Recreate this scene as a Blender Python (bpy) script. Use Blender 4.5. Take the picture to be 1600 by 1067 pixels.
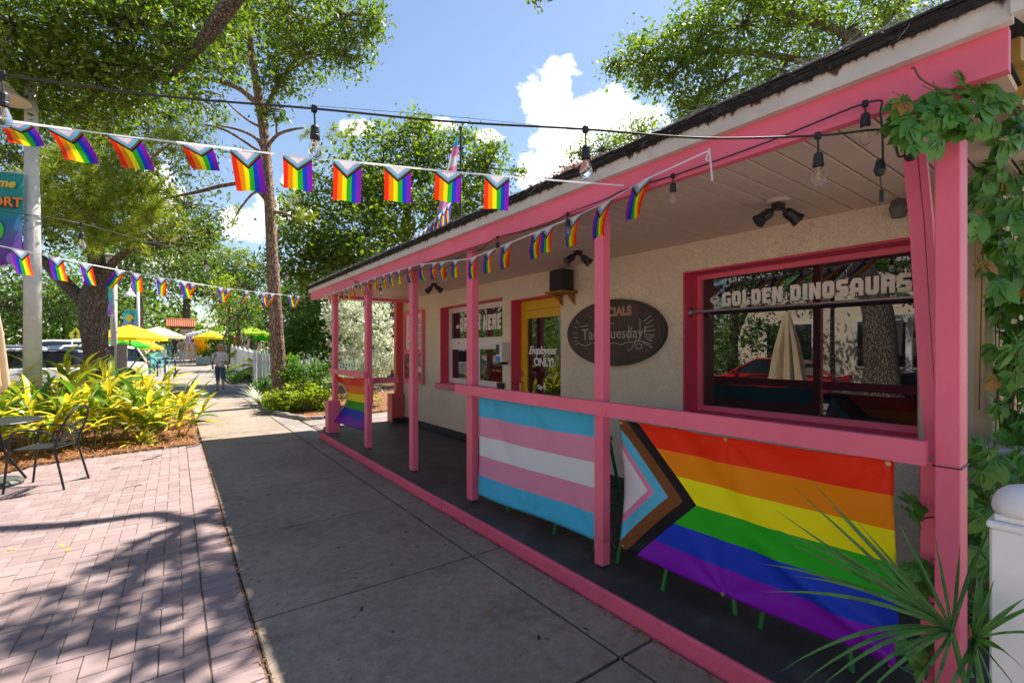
import bpy, math, random
import numpy as np
from mathutils import Vector, Matrix
random.seed(7); rng = np.random.default_rng(7)
for o in list(bpy.data.objects): bpy.data.objects.remove(o)
SC = bpy.context.scene; COL = SC.collection

# ------------------------------------------------------------ camera
YAW = 0.62674; CY, SY = math.cos(YAW), math.sin(YAW); FPX = 725.0; EYE = 1.5
cam = bpy.data.cameras.new('camera'); camo = bpy.data.objects.new('camera', cam); COL.objects.link(camo)
camo.location = (0, 0, EYE); camo.rotation_euler = (math.pi/2, 0, -YAW)
cam.sensor_width = 36; cam.lens = 36*FPX/1600; cam.shift_y = 16.5/1600; cam.clip_end = 900; cam.clip_start = .05
SC.camera = camo
SC.render.resolution_x = 1024; SC.render.resolution_y = 682

# ------------------------------------------------------------ light
SUNV = Vector((.63, .17, 1.0)).normalized()
world = bpy.data.worlds.new('World'); SC.world = world; world.use_nodes = True
nt = world.node_tree; nt.nodes.clear()
def N(t, ty, **k):
    n = t.nodes.new(ty)
    for a, b in k.items():
        if a.startswith('i_'): n.inputs[a[2:].replace('_', ' ')].default_value = b
        else: setattr(n, a, b)
    return n
def MATH(t, op, a, b=None, c=None, clamp=False):
    n = t.nodes.new('ShaderNodeMath'); n.operation = op; n.use_clamp = clamp
    for i, v in enumerate((a, b, c)):
        if v is None: continue
        if isinstance(v, (int, float)): n.inputs[i].default_value = v
        else: t.links.new(v, n.inputs[i])
    return n.outputs[0]
def pdir(px, py):
    x = (px-800)/FPX; return Vector((CY*x+SY, -SY*x+CY, -(py-550)/FPX)).normalized()
sky = N(nt, 'ShaderNodeTexSky', sky_type='NISHITA', sun_disc=False)
sky.sun_elevation = math.asin(SUNV.z); sky.sun_rotation = math.atan2(SUNV.x, SUNV.y)
sky.air_density = 1.15; sky.dust_density = .25; sky.ozone_density = 2.6
tc = N(nt, 'ShaderNodeTexCoord'); L = nt.links.new
def blob(px, py, r, sq=1.0):
    d = pdir(px, py)
    s = N(nt, 'ShaderNodeVectorMath', operation='SUBTRACT'); L(tc.outputs['Generated'], s.inputs[0]); s.inputs[1].default_value = d
    m = N(nt, 'ShaderNodeVectorMath', operation='MULTIPLY'); L(s.outputs[0], m.inputs[0]); m.inputs[1].default_value = (1, 1, sq)
    l = N(nt, 'ShaderNodeVectorMath', operation='LENGTH'); L(m.outputs[0], l.inputs[0])
    return MATH(nt, 'SUBTRACT', 1.0, MATH(nt, 'DIVIDE', l.outputs['Value'], r))
bl = None
for a in [(872, 125, .050), (862, 160, .065), (872, 205, .085), (910, 200, .08), (960, 170, .06), (985, 215, .07), (855, 262, .06), (900, 280, .10, 2),
          (760, 212, .035, 2), (690, 195, .04, 2.5), (955, 320, .1, 2), (470, 285, .035, 1.6), (432, 335, .05, 1.6), (375, 350, .06, 1.5), (560, 200, .04, 2), (260, 390, .09, 1.5), (470, 335, .03), (1010, 350, .12, 1.5), (240, 300, .06)]:
    b = blob(*a); bl = b if bl is None else MATH(nt, 'MAXIMUM', bl, b)
nz = N(nt, 'ShaderNodeTexNoise', noise_dimensions='3D'); L(tc.outputs['Generated'], nz.inputs['Vector']); nz.inputs['Scale'].default_value = 17; nz.inputs['Detail'].default_value = 9; nz.inputs['Roughness'].default_value = .6
nb = N(nt, 'ShaderNodeTexNoise'); L(tc.outputs['Generated'], nb.inputs['Vector']); nb.inputs['Scale'].default_value = 3.2; nb.inputs['Detail'].default_value = 7
gen = MATH(nt, 'SUBTRACT', MATH(nt, 'MULTIPLY', MATH(nt, 'SUBTRACT', nb.outputs['Fac'], .62), 3.0), 0)      # thin scattered clouds everywhere
m1 = MATH(nt, 'ADD', bl, MATH(nt, 'MULTIPLY', MATH(nt, 'SUBTRACT', nz.outputs['Fac'], .52), 2.6))
m2 = MATH(nt, 'MULTIPLY', MATH(nt, 'SUBTRACT', m1, .04), 3.6, clamp=True)
m3 = MATH(nt, 'MAXIMUM', m2, MATH(nt, 'MULTIPLY', gen, .8, clamp=True), clamp=True)
ccol = N(nt, 'ShaderNodeMixRGB'); ccol.inputs[1].default_value = (6.6, 7.4, 8.6, 1); ccol.inputs[2].default_value = (11, 11, 11, 1)
L(MATH(nt, 'MULTIPLY', m1, 1.4, clamp=True), ccol.inputs[0])
mx = N(nt, 'ShaderNodeMixRGB'); L(m3, mx.inputs[0]); L(sky.outputs[0], mx.inputs[1]); L(ccol.outputs[0], mx.inputs[2])
bg = N(nt, 'ShaderNodeBackground'); bg.inputs['Strength'].default_value = .076; L(mx.outputs[0], bg.inputs[0])
wo = N(nt, 'ShaderNodeOutputWorld'); L(bg.outputs[0], wo.inputs[0])
sun = bpy.data.lights.new('sun', 'SUN'); sun.energy = 5.0; sun.angle = math.radians(.53); sun.color = (1, .97, .91)
suno = bpy.data.objects.new('sun', sun); COL.objects.link(suno); suno.rotation_euler = (-SUNV).to_track_quat('-Z', 'Y').to_euler(); suno.location = (30, 8, 40)
SC.view_settings.view_transform = 'Standard'; SC.view_settings.look = 'None'; SC.view_settings.gamma = 1; SC.view_settings.exposure = 1.32
SC.cycles.diffuse_bounces = 7; SC.cycles.max_bounces = 12
SC.view_settings.use_white_balance = True; SC.view_settings.white_balance_temperature = 6900; SC.view_settings.white_balance_tint = 12
SC.view_settings.use_curve_mapping = False

# ------------------------------------------------------------ helpers
def P(px, py, d):                       # point at depth d (metres) along a measured sight line
    x = (px-800)/FPX; return Vector(((CY*x+SY)*d, (-SY*x+CY)*d, EYE-(py-550)/FPX*d))
def PX(px, py, X):
    x = (px-800)/FPX; t = X/(CY*x+SY); return Vector((X, (-SY*x+CY)*t, EYE-(py-550)/FPX*t))
def PZ(px, py, Z):
    t = (EYE-Z)*FPX/(py-550); x = (px-800)/FPX; return Vector(((CY*x+SY)*t, (-SY*x+CY)*t, Z))
def gz(y): return .036*max(0, min(y, 48)-19.5)   # the ground climbs gently past the cafe
def srgb(r, g, b): 
    f = lambda c: (c/255/12.92 if c/255 <= .04045 else ((c/255+.055)/1.055)**2.4)
    return (f(r), f(g), f(b), 1)
def c4(c): return tuple(c)+(1,) if len(c) == 3 else tuple(c)

def mat(name, col, col2=None, rough=.6, scale=4, detail=5, mixr=(.35, .65), bump=0, bscale=60, metal=0, spec=.5, coat=0, rnd=None, trans=0, tcol=None, stretch=None, space='pos', aniso=None):
    """principled with two-tone noise, optional per-island or per-object variation, fine bump, and leaf/cloth translucency"""
    m = bpy.data.materials.new(name); m.use_nodes = True; t = m.node_tree; t.nodes.clear(); L = t.links.new
    out = N(t, 'ShaderNodeOutputMaterial'); p = N(t, 'ShaderNodeBsdfPrincipled')
    p.inputs['Roughness'].default_value = rough; p.inputs['Metallic'].default_value = metal; p.inputs['Specular IOR Level'].default_value = spec
    if coat: p.inputs['Coat Weight'].default_value = coat; p.inputs['Coat Roughness'].default_value = .05
    if space == 'pos': g = N(t, 'ShaderNodeNewGeometry'); vec = g.outputs['Position']
    else: g = N(t, 'ShaderNodeTexCoord'); vec = g.outputs['Object']
    if stretch:
        mp = N(t, 'ShaderNodeMapping'); mp.inputs['Scale'].default_value = stretch; L(vec, mp.inputs['Vector']); vec = mp.outputs[0]
    colout = None
    if col2 is not None:
        n = N(t, 'ShaderNodeTexNoise'); n.inputs['Scale'].default_value = scale; n.inputs['Detail'].default_value = detail; n.inputs['Roughness'].default_value = .62; L(vec, n.inputs['Vector'])
        mr = N(t, 'ShaderNodeMapRange'); mr.inputs['From Min'].default_value = mixr[0]; mr.inputs['From Max'].default_value = mixr[1]; L(n.outputs['Fac'], mr.inputs['Value'])
        mxx = N(t, 'ShaderNodeMixRGB'); mxx.inputs[1].default_value = c4(col); mxx.inputs[2].default_value = c4(col2); L(mr.outputs[0], mxx.inputs[0]); colout = mxx.outputs[0]
    if rnd:
        kind, amt, alt = rnd          # 'island'/'object', value amount, alternate colour
        r = N(t, 'ShaderNodeNewGeometry').outputs['Random Per Island'] if kind == 'island' else N(t, 'ShaderNodeObjectInfo').outputs['Random']
        m2_ = N(t, 'ShaderNodeMixRGB'); L(r, m2_.inputs[0])
        if colout: L(colout, m2_.inputs[1])
        else: m2_.inputs[1].default_value = c4(col)
        m2_.inputs[2].default_value = c4(alt)
        hsv = N(t, 'ShaderNodeHueSaturation'); L(m2_.outputs[0], hsv.inputs['Color'])
        fr = MATH(t, 'FRACT', MATH(t, 'MULTIPLY', r, 37.7))
        L(MATH(t, 'ADD', MATH(t, 'MULTIPLY', fr, 2*amt), 1-amt), hsv.inputs['Value']); colout = hsv.outputs[0]
    if colout: L(colout, p.inputs['Base Color'])
    else: p.inputs['Base Color'].default_value = c4(col)
    if bump:
        n2 = N(t, 'ShaderNodeTexNoise'); n2.inputs['Scale'].default_value = bscale; n2.inputs['Detail'].default_value = 6; n2.inputs['Roughness'].default_value = .65; L(vec, n2.inputs['Vector'])
        bp = N(t, 'ShaderNodeBump'); bp.inputs['Strength'].default_value = min(1, bump); bp.inputs['Distance'].default_value = .02 if bump <= 1 else .02*bump; L(n2.outputs['Fac'], bp.inputs['Height']); L(bp.outputs[0], p.inputs['Normal'])
    if trans:
        tr = N(t, 'ShaderNodeBsdfTranslucent')
        if tcol: 
            mm = N(t, 'ShaderNodeMixRGB', blend_type='MULTIPLY'); mm.inputs[0].default_value = 1
            if colout: L(colout, mm.inputs[1])
            else: mm.inputs[1].default_value = c4(col)
            mm.inputs[2].default_value = c4(tcol); L(mm.outputs[0], tr.inputs[0])
        elif colout: L(colout, tr.inputs[0])
        else: tr.inputs[0].default_value = c4(col)
        ms = N(t, 'ShaderNodeMixShader'); ms.inputs[0].default_value = trans; L(p.outputs[0], ms.inputs[1]); L(tr.outputs[0], ms.inputs[2]); L(ms.outputs[0], out.inputs[0])
    else: L(p.outputs[0], out.inputs[0])
    m['p'] = 1
    return m
def princ(m): return [n for n in m.node_tree.nodes if n.type == 'BSDF_PRINCIPLED'][0]

def wloc(o):
    v = Vector((0, 0, 0))
    while o is not None: v += o.location; o = o.parent
    return v
def tag(o, label=None, cat=None, group=None, kind=None):
    if label: o['label'] = label
    if cat: o['category'] = cat
    if group: o['group'] = group
    if kind: o['kind'] = kind
    return o
def empty(name, loc, label=None, cat=None, group=None):
    o = bpy.data.objects.new(name, None); COL.objects.link(o); o.location = loc; o.empty_display_size = .2
    return tag(o, label, cat, group)
class MB:
    def __init__(s): s.v = []; s.f = []; s.uv = {}; s.mi = []
    def face(s, pts, uv=None, mi=0):
        b = len(s.v); s.v += [tuple(p) for p in pts]; s.f.append(tuple(range(b, b+len(pts)))); s.mi.append(mi)
        if uv: s.uv[len(s.f)-1] = uv
    def box(s, x0, x1, y0, y1, z0, z1, mi=0, M=None):
        b = len(s.v); pts = [(x, y, z) for z in (z0, z1) for y in (y0, y1) for x in (x0, x1)]
        if M is not None: pts = [tuple(M @ Vector(p)) for p in pts]
        s.v += pts
        for q in ((0, 2, 3, 1), (4, 5, 7, 6), (0, 1, 5, 4), (2, 6, 7, 3), (0, 4, 6, 2), (1, 3, 7, 5)): s.f.append(tuple(b+i for i in q)); s.mi.append(mi)
        return s
    def cbox(s, x0, x1, y0, y1, z0, z1, c=.004, mi=0, M=None):      # chamfered box
        b = len(s.v); pts = []
        for (zz, k) in ((z0, c), (z0+c, 0), (z1-c, 0), (z1, c)):
            for (ax, ay) in ((x0, y0), (x1, y0), (x1, y1), (x0, y1)):
                sx = 1 if ax == x0 else -1; sy = 1 if ay == y0 else -1
                if k: pts.append((ax+sx*c, ay+sy*c, zz))
                else: pts.append((ax+sx*c, ay, zz)); pts.append((ax, ay+sy*c, zz))
        # rings: 4,8,8,4
        if M is not None: pts = [tuple(M @ Vector(p)) for p in pts]
        s.v += pts; r0 = [b+i for i in range(4)]; r1 = [b+4+i for i in range(8)]; r2 = [b+12+i for i in range(8)]; r3 = [b+20+i for i in range(4)]
        # order ring corners consistently: corner0:(a=edge y0 side, b=edge x0 side)
        def ring(r): return [r[1], r[0], r[2], r[3], r[5], r[4], r[6], r[7]]
        o1, o2 = ring(r1), ring(r2)
        fs = [tuple(reversed(r0)), tuple(r3)]
        for i in range(8): fs.append((o1[i], o1[(i+1) % 8], o2[(i+1) % 8], o2[i]))
        for k in range(4):
            a, bb = o1[2*k], o1[2*k+1]; fs.append((r0[k], bb, a)); a, bb = o2[2*k], o2[2*k+1]; fs.append((r3[k], a, bb))
            k2 = (k+1) % 4; fs.append((r0[k], r0[k2], o1[2*k2], o1[2*k+1])); fs.append((r3[k2], r3[k], o2[2*k+1], o2[2*k2]))
        for f in fs: s.f.append(f); s.mi.append(mi)
        return s
    def tube(s, pts, r, n=8, mi=0, cap=True):
        pts = [Vector(p) for p in pts]; rs = r if isinstance(r, (list, tuple)) else [r]*len(pts)
        b = len(s.v); prev = None
        for i, p in enumerate(pts):
            d = (pts[min(i+1, len(pts)-1)]-pts[max(i-1, 0)])
            d = d.normalized() if d.length > 1e-9 else Vector((0, 0, 1))
            if prev is None: a = d.orthogonal().normalized()
            else: a = (prev-d*prev.dot(d)); a = a.normalized() if a.length > 1e-6 else d.orthogonal().normalized()
            prev = a; q = d.cross(a)
            for k in range(n):
                th = 2*math.pi*k/n; s.v.append(tuple(p+(a*math.cos(th)+q*math.sin(th))*rs[i]))
        for i in range(len(pts)-1):
            for k in range(n):
                k2 = (k+1) % n; s.f.append((b+i*n+k, b+i*n+k2, b+(i+1)*n+k2, b+(i+1)*n+k)); s.mi.append(mi)
        if cap:
            s.f.append(tuple(b+k for k in reversed(range(n)))); s.mi.append(mi)
            s.f.append(tuple(b+(len(pts)-1)*n+k for k in range(n))); s.mi.append(mi)
        return s
    def lathe(s, prof, c=(0, 0, 0), n=16, mi=0, axis=None):
        M = Matrix.Translation(Vector(c))
        if axis is not None: M = M @ Vector(axis).to_track_quat('Z', 'Y').to_matrix().to_4x4()
        b = len(s.v)
        for (r, z) in prof:
            for k in range(n): th = 2*math.pi*k/n; s.v.append(tuple(M @ Vector((r*math.cos(th), r*math.sin(th), z))))
        for i in range(len(prof)-1):
            for k in range(n): k2 = (k+1) % n; s.f.append((b+i*n+k, b+i*n+k2, b+(i+1)*n+k2, b+(i+1)*n+k)); s.mi.append(mi)
        s.f.append(tuple(b+k for k in reversed(range(n)))); s.mi.append(mi)
        s.f.append(tuple(b+(len(prof)-1)*n+k for k in range(n))); s.mi.append(mi)
        return s
    def grid(s, fn, nu, nv, mi=0):            # fn(u,v)->point; uv stored
        b = len(s.v)
        for j in range(nv+1):
            for i in range(nu+1): s.v.append(tuple(fn(i/nu, j/nv)))
        for j in range(nv):
            for i in range(nu):
                a = b+j*(nu+1)+i; s.f.append((a, a+1, a+nu+2, a+nu+1)); s.mi.append(mi)
                s.uv[len(s.f)-1] = [(i/nu, j/nv), ((i+1)/nu, j/nv), ((i+1)/nu, (j+1)/nv), (i/nu, (j+1)/nv)]
        return s
    def prism(s, poly, axis, a, b_, mi=0):    # polygon (2-D) extruded along axis 'x','y','z'
        def pt(p, h): return (h, p[0], p[1]) if axis == 'x' else ((p[0], h, p[1]) if axis == 'y' else (p[0], p[1], h))
        b = len(s.v); n = len(poly); s.v += [pt(p, a) for p in poly]+[pt(p, b_) for p in poly]
        s.f.append(tuple(b+k for k in reversed(range(n)))); s.f.append(tuple(b+n+k for k in range(n))); s.mi += [mi, mi]
        for k in range(n): k2 = (k+1) % n; s.f.append((b+k, b+k2, b+n+k2, b+n+k)); s.mi.append(mi)
        return s
    def mesh(s, name, mats, off=Vector((0, 0, 0)), smooth=False):
        me = bpy.data.meshes.new(name); me.from_pydata([(x-off.x, y-off.y, z-off.z) for x, y, z in s.v], [], s.f)
        if s.uv:
            ul = me.uv_layers.new(name='UVMap')
            for fi, uv in s.uv.items():
                for k, li in enumerate(me.polygons[fi].loop_indices): ul.data[li].uv = uv[k]
        for m in (mats if isinstance(mats, (list, tuple)) else [mats]): me.materials.append(m)
        if any(s.mi): me.polygons.foreach_set('material_index', s.mi)
        if smooth: me.polygons.foreach_set('use_smooth', [True]*len(me.polygons))
        me.update(); return me
    def build(s, name, mats, parent=None, label=None, smooth=False, kind=None, loc=None):
        base = wloc(parent) if parent else Vector((0, 0, 0)); off = base + (Vector(loc) - base if loc is not None else Vector((0, 0, 0)))
        o = bpy.data.objects.new(name, s.mesh(name, mats, off, smooth)); COL.objects.link(o)
        if loc is not None: o.location = Vector(loc)-base
        if parent: o.parent = parent
        tag(o, label, kind=kind)
        if smooth == 'auto': pass
        return o
def new(name, me, parent=None, loc=(0, 0, 0), rot=None, scale=None):
    o = bpy.data.objects.new(name, me); COL.objects.link(o); o.parent = parent; o.location = loc
    if rot is not None: o.rotation_euler = rot
    if scale is not None: o.scale = scale
    return o
def kids(o): return [c for c in bpy.data.objects if c.parent == o]
def copy_tree(o, parent=None, memo=None):
    ch = o.get('_k')
    c = o.copy(); COL.objects.link(c); c.parent = parent
    for k in children_of[o.name] if o.name in children_of else []: copy_tree(k, c)
    return c
children_of = {}
def freeze(root):                        # remember a prototype's tree once, for quick copies
    for k in kids(root):
        children_of.setdefault(root.name, []).append(k); freeze(k)
    return root
def smooth_angle(o, deg=40):
    me = o.data; me.polygons.foreach_set('use_smooth', [True]*len(me.polygons))
    import bmesh
    bm = bmesh.new(); bm.from_mesh(me); a = math.radians(deg)
    for e in bm.edges:
        if len(e.link_faces) == 2 and e.calc_face_angle(0) > a: e.smooth = False
    bm.to_mesh(me); bm.free(); return o
def text_mesh(body, size, matl, bold=0.0, shear=0.0, align='LEFT', ext=.002, spacing=1.0, name='lettering'):
    cu = bpy.data.curves.new(name, 'FONT'); cu.body = body; cu.size = size; cu.offset = bold; cu.shear = shear; cu.align_x = align; cu.extrude = ext; cu.space_character = spacing; cu.resolution_u = 4
    ob = bpy.data.objects.new(name, cu); COL.objects.link(ob); bpy.context.view_layer.update()
    me = bpy.data.meshes.new_from_object(ob.evaluated_get(bpy.context.evaluated_depsgraph_get())); bpy.data.objects.remove(ob); bpy.data.curves.remove(cu)
    me.materials.clear(); me.materials.append(matl); me.name = name; return me
def text_on_wall(body, size, matl, parent, X, Y, Z, face='-x', **k):      # lettering facing the street
    me = text_mesh(body, size, matl, **k); o = bpy.data.objects.new('lettering', me); COL.objects.link(o); o.parent = parent
    o.location = Vector((X, Y, Z))-wloc(parent)
    o.rotation_euler = (math.pi/2, 0, -math.pi/2) if face == '-x' else (math.pi/2, 0, 0)
    return o
def skin(name, vs, es, matl, parent, sub=2, smooth=True):
    me = bpy.data.meshes.new(name); me.from_pydata([v[:3] for v in vs], es, []); ob = bpy.data.objects.new(name, me); COL.objects.link(ob)
    sk = ob.modifiers.new('s', 'SKIN'); sk.use_smooth_shade = True
    for i, v in enumerate(vs):
        rr = v[3] if isinstance(v[3], tuple) else (v[3], v[3]); me.skin_vertices[0].data[i].radius = rr
    me.skin_vertices[0].data[0].use_root = True
    sb = ob.modifiers.new('b', 'SUBSURF'); sb.levels = sub
    bpy.context.view_layer.update()
    m2 = bpy.data.meshes.new_from_object(ob.evaluated_get(bpy.context.evaluated_depsgraph_get())); bpy.data.objects.remove(ob); bpy.data.meshes.remove(me)
    m2.materials.clear(); m2.materials.append(matl); m2.name = name
    o = bpy.data.objects.new(name, m2); COL.objects.link(o); o.parent = parent; return o

# ------------------------------------------------------------ materials
M = {}
pinkc = (.66, .085, .155)
M['pink'] = mat('pink_paint', (.86, .155, .24), (.80, .135, .215), rough=.5, scale=2.5, bump=.12, bscale=90)
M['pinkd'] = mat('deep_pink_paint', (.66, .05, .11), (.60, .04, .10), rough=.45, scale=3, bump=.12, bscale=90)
M['kerbpink'] = mat('worn_pink_kerb_paint', (.80, .11, .20), (.55, .08, .14), rough=.7, scale=9, mixr=(.55, .75), bump=.5, bscale=45)
def wear(m, chip, scratch):                # dirt flecks, nail heads and chips in the paint
    t = m.node_tree; L = t.links.new; p = princ(m); src = p.inputs['Base Color'].links[0].from_socket; g = N(t, 'ShaderNodeNewGeometry')
    v = N(t, 'ShaderNodeTexVoronoi'); v.inputs['Scale'].default_value = 9; L(g.outputs['Position'], v.inputs['Vector'])
    a = MATH(t, 'LESS_THAN', v.outputs['Distance'], .045)
    mp = N(t, 'ShaderNodeMapping'); mp.inputs['Scale'].default_value = (6, 6, 2.2); L(g.outputs['Position'], mp.inputs['Vector'])
    n = N(t, 'ShaderNodeTexNoise'); n.inputs['Scale'].default_value = 3; n.inputs['Detail'].default_value = 12; n.inputs['Roughness'].default_value = .78; L(mp.outputs[0], n.inputs['Vector'])
    b = MATH(t, 'MULTIPLY', MATH(t, 'SUBTRACT', n.outputs['Fac'], .665), 22, clamp=True)
    n2 = N(t, 'ShaderNodeTexNoise'); n2.inputs['Scale'].default_value = 1.1; n2.inputs['Detail'].default_value = 6; L(g.outputs['Position'], n2.inputs['Vector'])
    s = N(t, 'ShaderNodeMapRange'); s.inputs['From Min'].default_value = .3; s.inputs['From Max'].default_value = .7; s.inputs['To Min'].default_value = .88; s.inputs['To Max'].default_value = 1.06; L(n2.outputs['Fac'], s.inputs['Value'])
    sc = N(t, 'ShaderNodeVectorMath', operation='SCALE'); L(src, sc.inputs[0]); L(s.outputs[0], sc.inputs['Scale'])
    m1 = N(t, 'ShaderNodeMixRGB'); L(b, m1.inputs[0]); L(sc.outputs[0], m1.inputs[1]); m1.inputs[2].default_value = c4(scratch)
    m2 = N(t, 'ShaderNodeMixRGB'); L(a, m2.inputs[0]); L(m1.outputs[0], m2.inputs[1]); m2.inputs[2].default_value = c4(chip); L(m2.outputs[0], p.inputs['Base Color'])
wear(M['pink'], (.34, .05, .08), (.50, .14, .16)); wear(M['kerbpink'], (.25, .12, .11), (.30, .20, .18))
M['white'] = mat('white_paint', (.72, .72, .70), (.60, .59, .56), rough=.5, scale=6, bump=.1, bscale=60)
M['fence'] = mat('white_vinyl', (.82, .82, .82), (.76, .76, .76), rough=.35, scale=6)
M['black'] = mat('black_metal', (.014, .014, .018), rough=.38)
M['blackm'] = mat('matte_black', (.018, .018, .018), rough=.7)
M['cable'] = mat('black_rubber', (.012, .012, .012), rough=.5)
M['steel'] = mat('brushed_steel', (.6, .58, .55), rough=.28, metal=1)
M['cream'] = mat('cream_cloth', (.72, .56, .36), (.62, .47, .29), rough=.85, scale=5, trans=.25)
M['green'] = mat('green_metal', (.01, .16, .03), rough=.4)
M['vinylw'] = mat('white_vinyl_frame', (.74, .70, .66), rough=.4)
M['yellow'] = mat('yellow_paint', (.72, .42, .012), (.62, .35, .01), rough=.45, scale=3)
M['wood'] = mat('golden_wood', (.34, .17, .03), (.22, .10, .02), rough=.6, scale=8, stretch=(1, 6, 6))
M['dark'] = mat('gap_shade_black', (.01, .01, .01), rough=.9)
M['letter'] = mat('white_lettering', (.78, .77, .72), rough=.5)
M['floor'] = mat('painted_dark_floor', (.034, .036, .040), (.105, .098, .092), rough=.55, scale=3.2, detail=10, mixr=(.46, .78), bump=.35, bscale=35)
M['mastic'] = mat('dark_baseboard_paint', (.03, .032, .036), rough=.5)
# glass that mirrors the street
def glassmat(name, tint=(.010, .011, .013), ior=2.05):
    m = mat(name, tint, rough=.01, spec=.5); p = princ(m); p.inputs['IOR'].default_value = ior; p.inputs['Roughness'].default_value = .008; return m
M['glass'] = glassmat('dark_window_glass')
M['bulb'] = mat('clear_bulb_glass', (.9, .9, .9), rough=.02); princ(M['bulb']).inputs['Transmission Weight'].default_value = .96; princ(M['bulb']).inputs['IOR'].default_value = 1.15
M['fil'] = mat('amber_filament', (.8, .45, .12), rough=.4)
# stucco: hand-trowelled knockdown relief
def stucco():
    m = mat('trowelled_stucco', (.80, .68, .51), (.74, .62, .46), rough=.85, scale=1.6); t = m.node_tree; L = t.links.new; p = princ(m)
    g = N(t, 'ShaderNodeNewGeometry')
    n = N(t, 'ShaderNodeTexNoise'); n.inputs['Scale'].default_value = 26; n.inputs['Detail'].default_value = 3; n.inputs['Distortion'].default_value = 1.6; L(g.outputs['Position'], n.inputs['Vector'])
    r = N(t, 'ShaderNodeMapRange', interpolation_type='SMOOTHSTEP'); r.inputs['From Min'].default_value = .47; r.inputs['From Max'].default_value = .54; L(n.outputs['Fac'], r.inputs['Value'])
    n3 = N(t, 'ShaderNodeTexNoise'); n3.inputs['Scale'].default_value = 140; L(g.outputs['Position'], n3.inputs['Vector'])
    h = MATH(t, 'ADD', r.outputs[0], MATH(t, 'MULTIPLY', n3.outputs['Fac'], .25))
    b = N(t, 'ShaderNodeBump'); b.inputs['Strength'].default_value = .8; b.inputs['Distance'].default_value = .006; L(h, b.inputs['Height']); L(b.outputs[0], p.inputs['Normal']); return m
M['stucco'] = stucco()
def concrete(name, a, b_, spotd=.5):
    m = mat(name, a, b_, rough=.85, scale=1.3, detail=8, mixr=(.3, .7), bump=.35, bscale=160); t = m.node_tree; L = t.links.new; p = princ(m)
    src = p.inputs['Base Color'].links[0].from_socket; g = N(t, 'ShaderNodeNewGeometry')
    n = N(t, 'ShaderNodeTexNoise'); n.inputs['Scale'].default_value = 14; n.inputs['Detail'].default_value = 9; n.inputs['Roughness'].default_value = .8; L(g.outputs['Position'], n.inputs['Vector'])
    r = N(t, 'ShaderNodeMapRange'); r.inputs['From Min'].default_value = .25; r.inputs['From Max'].default_value = .75; r.inputs['To Min'].default_value = .60; r.inputs['To Max'].default_value = 1.38; L(n.outputs['Fac'], r.inputs['Value'])
    v = N(t, 'ShaderNodeTexVoronoi'); v.inputs['Scale'].default_value = 5.3; L(g.outputs['Position'], v.inputs['Vector'])
    sp = N(t, 'ShaderNodeMapRange'); sp.inputs['From Min'].default_value = .05; sp.inputs['From Max'].default_value = .09; sp.inputs['To Min'].default_value = spotd; sp.inputs['To Max'].default_value = 1; L(v.outputs['Distance'], sp.inputs['Value'])
    v2 = N(t, 'ShaderNodeTexVoronoi'); v2.inputs['Scale'].default_value = 38; L(g.outputs['Position'], v2.inputs['Vector'])
    sp2 = N(t, 'ShaderNodeMapRange'); sp2.inputs['From Min'].default_value = .06; sp2.inputs['From Max'].default_value = .12; sp2.inputs['To Min'].default_value = 1.7; sp2.inputs['To Max'].default_value = 1; L(v2.outputs['Distance'], sp2.inputs['Value'])
    n4 = N(t, 'ShaderNodeTexNoise'); n4.inputs['Scale'].default_value = .45; n4.inputs['Detail'].default_value = 5; L(g.outputs['Position'], n4.inputs['Vector'])
    r4 = N(t, 'ShaderNodeMapRange'); r4.inputs['From Min'].default_value = .3; r4.inputs['From Max'].default_value = .7; r4.inputs['To Min'].default_value = .74; r4.inputs['To Max'].default_value = 1.16; L(n4.outputs['Fac'], r4.inputs['Value'])
    f = MATH(t, 'MULTIPLY', MATH(t, 'MULTIPLY', r.outputs[0], r4.outputs[0]), MATH(t, 'MULTIPLY', sp.outputs[0], sp2.outputs[0]))
    n6 = N(t, 'ShaderNodeTexNoise'); n6.inputs['Scale'].default_value = 2.1; n6.inputs['Detail'].default_value = 9; n6.inputs['Roughness'].default_value = .7; n6.inputs['Distortion'].default_value = .5; L(g.outputs['Position'], n6.inputs['Vector'])
    r6 = N(t, 'ShaderNodeMapRange'); r6.inputs['From Min'].default_value = .54; r6.inputs['From Max'].default_value = .68; r6.inputs['To Min'].default_value = 1; r6.inputs['To Max'].default_value = .66; L(n6.outputs['Fac'], r6.inputs['Value'])
    v7 = N(t, 'ShaderNodeTexVoronoi'); v7.inputs['Scale'].default_value = 1.7; L(g.outputs['Position'], v7.inputs['Vector'])          # gum spots
    r7 = N(t, 'ShaderNodeMapRange'); r7.inputs['From Min'].default_value = .035; r7.inputs['From Max'].default_value = .045; r7.inputs['To Min'].default_value = .35; r7.inputs['To Max'].default_value = 1; L(v7.outputs['Distance'], r7.inputs['Value'])
    f = MATH(t, 'MULTIPLY', f, MATH(t, 'MULTIPLY', r6.outputs[0], r7.outputs[0]))
    mm = N(t, 'ShaderNodeVectorMath', operation='SCALE'); L(src, mm.inputs[0]); L(f, mm.inputs['Scale']); L(mm.outputs[0], p.inputs['Base Color']); return m
M['conc'] = concrete('weathered_concrete', (.315, .250, .195), (.245, .195, .15))
M['concl'] = concrete('pale_concrete', (.28, .25, .225), (.225, .20, .18))
M['brick'] = mat('paver_brick', (.270, .192, .180), (.220, .155, .148), rough=.85, scale=18, bump=.35, bscale=220, rnd=('object', .10, (.295, .220, .212)))
M['bricks'] = mat('paver_brick_far', (.270, .192, .180), (.220, .155, .148), rough=.85, scale=18, bump=.35, bscale=220, rnd=('island', .10, (.295, .220, .212)))
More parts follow.
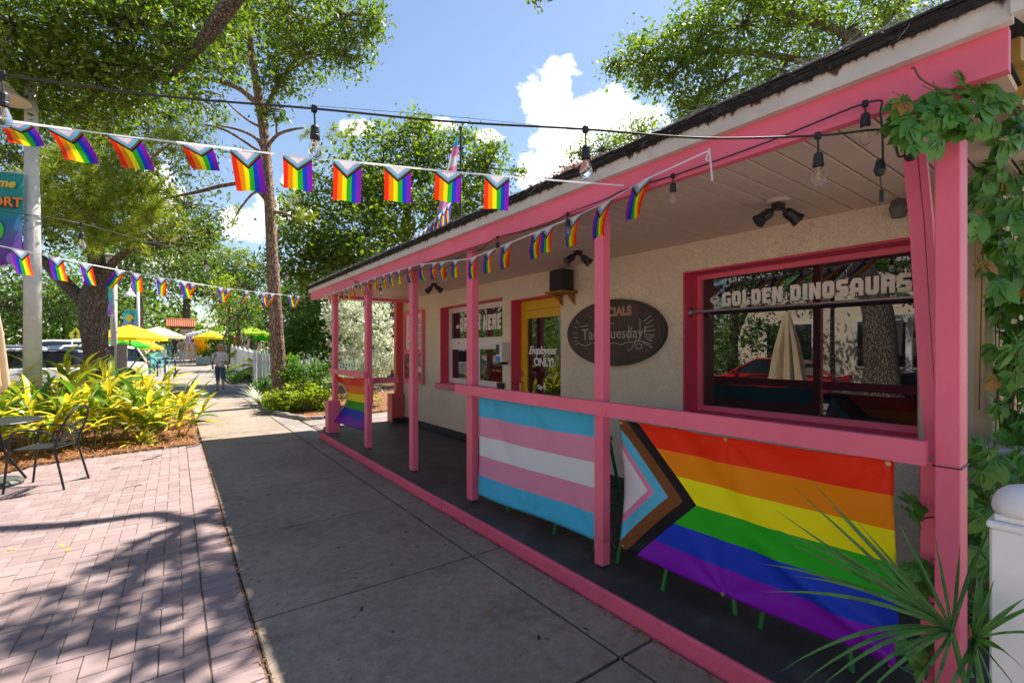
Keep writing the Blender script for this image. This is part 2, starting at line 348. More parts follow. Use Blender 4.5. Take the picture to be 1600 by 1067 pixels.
M['joint'] = mat('joint_sand', (.15, .115, .10), (.10, .075, .065), rough=.95, scale=30)
M['asph'] = mat('pale_bounce_road', (.24, .23, .215), (.19, .18, .17), rough=.9, scale=3, bump=.3, bscale=120)  # road tone lightened to bounce more light onto the porch front
M['soil'] = mat('sandy_soil', (.30, .25, .17), (.14, .16, .06), rough=.95, scale=.6, bump=.5, bscale=20)
M['mulch'] = mat('pine_straw_ground', (.25, .105, .035), (.13, .055, .02), rough=.9, scale=14, bump=1, bscale=60)
M['straw'] = mat('pine_straw', (.42, .19, .07), rough=.8, rnd=('island', .4, (.24, .10, .04)))
M['grassb'] = mat('grass_blade', (.12, .19, .03), rough=.6, rnd=('island', .3, (.22, .26, .05)), trans=.35)
M['bark'] = mat('grey_brown_bark', (.17, .125, .095), (.075, .055, .042), rough=.95, scale=7, stretch=(1, 1, .25), bump=2.2, bscale=9)
M['barkp'] = mat('plated_pine_bark', (.30, .17, .11), (.13, .075, .055), rough=.95, scale=8, stretch=(1, 1, .3), bump=2.4, bscale=11)
def barkmat(name, a, b_, dark, sc):
    m = mat(name, a, b_, rough=.95, scale=5, stretch=(1, 1, .4)); t = m.node_tree; L = t.links.new; p = princ(m); src = p.inputs['Base Color'].links[0].from_socket
    g = N(t, 'ShaderNodeNewGeometry'); nz_ = N(t, 'ShaderNodeTexNoise'); nz_.inputs['Scale'].default_value = 6; L(g.outputs['Position'], nz_.inputs['Vector'])
    ad = N(t, 'ShaderNodeVectorMath', operation='MULTIPLY_ADD'); L(nz_.outputs['Color'], ad.inputs[0]); ad.inputs[1].default_value = (.12, .12, .2); L(g.outputs['Position'], ad.inputs[2])
    mp = N(t, 'ShaderNodeMapping'); mp.inputs['Scale'].default_value = (sc, sc, sc*.28); L(ad.outputs[0], mp.inputs['Vector'])
    v = N(t, 'ShaderNodeTexVoronoi', feature='DISTANCE_TO_EDGE'); v.inputs['Scale'].default_value = 1; L(mp.outputs[0], v.inputs['Vector'])
    r = N(t, 'ShaderNodeMapRange'); r.inputs['From Max'].default_value = .16; L(v.outputs['Distance'], r.inputs['Value'])
    mx_ = N(t, 'ShaderNodeMixRGB'); L(r.outputs[0], mx_.inputs[0]); mx_.inputs[1].default_value = c4(dark); L(src, mx_.inputs[2]); L(mx_.outputs[0], p.inputs['Base Color'])
    n2 = N(t, 'ShaderNodeTexNoise'); n2.inputs['Scale'].default_value = 40; L(g.outputs['Position'], n2.inputs['Vector'])
    b = N(t, 'ShaderNodeBump'); b.inputs['Distance'].default_value = .03; L(MATH(t, 'ADD', r.outputs[0], MATH(t, 'MULTIPLY', n2.outputs['Fac'], .4)), b.inputs['Height']); L(b.outputs[0], p.inputs['Normal']); return m
M['bark'] = barkmat('furrowed_oak_bark', (.24, .185, .145), (.15, .11, .085), (.06, .045, .035), 22)
M['barkp'] = barkmat('plated_reddish_bark', (.44, .28, .20), (.28, .17, .12), (.13, .07, .05), 16)
M['skin'] = mat('skin', (.52, .30, .20), rough=.55)
M['shingle'] = mat('dark_shingle', (.035, .036, .04), rough=.9, bump=.6, bscale=150, rnd=('object', .35, (.06, .06, .062)))
M['shingles'] = mat('dark_shingle_edge', (.035, .036, .04), (.11, .105, .10), rough=.95, scale=40, mixr=(.5, .8), bump=.8, bscale=120)
def leafmat(name, a, b_, tr=.45, tc=(1.6, 1.8, .55), val=.35, rough=.45): return mat(name, a, rough=rough, rnd=('island', val, b_), trans=tr, tcol=tc, spec=.35)
M['oakleaf'] = leafmat('oak_leaf', (.050, .095, .018), (.125, .155, .024))
M['oakleaf2'] = leafmat('bright_oak_leaf', (.065, .13, .018), (.16, .20, .026))
M['darkleaf'] = leafmat('dark_leaf', (.025, .062, .014), (.065, .115, .022), tr=.4)
M['farleaf'] = leafmat('far_leaf', (.065, .13, .03), (.135, .19, .04))
M['limeleaf'] = leafmat('lime_leaf', (.15, .23, .02), (.29, .33, .025), tr=.45)
M['midleaf'] = leafmat('shrub_leaf', (.04, .12, .018), (.10, .19, .025), tr=.4)
M['silver'] = leafmat('silver_leaf', (.50, .54, .42), (.74, .76, .66), tr=.3, tc=(1, 1.05, .8))
M['needle'] = leafmat('pine_needle', (.10, .20, .025), (.32, .30, .04), tr=.45)
M['vine'] = leafmat('creeper_leaf', (.04, .16, .03), (.085, .21, .035), tr=.3, rough=.4)
M['vineo'] = leafmat('young_creeper_leaf', (.12, .24, .03), (.30, .12, .03), tr=.3)
M['stem'] = mat('brown_vine_stem', (.16, .06, .035), rough=.7)
M['palm'] = leafmat('palmetto_leaf', (.045, .15, .045), (.09, .21, .05), tr=.25)
def colmat(name, c, rough=.6, **k):
    if name not in M: M[name] = mat(name, c, rough=rough, **k)
    return M[name]
RB = [(.90, .035, .008), (.92, .27, .005), (.94, .86, .01), (.012, .44, .02), (.01, .05, .54), (.25, .012, .46)]
def striped(name, cols, chev=None, trans=.25, rough=.45, axis=1):
    """flat print: stripes across v, optional progress chevron growing from u=0"""
    m = bpy.data.materials.new(name); m.use_nodes = True; t = m.node_tree; t.nodes.clear(); L = t.links.new
    out = N(t, 'ShaderNodeOutputMaterial'); p = N(t, 'ShaderNodeBsdfPrincipled'); p.inputs['Roughness'].default_value = rough; p.inputs['Specular IOR Level'].default_value = .16
    uv = N(t, 'ShaderNodeUVMap'); sx = N(t, 'ShaderNodeSeparateXYZ'); L(uv.outputs[0], sx.inputs[0])
    def ramp(stops):
        r = N(t, 'ShaderNodeValToRGB'); r.color_ramp.interpolation = 'CONSTANT'; e = r.color_ramp.elements
        while len(e) > 1: e.remove(e[-1])
        e[0].position = stops[0][0]; e[0].color = c4(stops[0][1])
        for ps, c in stops[1:]: q = e.new(ps); q.color = c4(c)
        return r
    r = ramp([(i/len(cols), c) for i, c in enumerate(cols)]); L(sx.outputs[axis], r.inputs[0]); col = r.outputs[0]
    if chev:
        k, ths = chev       # thresholds: white, pink, blue, brown, black
        a = MATH(t, 'ABSOLUTE', MATH(t, 'SUBTRACT', MATH(t, 'MULTIPLY', sx.outputs[1], 2), 1)); tt = MATH(t, 'ADD', sx.outputs[0], MATH(t, 'MULTIPLY', a, k))
        r2 = ramp([(0, (.80, .78, .82)), (ths[0], (.80, .26, .42)), (ths[1], (.10, .52, .72)), (ths[2], (.22, .075, .025)), (ths[3], (.012, .012, .014))]); L(tt, r2.inputs[0])
        mm = N(t, 'ShaderNodeMixRGB'); L(MATH(t, 'LESS_THAN', tt, ths[4]), mm.inputs[0]); L(col, mm.inputs[1]); L(r2.outputs[0], mm.inputs[2]); col = mm.outputs[0]
    L(col, p.inputs['Base Color'])
    g = N(t, 'ShaderNodeNewGeometry'); nn = N(t, 'ShaderNodeTexNoise'); nn.inputs['Scale'].default_value = 5; nn.inputs['Detail'].default_value = 3; nn.inputs['Distortion'].default_value = .8; L(g.outputs['Position'], nn.inputs['Vector'])
    n5 = N(t, 'ShaderNodeTexNoise'); n5.inputs['Scale'].default_value = 420; L(g.outputs['Position'], n5.inputs['Vector'])
    bp = N(t, 'ShaderNodeBump'); bp.inputs['Strength'].default_value = .5; bp.inputs['Distance'].default_value = .012; L(MATH(t, 'ADD', nn.outputs['Fac'], MATH(t, 'MULTIPLY', n5.outputs['Fac'], .06)), bp.inputs['Height']); L(bp.outputs[0], p.inputs['Normal'])
    tr = N(t, 'ShaderNodeBsdfTranslucent'); L(col, tr.inputs[0]); ms = N(t, 'ShaderNodeMixShader'); ms.inputs[0].default_value = trans
    L(p.outputs[0], ms.inputs[1]); L(tr.outputs[0], ms.inputs[2]); L(ms.outputs[0], out.inputs[0]); return m
M['flag'] = striped('progress_flag_print', RB, (.34, (.20, .235, .33, .385, .44)), trans=.4)
M['banner'] = striped('progress_banner_print', RB, (.28, (.15, .185, .25, .315, .375)), trans=.12, rough=.38)
M['trans'] = striped('trans_banner_print', [(.06, .52, .78), (.80, .30, .45), (.78, .78, .80), (.80, .30, .45), (.06, .52, .78)], trans=.12, rough=.38)
M['ribbon'] = mat('white_ribbon', (.8, .79, .8), rough=.5, trans=.3)

# ============================================================ THE SETTING
def terrain(name, x0, x1, y0, y1, nx, ny, m, dz=0.0):
    mb = MB(); mb.grid(lambda u, v: (x0+(x1-x0)*u, y0+(y1-y0)*v, gz(y0+(y1-y0)*v)+dz), nx, ny); return mb.build(name, m)
tag(terrain('ground', -260, 260, -200, 400, 6, 300, M['soil'], -.09), kind='structure')
tag(terrain('plaza_path', .345, 2.75, 19.81, 75, 1, 55, M['concl'], .0), kind='structure')
tag(terrain('plaza', -6.5, .344, 20.355, 44, 1, 24, M['concl'], -.002), kind='structure')
tag(terrain('road', -14.5, -4.9, -40, 120, 1, 80, M['asph'], -.055), kind='structure')
# mulch bed left of the path (straw strewn over it) and bed, lawn and added pale ground at the right
def bed(name, poly, m, z=.0):
    mb = MB(); mb.face([(x, y, gz(y)+z) for x, y in poly]); return tag(mb.build(name, m), kind='structure')
bedL = [(-4.8, 7.55), (-1.95, 7.95), (-1.45, 8.72), (-.7, 8.95), (.27, 9.14), (.27, 20.35), (-4.8, 20.35)]
bed('mulch_bed', bedL, M['mulch'], .012)
bedR = [(1.85, 13.2), (2.35, 10.9), (3.05, 11.15), (4.7, 11.6), (12, 11.9), (12, 20.3), (2.2, 20.3)]
bed('garden_bed', bedR, M['mulch'], .01)
bed('lawn', [(2.8, 20.5), (26, 20.5), (26, 46), (2.8, 46)], mat('lawn_grass', (.07, .13, .02), (.14, .18, .03), rough=.95, scale=7, bump=1, bscale=90), .01)
bed('bounce_ground', [(2.3, -3.5), (9, -3.5), (9, .58), (3.5, .58), (3.5, .1), (2.3, .1)], M['concl'], .02)  # unseen ground, made pale to bounce light onto the white fence post

tag(terrain('patio_beyond', -4.8, .34, -40, -.5, 1, 4, M['bricks'], -.004), kind='structure')
tag(terrain('pavement_beyond', .35, 2.1, -40, -2.7, 1, 4, M['conc'], -.004), kind='structure')
# sidewalk: an object holding its slabs
def slabset(name, xs, ys, m, z0=-.06, z1=0.0, gap=.009):
    root = empty(name, (xs[0], ys[0], 0)); root['kind'] = 'structure'
    for i in range(len(xs)-1):
        for j in range(len(ys)-1):
            mb = MB(); cx, cy = (xs[i]+xs[i+1])/2, (ys[j]+ys[j+1])/2
            mb.cbox(xs[i]+gap, xs[i+1]-gap, ys[j]+gap, ys[j+1]-gap, z0, z1+random.uniform(-.002, .001), .006); o = mb.build('slab', m, root, loc=(cx, cy, 0)); o.rotation_euler = (random.uniform(-.0008, .0008), random.uniform(-.0008, .0008), 0)
    return root
jy = [1.54+1.405*k for k in range(-3, 14)]
slabset('sidewalk', [.345, 1.775], jy, M['conc'])
slabset('sidewalk_border', [1.775, 2.035], [y for y in jy if y < 9], M['conc'])
slabset('sidewalk_beyond_cafe', [1.775, 2.2], [8.565+1.405*k for k in range(0, 9)], M['concl'])
mb = MB(); mb.box(-5, 5, -4, 20.3, -.085, -.058); tag(mb.build('slab_joint_soil', M['joint']), kind='structure')
# pavers round the porch end
root = empty('paver_strip', (2.2, 8.6, 0)); root['kind'] = 'structure'
meB = MB().cbox(-.0982, .0982, -.0482, .0482, -.05, 0, .0035).mesh('brick', M['brick'])
for i in range(12):
    for j in range(17):
        x = 2.31+i*.2+(.1 if j % 2 else 0); y = 8.92+j*.1
        if y > 10.85+.13*(x-2.3)*2: continue
        new('brick', meB, root, (x-2.2, y-8.6, random.uniform(-.003, .002)))
bed('side_path', [(2.22, 10.05), (3.9, 10.3), (14, 10.6), (14, 11.7), (4.6, 11.3), (2.22, 10.82)], M['concl'], .006)
# herringbone brick patio
U = .1
bricks = []
for iy in range(-6, 92):
    for ix in range(-46, 2):
        s = (ix-iy) % 4; x = .030+ix*U; y = iy*U
        if s == 0: b = (x+U, y+U/2, 0, 2, 1)
        elif s == 3: b = (x+U/2, y+U, 1, 1, 2)
        else: continue
        if b[0]+.05*b[3] > .135:
            if x+U < .135 and s in (0, 3): bricks.append((x+U/2, y+U/2, 0, 1, 1))
            continue
        bricks.append(b)
for k in range(-6, 92): bricks.append((.235, k*U+.05, 0, 2, 1))
def bed_edge(x):
    pts = [(-4.8, 7.55), (-1.95, 7.95), (-1.45, 8.72), (-.7, 8.95), (.27, 9.14), (.4, 9.14)]
    for a, b in zip(pts, pts[1:]):
        if a[0] <= x <= b[0]: return a[1]+(b[1]-a[1])*(x-a[0])/(b[0]-a[0])
    return 7.5
vis = []
for b in bricks:
    if b[1] > bed_edge(b[0])+.03 or b[1] < -.5: continue
    d = SY*b[0]+CY*b[1]
    if d < .4: vis.append((9, b, False)); continue
    px = 800+FPX*(CY*b[0]-SY*b[1])/d; py = 550+FPX*EYE/d
    vis.append((d, b, -20 < px < 1620 and py < 1090))
inview = sorted([v for v in vis if v[2]], key=lambda v: v[0])[:300]
ids = set(id(v[1]) for v in inview)
patio = empty('brick_patio', (0, 4, 0)); patio['kind'] = 'structure'
meH = MB().cbox(-.0482, .0482, -.0482, .0482, -.05, 0, .0035).mesh('brick', M['brick'])
meV = MB().cbox(-.0482, .0482, -.0982, .0982, -.05, 0, .0035).mesh('brick', M['brick'])
far = MB()
for d, b, v in vis:
    z = random.gauss(0, .0012)
    if id(b) in ids: new('brick', meH if b[3] == b[4] else meV if b[2] else meB, patio, (b[0], b[1]-4, z), (random.gauss(0, .004), random.gauss(0, .004), random.gauss(0, .004)))
    else:
        w, h = (.0482, .0482) if b[3] == b[4] else (.0482, .0982) if b[2] else (.0982, .0482); c = .0035
        x, y = b[0], b[1]; lo = len(far.v)
        far.v += [(x-w, y-h, -.03), (x+w, y-h, -.03), (x+w, y+h, -.03), (x-w, y+h, -.03)]+[(x-w, y-h, z-c), (x+w, y-h, z-c), (x+w, y+h, z-c), (x-w, y+h, z-c)]+[(x-w+c, y-h+c, z), (x+w-c, y-h+c, z), (x+w-c, y+h-c, z), (x-w+c, y+h-c, z)]
        for k in range(4): k2 = (k+1) % 4; far.f += [(lo+k, lo+k2, lo+4+k2, lo+4+k), (lo+4+k, lo+4+k2, lo+8+k2, lo+8+k)]; far.mi += [0, 0]
        far.f.append((lo+8, lo+9, lo+10, lo+11)); far.mi.append(0)
far.build('brick', M['bricks'], patio, kind='stuff')
mb = MB(); mb.face([(-4.8, -.5, -.007), (.345, -.5, -.007), (.345, 9.2, -.007), (-4.8, 9.2, -.007)]); mb.build('joint_sand', M['joint'], patio)
# steel-edged kerb stones of the right-hand bed
root = empty('bed_kerb', (2, 11, 0)); root['kind'] = 'structure'
def stones(path, w, h, n, nm='kerb_stone'):
    tot = 0; pts = [Vector((x, y, 0)) for x, y in path]
    segs = [(a, b, (b-a).length) for a, b in zip(pts, pts[1:])]; T = sum(s[2] for s in segs); k = 0
    for i in range(n):
        t = (i+.5)/n*T
        for a, b, l in segs:
            if t <= l: break
            t -= l
        p = a+(b-a)*(t/l); an = math.atan2((b-a).y, (b-a).x)
        mb = MB().cbox(-T/n/2+.008, T/n/2-.008, -w/2, w/2, -.03, h*random.uniform(.85, 1.1), .012)
        o = new(nm, mb.mesh(nm, M['concl']), root, (p.x-2, p.y-11, gz(p.y)), (random.gauss(0, .03), random.gauss(0, .03), an+random.gauss(0, .03)))
stones([(3.2, 11.1), (2.6, 10.88), (2.3, 10.98), (2.0, 12.0), (1.86, 13.3), (2.12, 16.4), (2.3, 19.5)], .12, .09, 34)
# pine straw: uncountable
def straw(name, poly, n, zf, seed=1):
    r = random.Random(seed); xs = [p[0] for p in poly]; ys = [p[1] for p in poly]; mb = MB()
    def inside(x, y):
        c = False; j = len(poly)-1
        for i in range(len(poly)):
            if (poly[i][1] > y) != (poly[j][1] > y) and x < (poly[j][0]-poly[i][0])*(y-poly[i][1])/(poly[j][1]-poly[i][1])+poly[i][0]: c = not c
            j = i
        return c
    k = 0
    while k < n:
        x = r.uniform(min(xs), max(xs)); y = min(ys)+(max(ys)-min(ys))*r.random()**1.8
        if not inside(x, y): continue
        k += 1; a = r.uniform(0, 6.28); l = r.uniform(.04, .1); z = zf(x, y)+r.uniform(.005, .045); w = .0022*(1+y*.07); up = r.gauss(0, .25)*l
        dx, dy = math.cos(a)*l, math.sin(a)*l; nx, ny = -math.sin(a)*w, math.cos(a)*w
        mb.face([(x-dx-nx, y-dy-ny, z-up), (x+dx-nx, y+dy-ny, z+up), (x+dx+nx, y+dy+ny, z+up+.001), (x-dx+nx, y-dy+ny, z-up+.001)])
    return tag(mb.build(name, M['straw']), kind='stuff')
straw('pine_straw', [(-2.4, 7.75), (-1.4, 8.62), (-.7, 8.87), (.3, 9.06), (.36, 14), (.3, 20), (-4, 20), (-4, 7.6)], 26000, lambda x, y: .01)
straw('pine_straw', [(1.9, 13.2), (2.3, 10.8), (3.05, 11.0), (5, 11.4), (9, 14), (9, 20), (2.2, 20)], 9000, lambda x, y: .01, 2)
# drifted needles and leaf litter on the walk
def litter():
    r = random.Random(5); mb = MB()
    for k in range(2200):
        q = r.random()
        if q < .25: x = r.gauss(.34, .02); y = r.uniform(1.5, 9); 
        elif q < .6: x = 2.03-abs(r.gauss(0, .035)); y = r.uniform(1, 8.4)
        elif q < .8: x = r.uniform(-.1, 2.2); y = r.gauss(11.3, 1.2)
        else: x = r.uniform(.4, 2.1); y = r.uniform(1, 12)
        a = r.uniform(0, 6.28); l = r.uniform(.008, .03); w = r.uniform(.001, .004)
        mb.face([(x-math.cos(a)*l, y-math.sin(a)*l, .003), (x+math.sin(a)*w, y-math.cos(a)*w, .006), (x+math.cos(a)*l, y+math.sin(a)*l, .004), (x-math.sin(a)*w, y+math.cos(a)*w, .003)])
    return tag(mb.build('leaf_litter', M['straw']), kind='stuff')
litter()
meL = MB(); meL.face([(-.03, 0, .003), (-.012, -.014, .010), (.014, -.012, .006), (.032, 0, .012), (.012, .013, .004), (-.012, .014, .008)])
lf = [mat('fallen_leaf', (.30, .17, .08), rough=.7), mat('fallen_yellow_leaf', (.75, .48, .03), rough=.6)]
NEARBY = ['yellow fallen leaf at the left frame edge on the sunlit bricks', 'yellow fallen leaf on the bricks just below the bough shadow', 'yellow fallen leaf right beside another on the shaded brick joint',
          'brown fallen leaf in the middle of the shaded sidewalk slab', 'brown fallen leaf on the near slab, below the middle cross joint', 'brown fallen leaf touching the middle cross joint', 'brown fallen leaf close to the slab seam by the kerb',
          'small brown leaf farther up the shaded sidewalk', 'small brown leaf left of the slab seam, beyond the middle', 'long dark scrap lying on the middle sidewalk slab', 'small brown leaf next to the long slab seam', 'dark scrap on the near sidewalk slab',
          'dark scrap beside the nearest kerb slab seam', 'dark scrap nearest the camera on the slab edge', 'tiny brown leaf at the right of the near slab']
for i, (px, py, kind) in enumerate([(18, 859, 1), (96, 852, 1), (107, 859, 1), (561, 839, 0), (562, 913, 0), (555, 901, 0), (657, 829, 0), (422, 791, 0), (577, 812, 0), (528, 855, 2), (643, 768, 0), (565, 951, 2), (915, 982, 2), (842, 996, 2), (762, 954, 0)]):
    p = PZ(px, py, 0); me = meL.mesh('leaf', lf[kind % 2] if kind < 2 else M['blackm']); o = new('fallen_leaf', me, None, p, (0, 0, random.uniform(0, 6)), (1, 1, .6) if kind < 2 else (.8, .6, .15))
    lab = NEARBY[i]; _ = ['small brown fallen leaf lying on the shaded grey sidewalk', 'yellow fallen leaf lying on the sunlit brick patio', 'dark stained scrap lying flat on the shaded sidewalk'][kind]
    tag(o, lab, 'leaf', ['brown leaves fallen on the sidewalk', 'yellow leaves on the bricks', 'dark scraps on the sidewalk'][kind])

# ============================================================ THE CAFE BUILDING
B = empty('cafe_building', (3.75, 4.5, 0), 'low cream stucco cafe with a pink posted porch and shingle roof', 'building')
def rz(y): return .0125*(y-1.5)          # the eave runs very slightly uphill
XW = 3.75; XG = 3.97
wall = MB()
def wp(y0, y1, z0, z1): wall.box(XW, XG+.06, y0, y1, z0, z1)
wp(.62, .86, 0, 2.75); wp(.86, 2.504, 0, .962); wp(.86, 2.504, 2.215, 2.75); wp(2.504, 4.18, 0, 2.75); wp(4.18, 5.179, 2.2, 2.75); wp(5.179, 5.411, 0, 2.75)
wp(5.411, 7.295, 0, .905); wp(5.411, 7.295, 2.262, 2.75); wp(7.295, 9.2, 0, 2.75)
wall.box(XW, 9.5, 9.2, 9.4, 0, 2.75); wall.box(9.3, 9.5, .62, 9.2, 0, 2.75)
wall.build('wall', M['stucco'], B)
# side wall of pale boards (under the creeper), each board proud of the next
for k in range(14):
    z0 = .1+k*.2; MB().prism([(.60, z0), (.575, z0), (.59, z0+.2), (.60, z0+.2)], 'x', 3.95, 8.6).build('siding_board', colmat('tan_siding', (.60, .45, .27), .7, col2=(.50, .36, .21), scale=3), B)
MB().box(3.72, 3.95, .56, .618, 0, 2.72).build('corner_board', colmat('tan_siding', (.60, .45, .27)), B)
MB().box(3.715, 3.75, .60, .845, .0, 2.5).build('corner_board', colmat('beige_board', (.50, .41, .32), .6), B)
MB().box(3.735, 3.75, 2.51, 4.17, .09, .2).box(3.735, 3.75, 5.19, 9.0, .09, .2).build('baseboard', M['mastic'], B)
# porch floor and kerb
fl = MB().box(2.06, 3.75, -1.2, 8.56, -.05, .088).box(2.25, 3.75, 8.561, 9.2, -.05, .088); fl.build('porch_floor', M['floor'], B)
for (a, b, dx) in ((-1.2, .95, .0), (.95, 3.95, .004), (3.957, 8.56, -.003)):
    mb = MB(); n = max(4, int((b-a)/.12)); rr = random.Random(3)
    pr = [rr.uniform(-.004, .004) for _ in range(n+1)]; zr = [rr.uniform(-.003, .003) for _ in range(n+1)]
    for i in range(n):
        y0, y1 = a+(b-a)*i/n, a+(b-a)*(i+1)/n
        mb.face([(2.036+dx+pr[i], y0, -.02), (2.036+dx+pr[i+1], y1, -.02), (2.040+dx+pr[i+1], y1, .082), (2.040+dx+pr[i], y0, .082)])
        mb.face([(2.040+dx+pr[i], y0, .082), (2.040+dx+pr[i+1], y1, .082), (2.050+dx, y1, .093+zr[i+1]), (2.050+dx, y0, .093+zr[i])])
        mb.face([(2.050+dx, y0, .093+zr[i]), (2.050+dx, y1, .093+zr[i+1]), (2.068+dx, y1, .091), (2.068+dx, y0, .091)])
    for yy, s in ((a, 0), (b, n)): mb.face([(2.036+dx+pr[s], yy, -.02), (2.040+dx+pr[s], yy, .082), (2.06, yy, .092), (2.06, yy, -.02)])
    mb.build('kerb', M['kerbpink'], B)
# posts
posts = [(2.25, 2.102, .075, .075), (2.25, 3.75, .075, .10), (2.25, 5.10, .075, .10), (2.25, 6.70, .075, .12), (2.25, .40, .112, .07)]
for i, (x, y, wx, wy) in enumerate(posts):
    mb = MB().cbox(x, x+wx, y, y+wy, .1 if i < 4 else .09, 2.43+rz(y), .004); o = mb.build('post', M['pink'], B, ['nearest mid-porch post, slim and pink', 'post at the left edge of the blue and pink banner', 'freestanding slim post before the menu case', 'post carrying the end of the far rail', 'thick corner post wrapped by a thin wire'][i])
    if i < 4: MB().box(x+.01, x+wx-.01, y+.01, y+wy-.01, .088, .099).build('post_foot', M['black'], o)
MB().box(2.3251, 2.328, 5.13, 5.15, .70, .82).build('latch_plate', M['black'], B)
MB().box(2.345, 2.40, .455, .53, .088, 1.08).build('stub_post', M['pink'], B)
# leaning split board beside the corner post
a, b_ = PX(1409, 232, 2.42), PX(1447, 712, 2.42)
for (o0, w, th) in ((0, .045, .03), (.05, .022, .028)):
    mb = MB(); wv = [(.0, 0), (.004, .25), (.0, .5), (-.004, .75), (0, 1)]
    for (da, ta), (db, tb) in zip(wv, wv[1:]):
        pa, pb = a.lerp(b_, ta), a.lerp(b_, tb); pa = pa-Vector((0, o0+da, 0)); pb = pb-Vector((0, o0*(1)+db, 0))
        q = [(x+dx, p.y-dy, p.z) for p, x in ((pa, 2.42), (pb, 2.42)) for dx, dy in ((0, 0), (th, 0), (th, w), (0, w))]
        lo = len(mb.v); mb.v += q
        for f in ((0, 1, 5, 4), (1, 2, 6, 5), (2, 3, 7, 6), (3, 0, 4, 7), (3, 2, 1, 0), (4, 5, 6, 7)): mb.f.append(tuple(lo+i for i in f)); mb.mi.append(0)
    mb.build('leaning_board', M['pink'], B, 'warped split board leaning beside the corner post')
# far posts with thick pedestals, end beam
MB().cbox(2.25, 2.33, 8.45, 8.58, .6, 2.52, .004).build('post', M['pink'], B, 'far corner post on a boxed pedestal')
MB().cbox(2.15, 2.36, 8.43, 8.64, .0, .64, .008).build('pedestal', M['pink'], B)
MB().cbox(3.60, 3.748, 8.95, 9.08, .6, 2.55, .004).build('post', colmat('sunlit_pink', (.62, .10, .09), .5), B, 'half post against the wall at the far end')  # warm sunlight on this end pillar is put into its pink
MB().cbox(3.48, 3.748, 8.88, 9.14, .088, .66, .01).build('pedestal', colmat('sunlit_pink', (.62, .10, .09), .5), B)
MB().box(3.50, 3.74, 8.86, 8.879, .088, .19).build('pedestal_base', M['mastic'], B)
MB().box(2.33, 3.74, 8.60, 8.66, 2.47, 2.525).build('end_beam', M['pink'], B)
# rails
def slope_bar(x0, x1, y0, y1, za, zb, s=.004):
    mb = MB(); lo = 0; q = []
    for y in (y0, y1): q += [(x0, y, za+s*y), (x1, y, za+s*y), (x1, y, zb+s*y), (x0, y, zb+s*y)]
    mb.v = [tuple(p) for p in q]; mb.f = [(0, 1, 5, 4), (1, 2, 6, 5), (2, 3, 7, 6), (3, 0, 4, 7), (3, 2, 1, 0), (4, 5, 6, 7)]; mb.mi = [0]*6; return mb
slope_bar(2.208, 2.2495, .485, 4.0, 1.083, 1.172).build('rail', M['pink'], B, 'long hand rail above the two big banners')
slope_bar(2.208, 2.2495, 6.70, 8.62, 1.09, 1.178).build('rail', M['pink'], B, 'short far rail above the sunlit flag')
slope_bar(2.255, 2.32, 6.60, 6.68, 1.0, 1.10).build('rail_bracket', M['pink'], B)
slope_bar(2.29, 2.325, 6.655, 6.69, .72, 1.0).build('rail_bracket', M['pink'], B)
MB().box(2.325, 2.75, 6.745, 6.79, 1.03, 1.12).build('gate_stub', M['pink'], B)
# beam, fascia, soffit, roof
def eave(x0, x1, za, zb, y0=.275, y1=9.92, name='beam', m='pink', par=None, n=1):
    mb = MB()
    for k in range(n):
        a = y0+(y1-y0)*k/n; b = y0+(y1-y0)*(k+1)/n
        q = [(x, y, z+rz(y)) for y in (a, b) for x, z in ((x0, za), (x1, za), (x1, zb), (x0, zb))]; lo = len(mb.v); mb.v += q
        for f in ((0, 1, 5, 4), (1, 2, 6, 5), (2, 3, 7, 6), (3, 0, 4, 7), (3, 2, 1, 0), (4, 5, 6, 7)): mb.f.append(tuple(lo+i for i in f)); mb.mi.append(0)
    return mb.build(name, M[m] if isinstance(m, str) else m, par or B)
eave(2.19, 2.235, 2.433, 2.575, name='beam')
def fasciamat():
    m = mat('stained_white_fascia', (.66, .63, .58), (.54, .50, .45), rough=.6, scale=4); t = m.node_tree; L = t.links.new; p = princ(m); src = p.inputs['Base Color'].links[0].from_socket
    g = N(t, 'ShaderNodeNewGeometry'); s = N(t, 'ShaderNodeSeparateXYZ'); L(g.outputs['Position'], s.inputs[0])
    z = MATH(t, 'SUBTRACT', s.outputs[2], MATH(t, 'MULTIPLY', MATH(t, 'SUBTRACT', s.outputs[1], 1.5), .0125))
    mp = N(t, 'ShaderNodeMapping'); mp.inputs['Scale'].default_value = (1, 26, 7); L(g.outputs['Position'], mp.inputs['Vector'])
    n = N(t, 'ShaderNodeTexNoise'); n.inputs['Scale'].default_value = 1; n.inputs['Detail'].default_value = 8; n.inputs['Roughness'].default_value = .7; L(mp.outputs[0], n.inputs['Vector'])
    h = MATH(t, 'MULTIPLY', MATH(t, 'SUBTRACT', 2.652, z), 6)        # rust and rot creeping down from the drip edge
    f = MATH(t, 'MULTIPLY', MATH(t, 'SUBTRACT', MATH(t, 'SUBTRACT', n.outputs['Fac'], .42), h), 12, clamp=True)
    mx = N(t, 'ShaderNodeMixRGB'); L(f, mx.inputs[0]); L(src, mx.inputs[1]); mx.inputs[2].default_value = (.085, .045, .03, 1); L(mx.outputs[0], p.inputs['Base Color']); return m
M['fascia'] = fasciamat()
for k, (a, b) in enumerate(((.262, 2.62), (2.625, 5.9), (5.904, 9.93))): eave(2.150, 2.189, 2.572, 2.652, a, b, 'fascia', 'fascia')
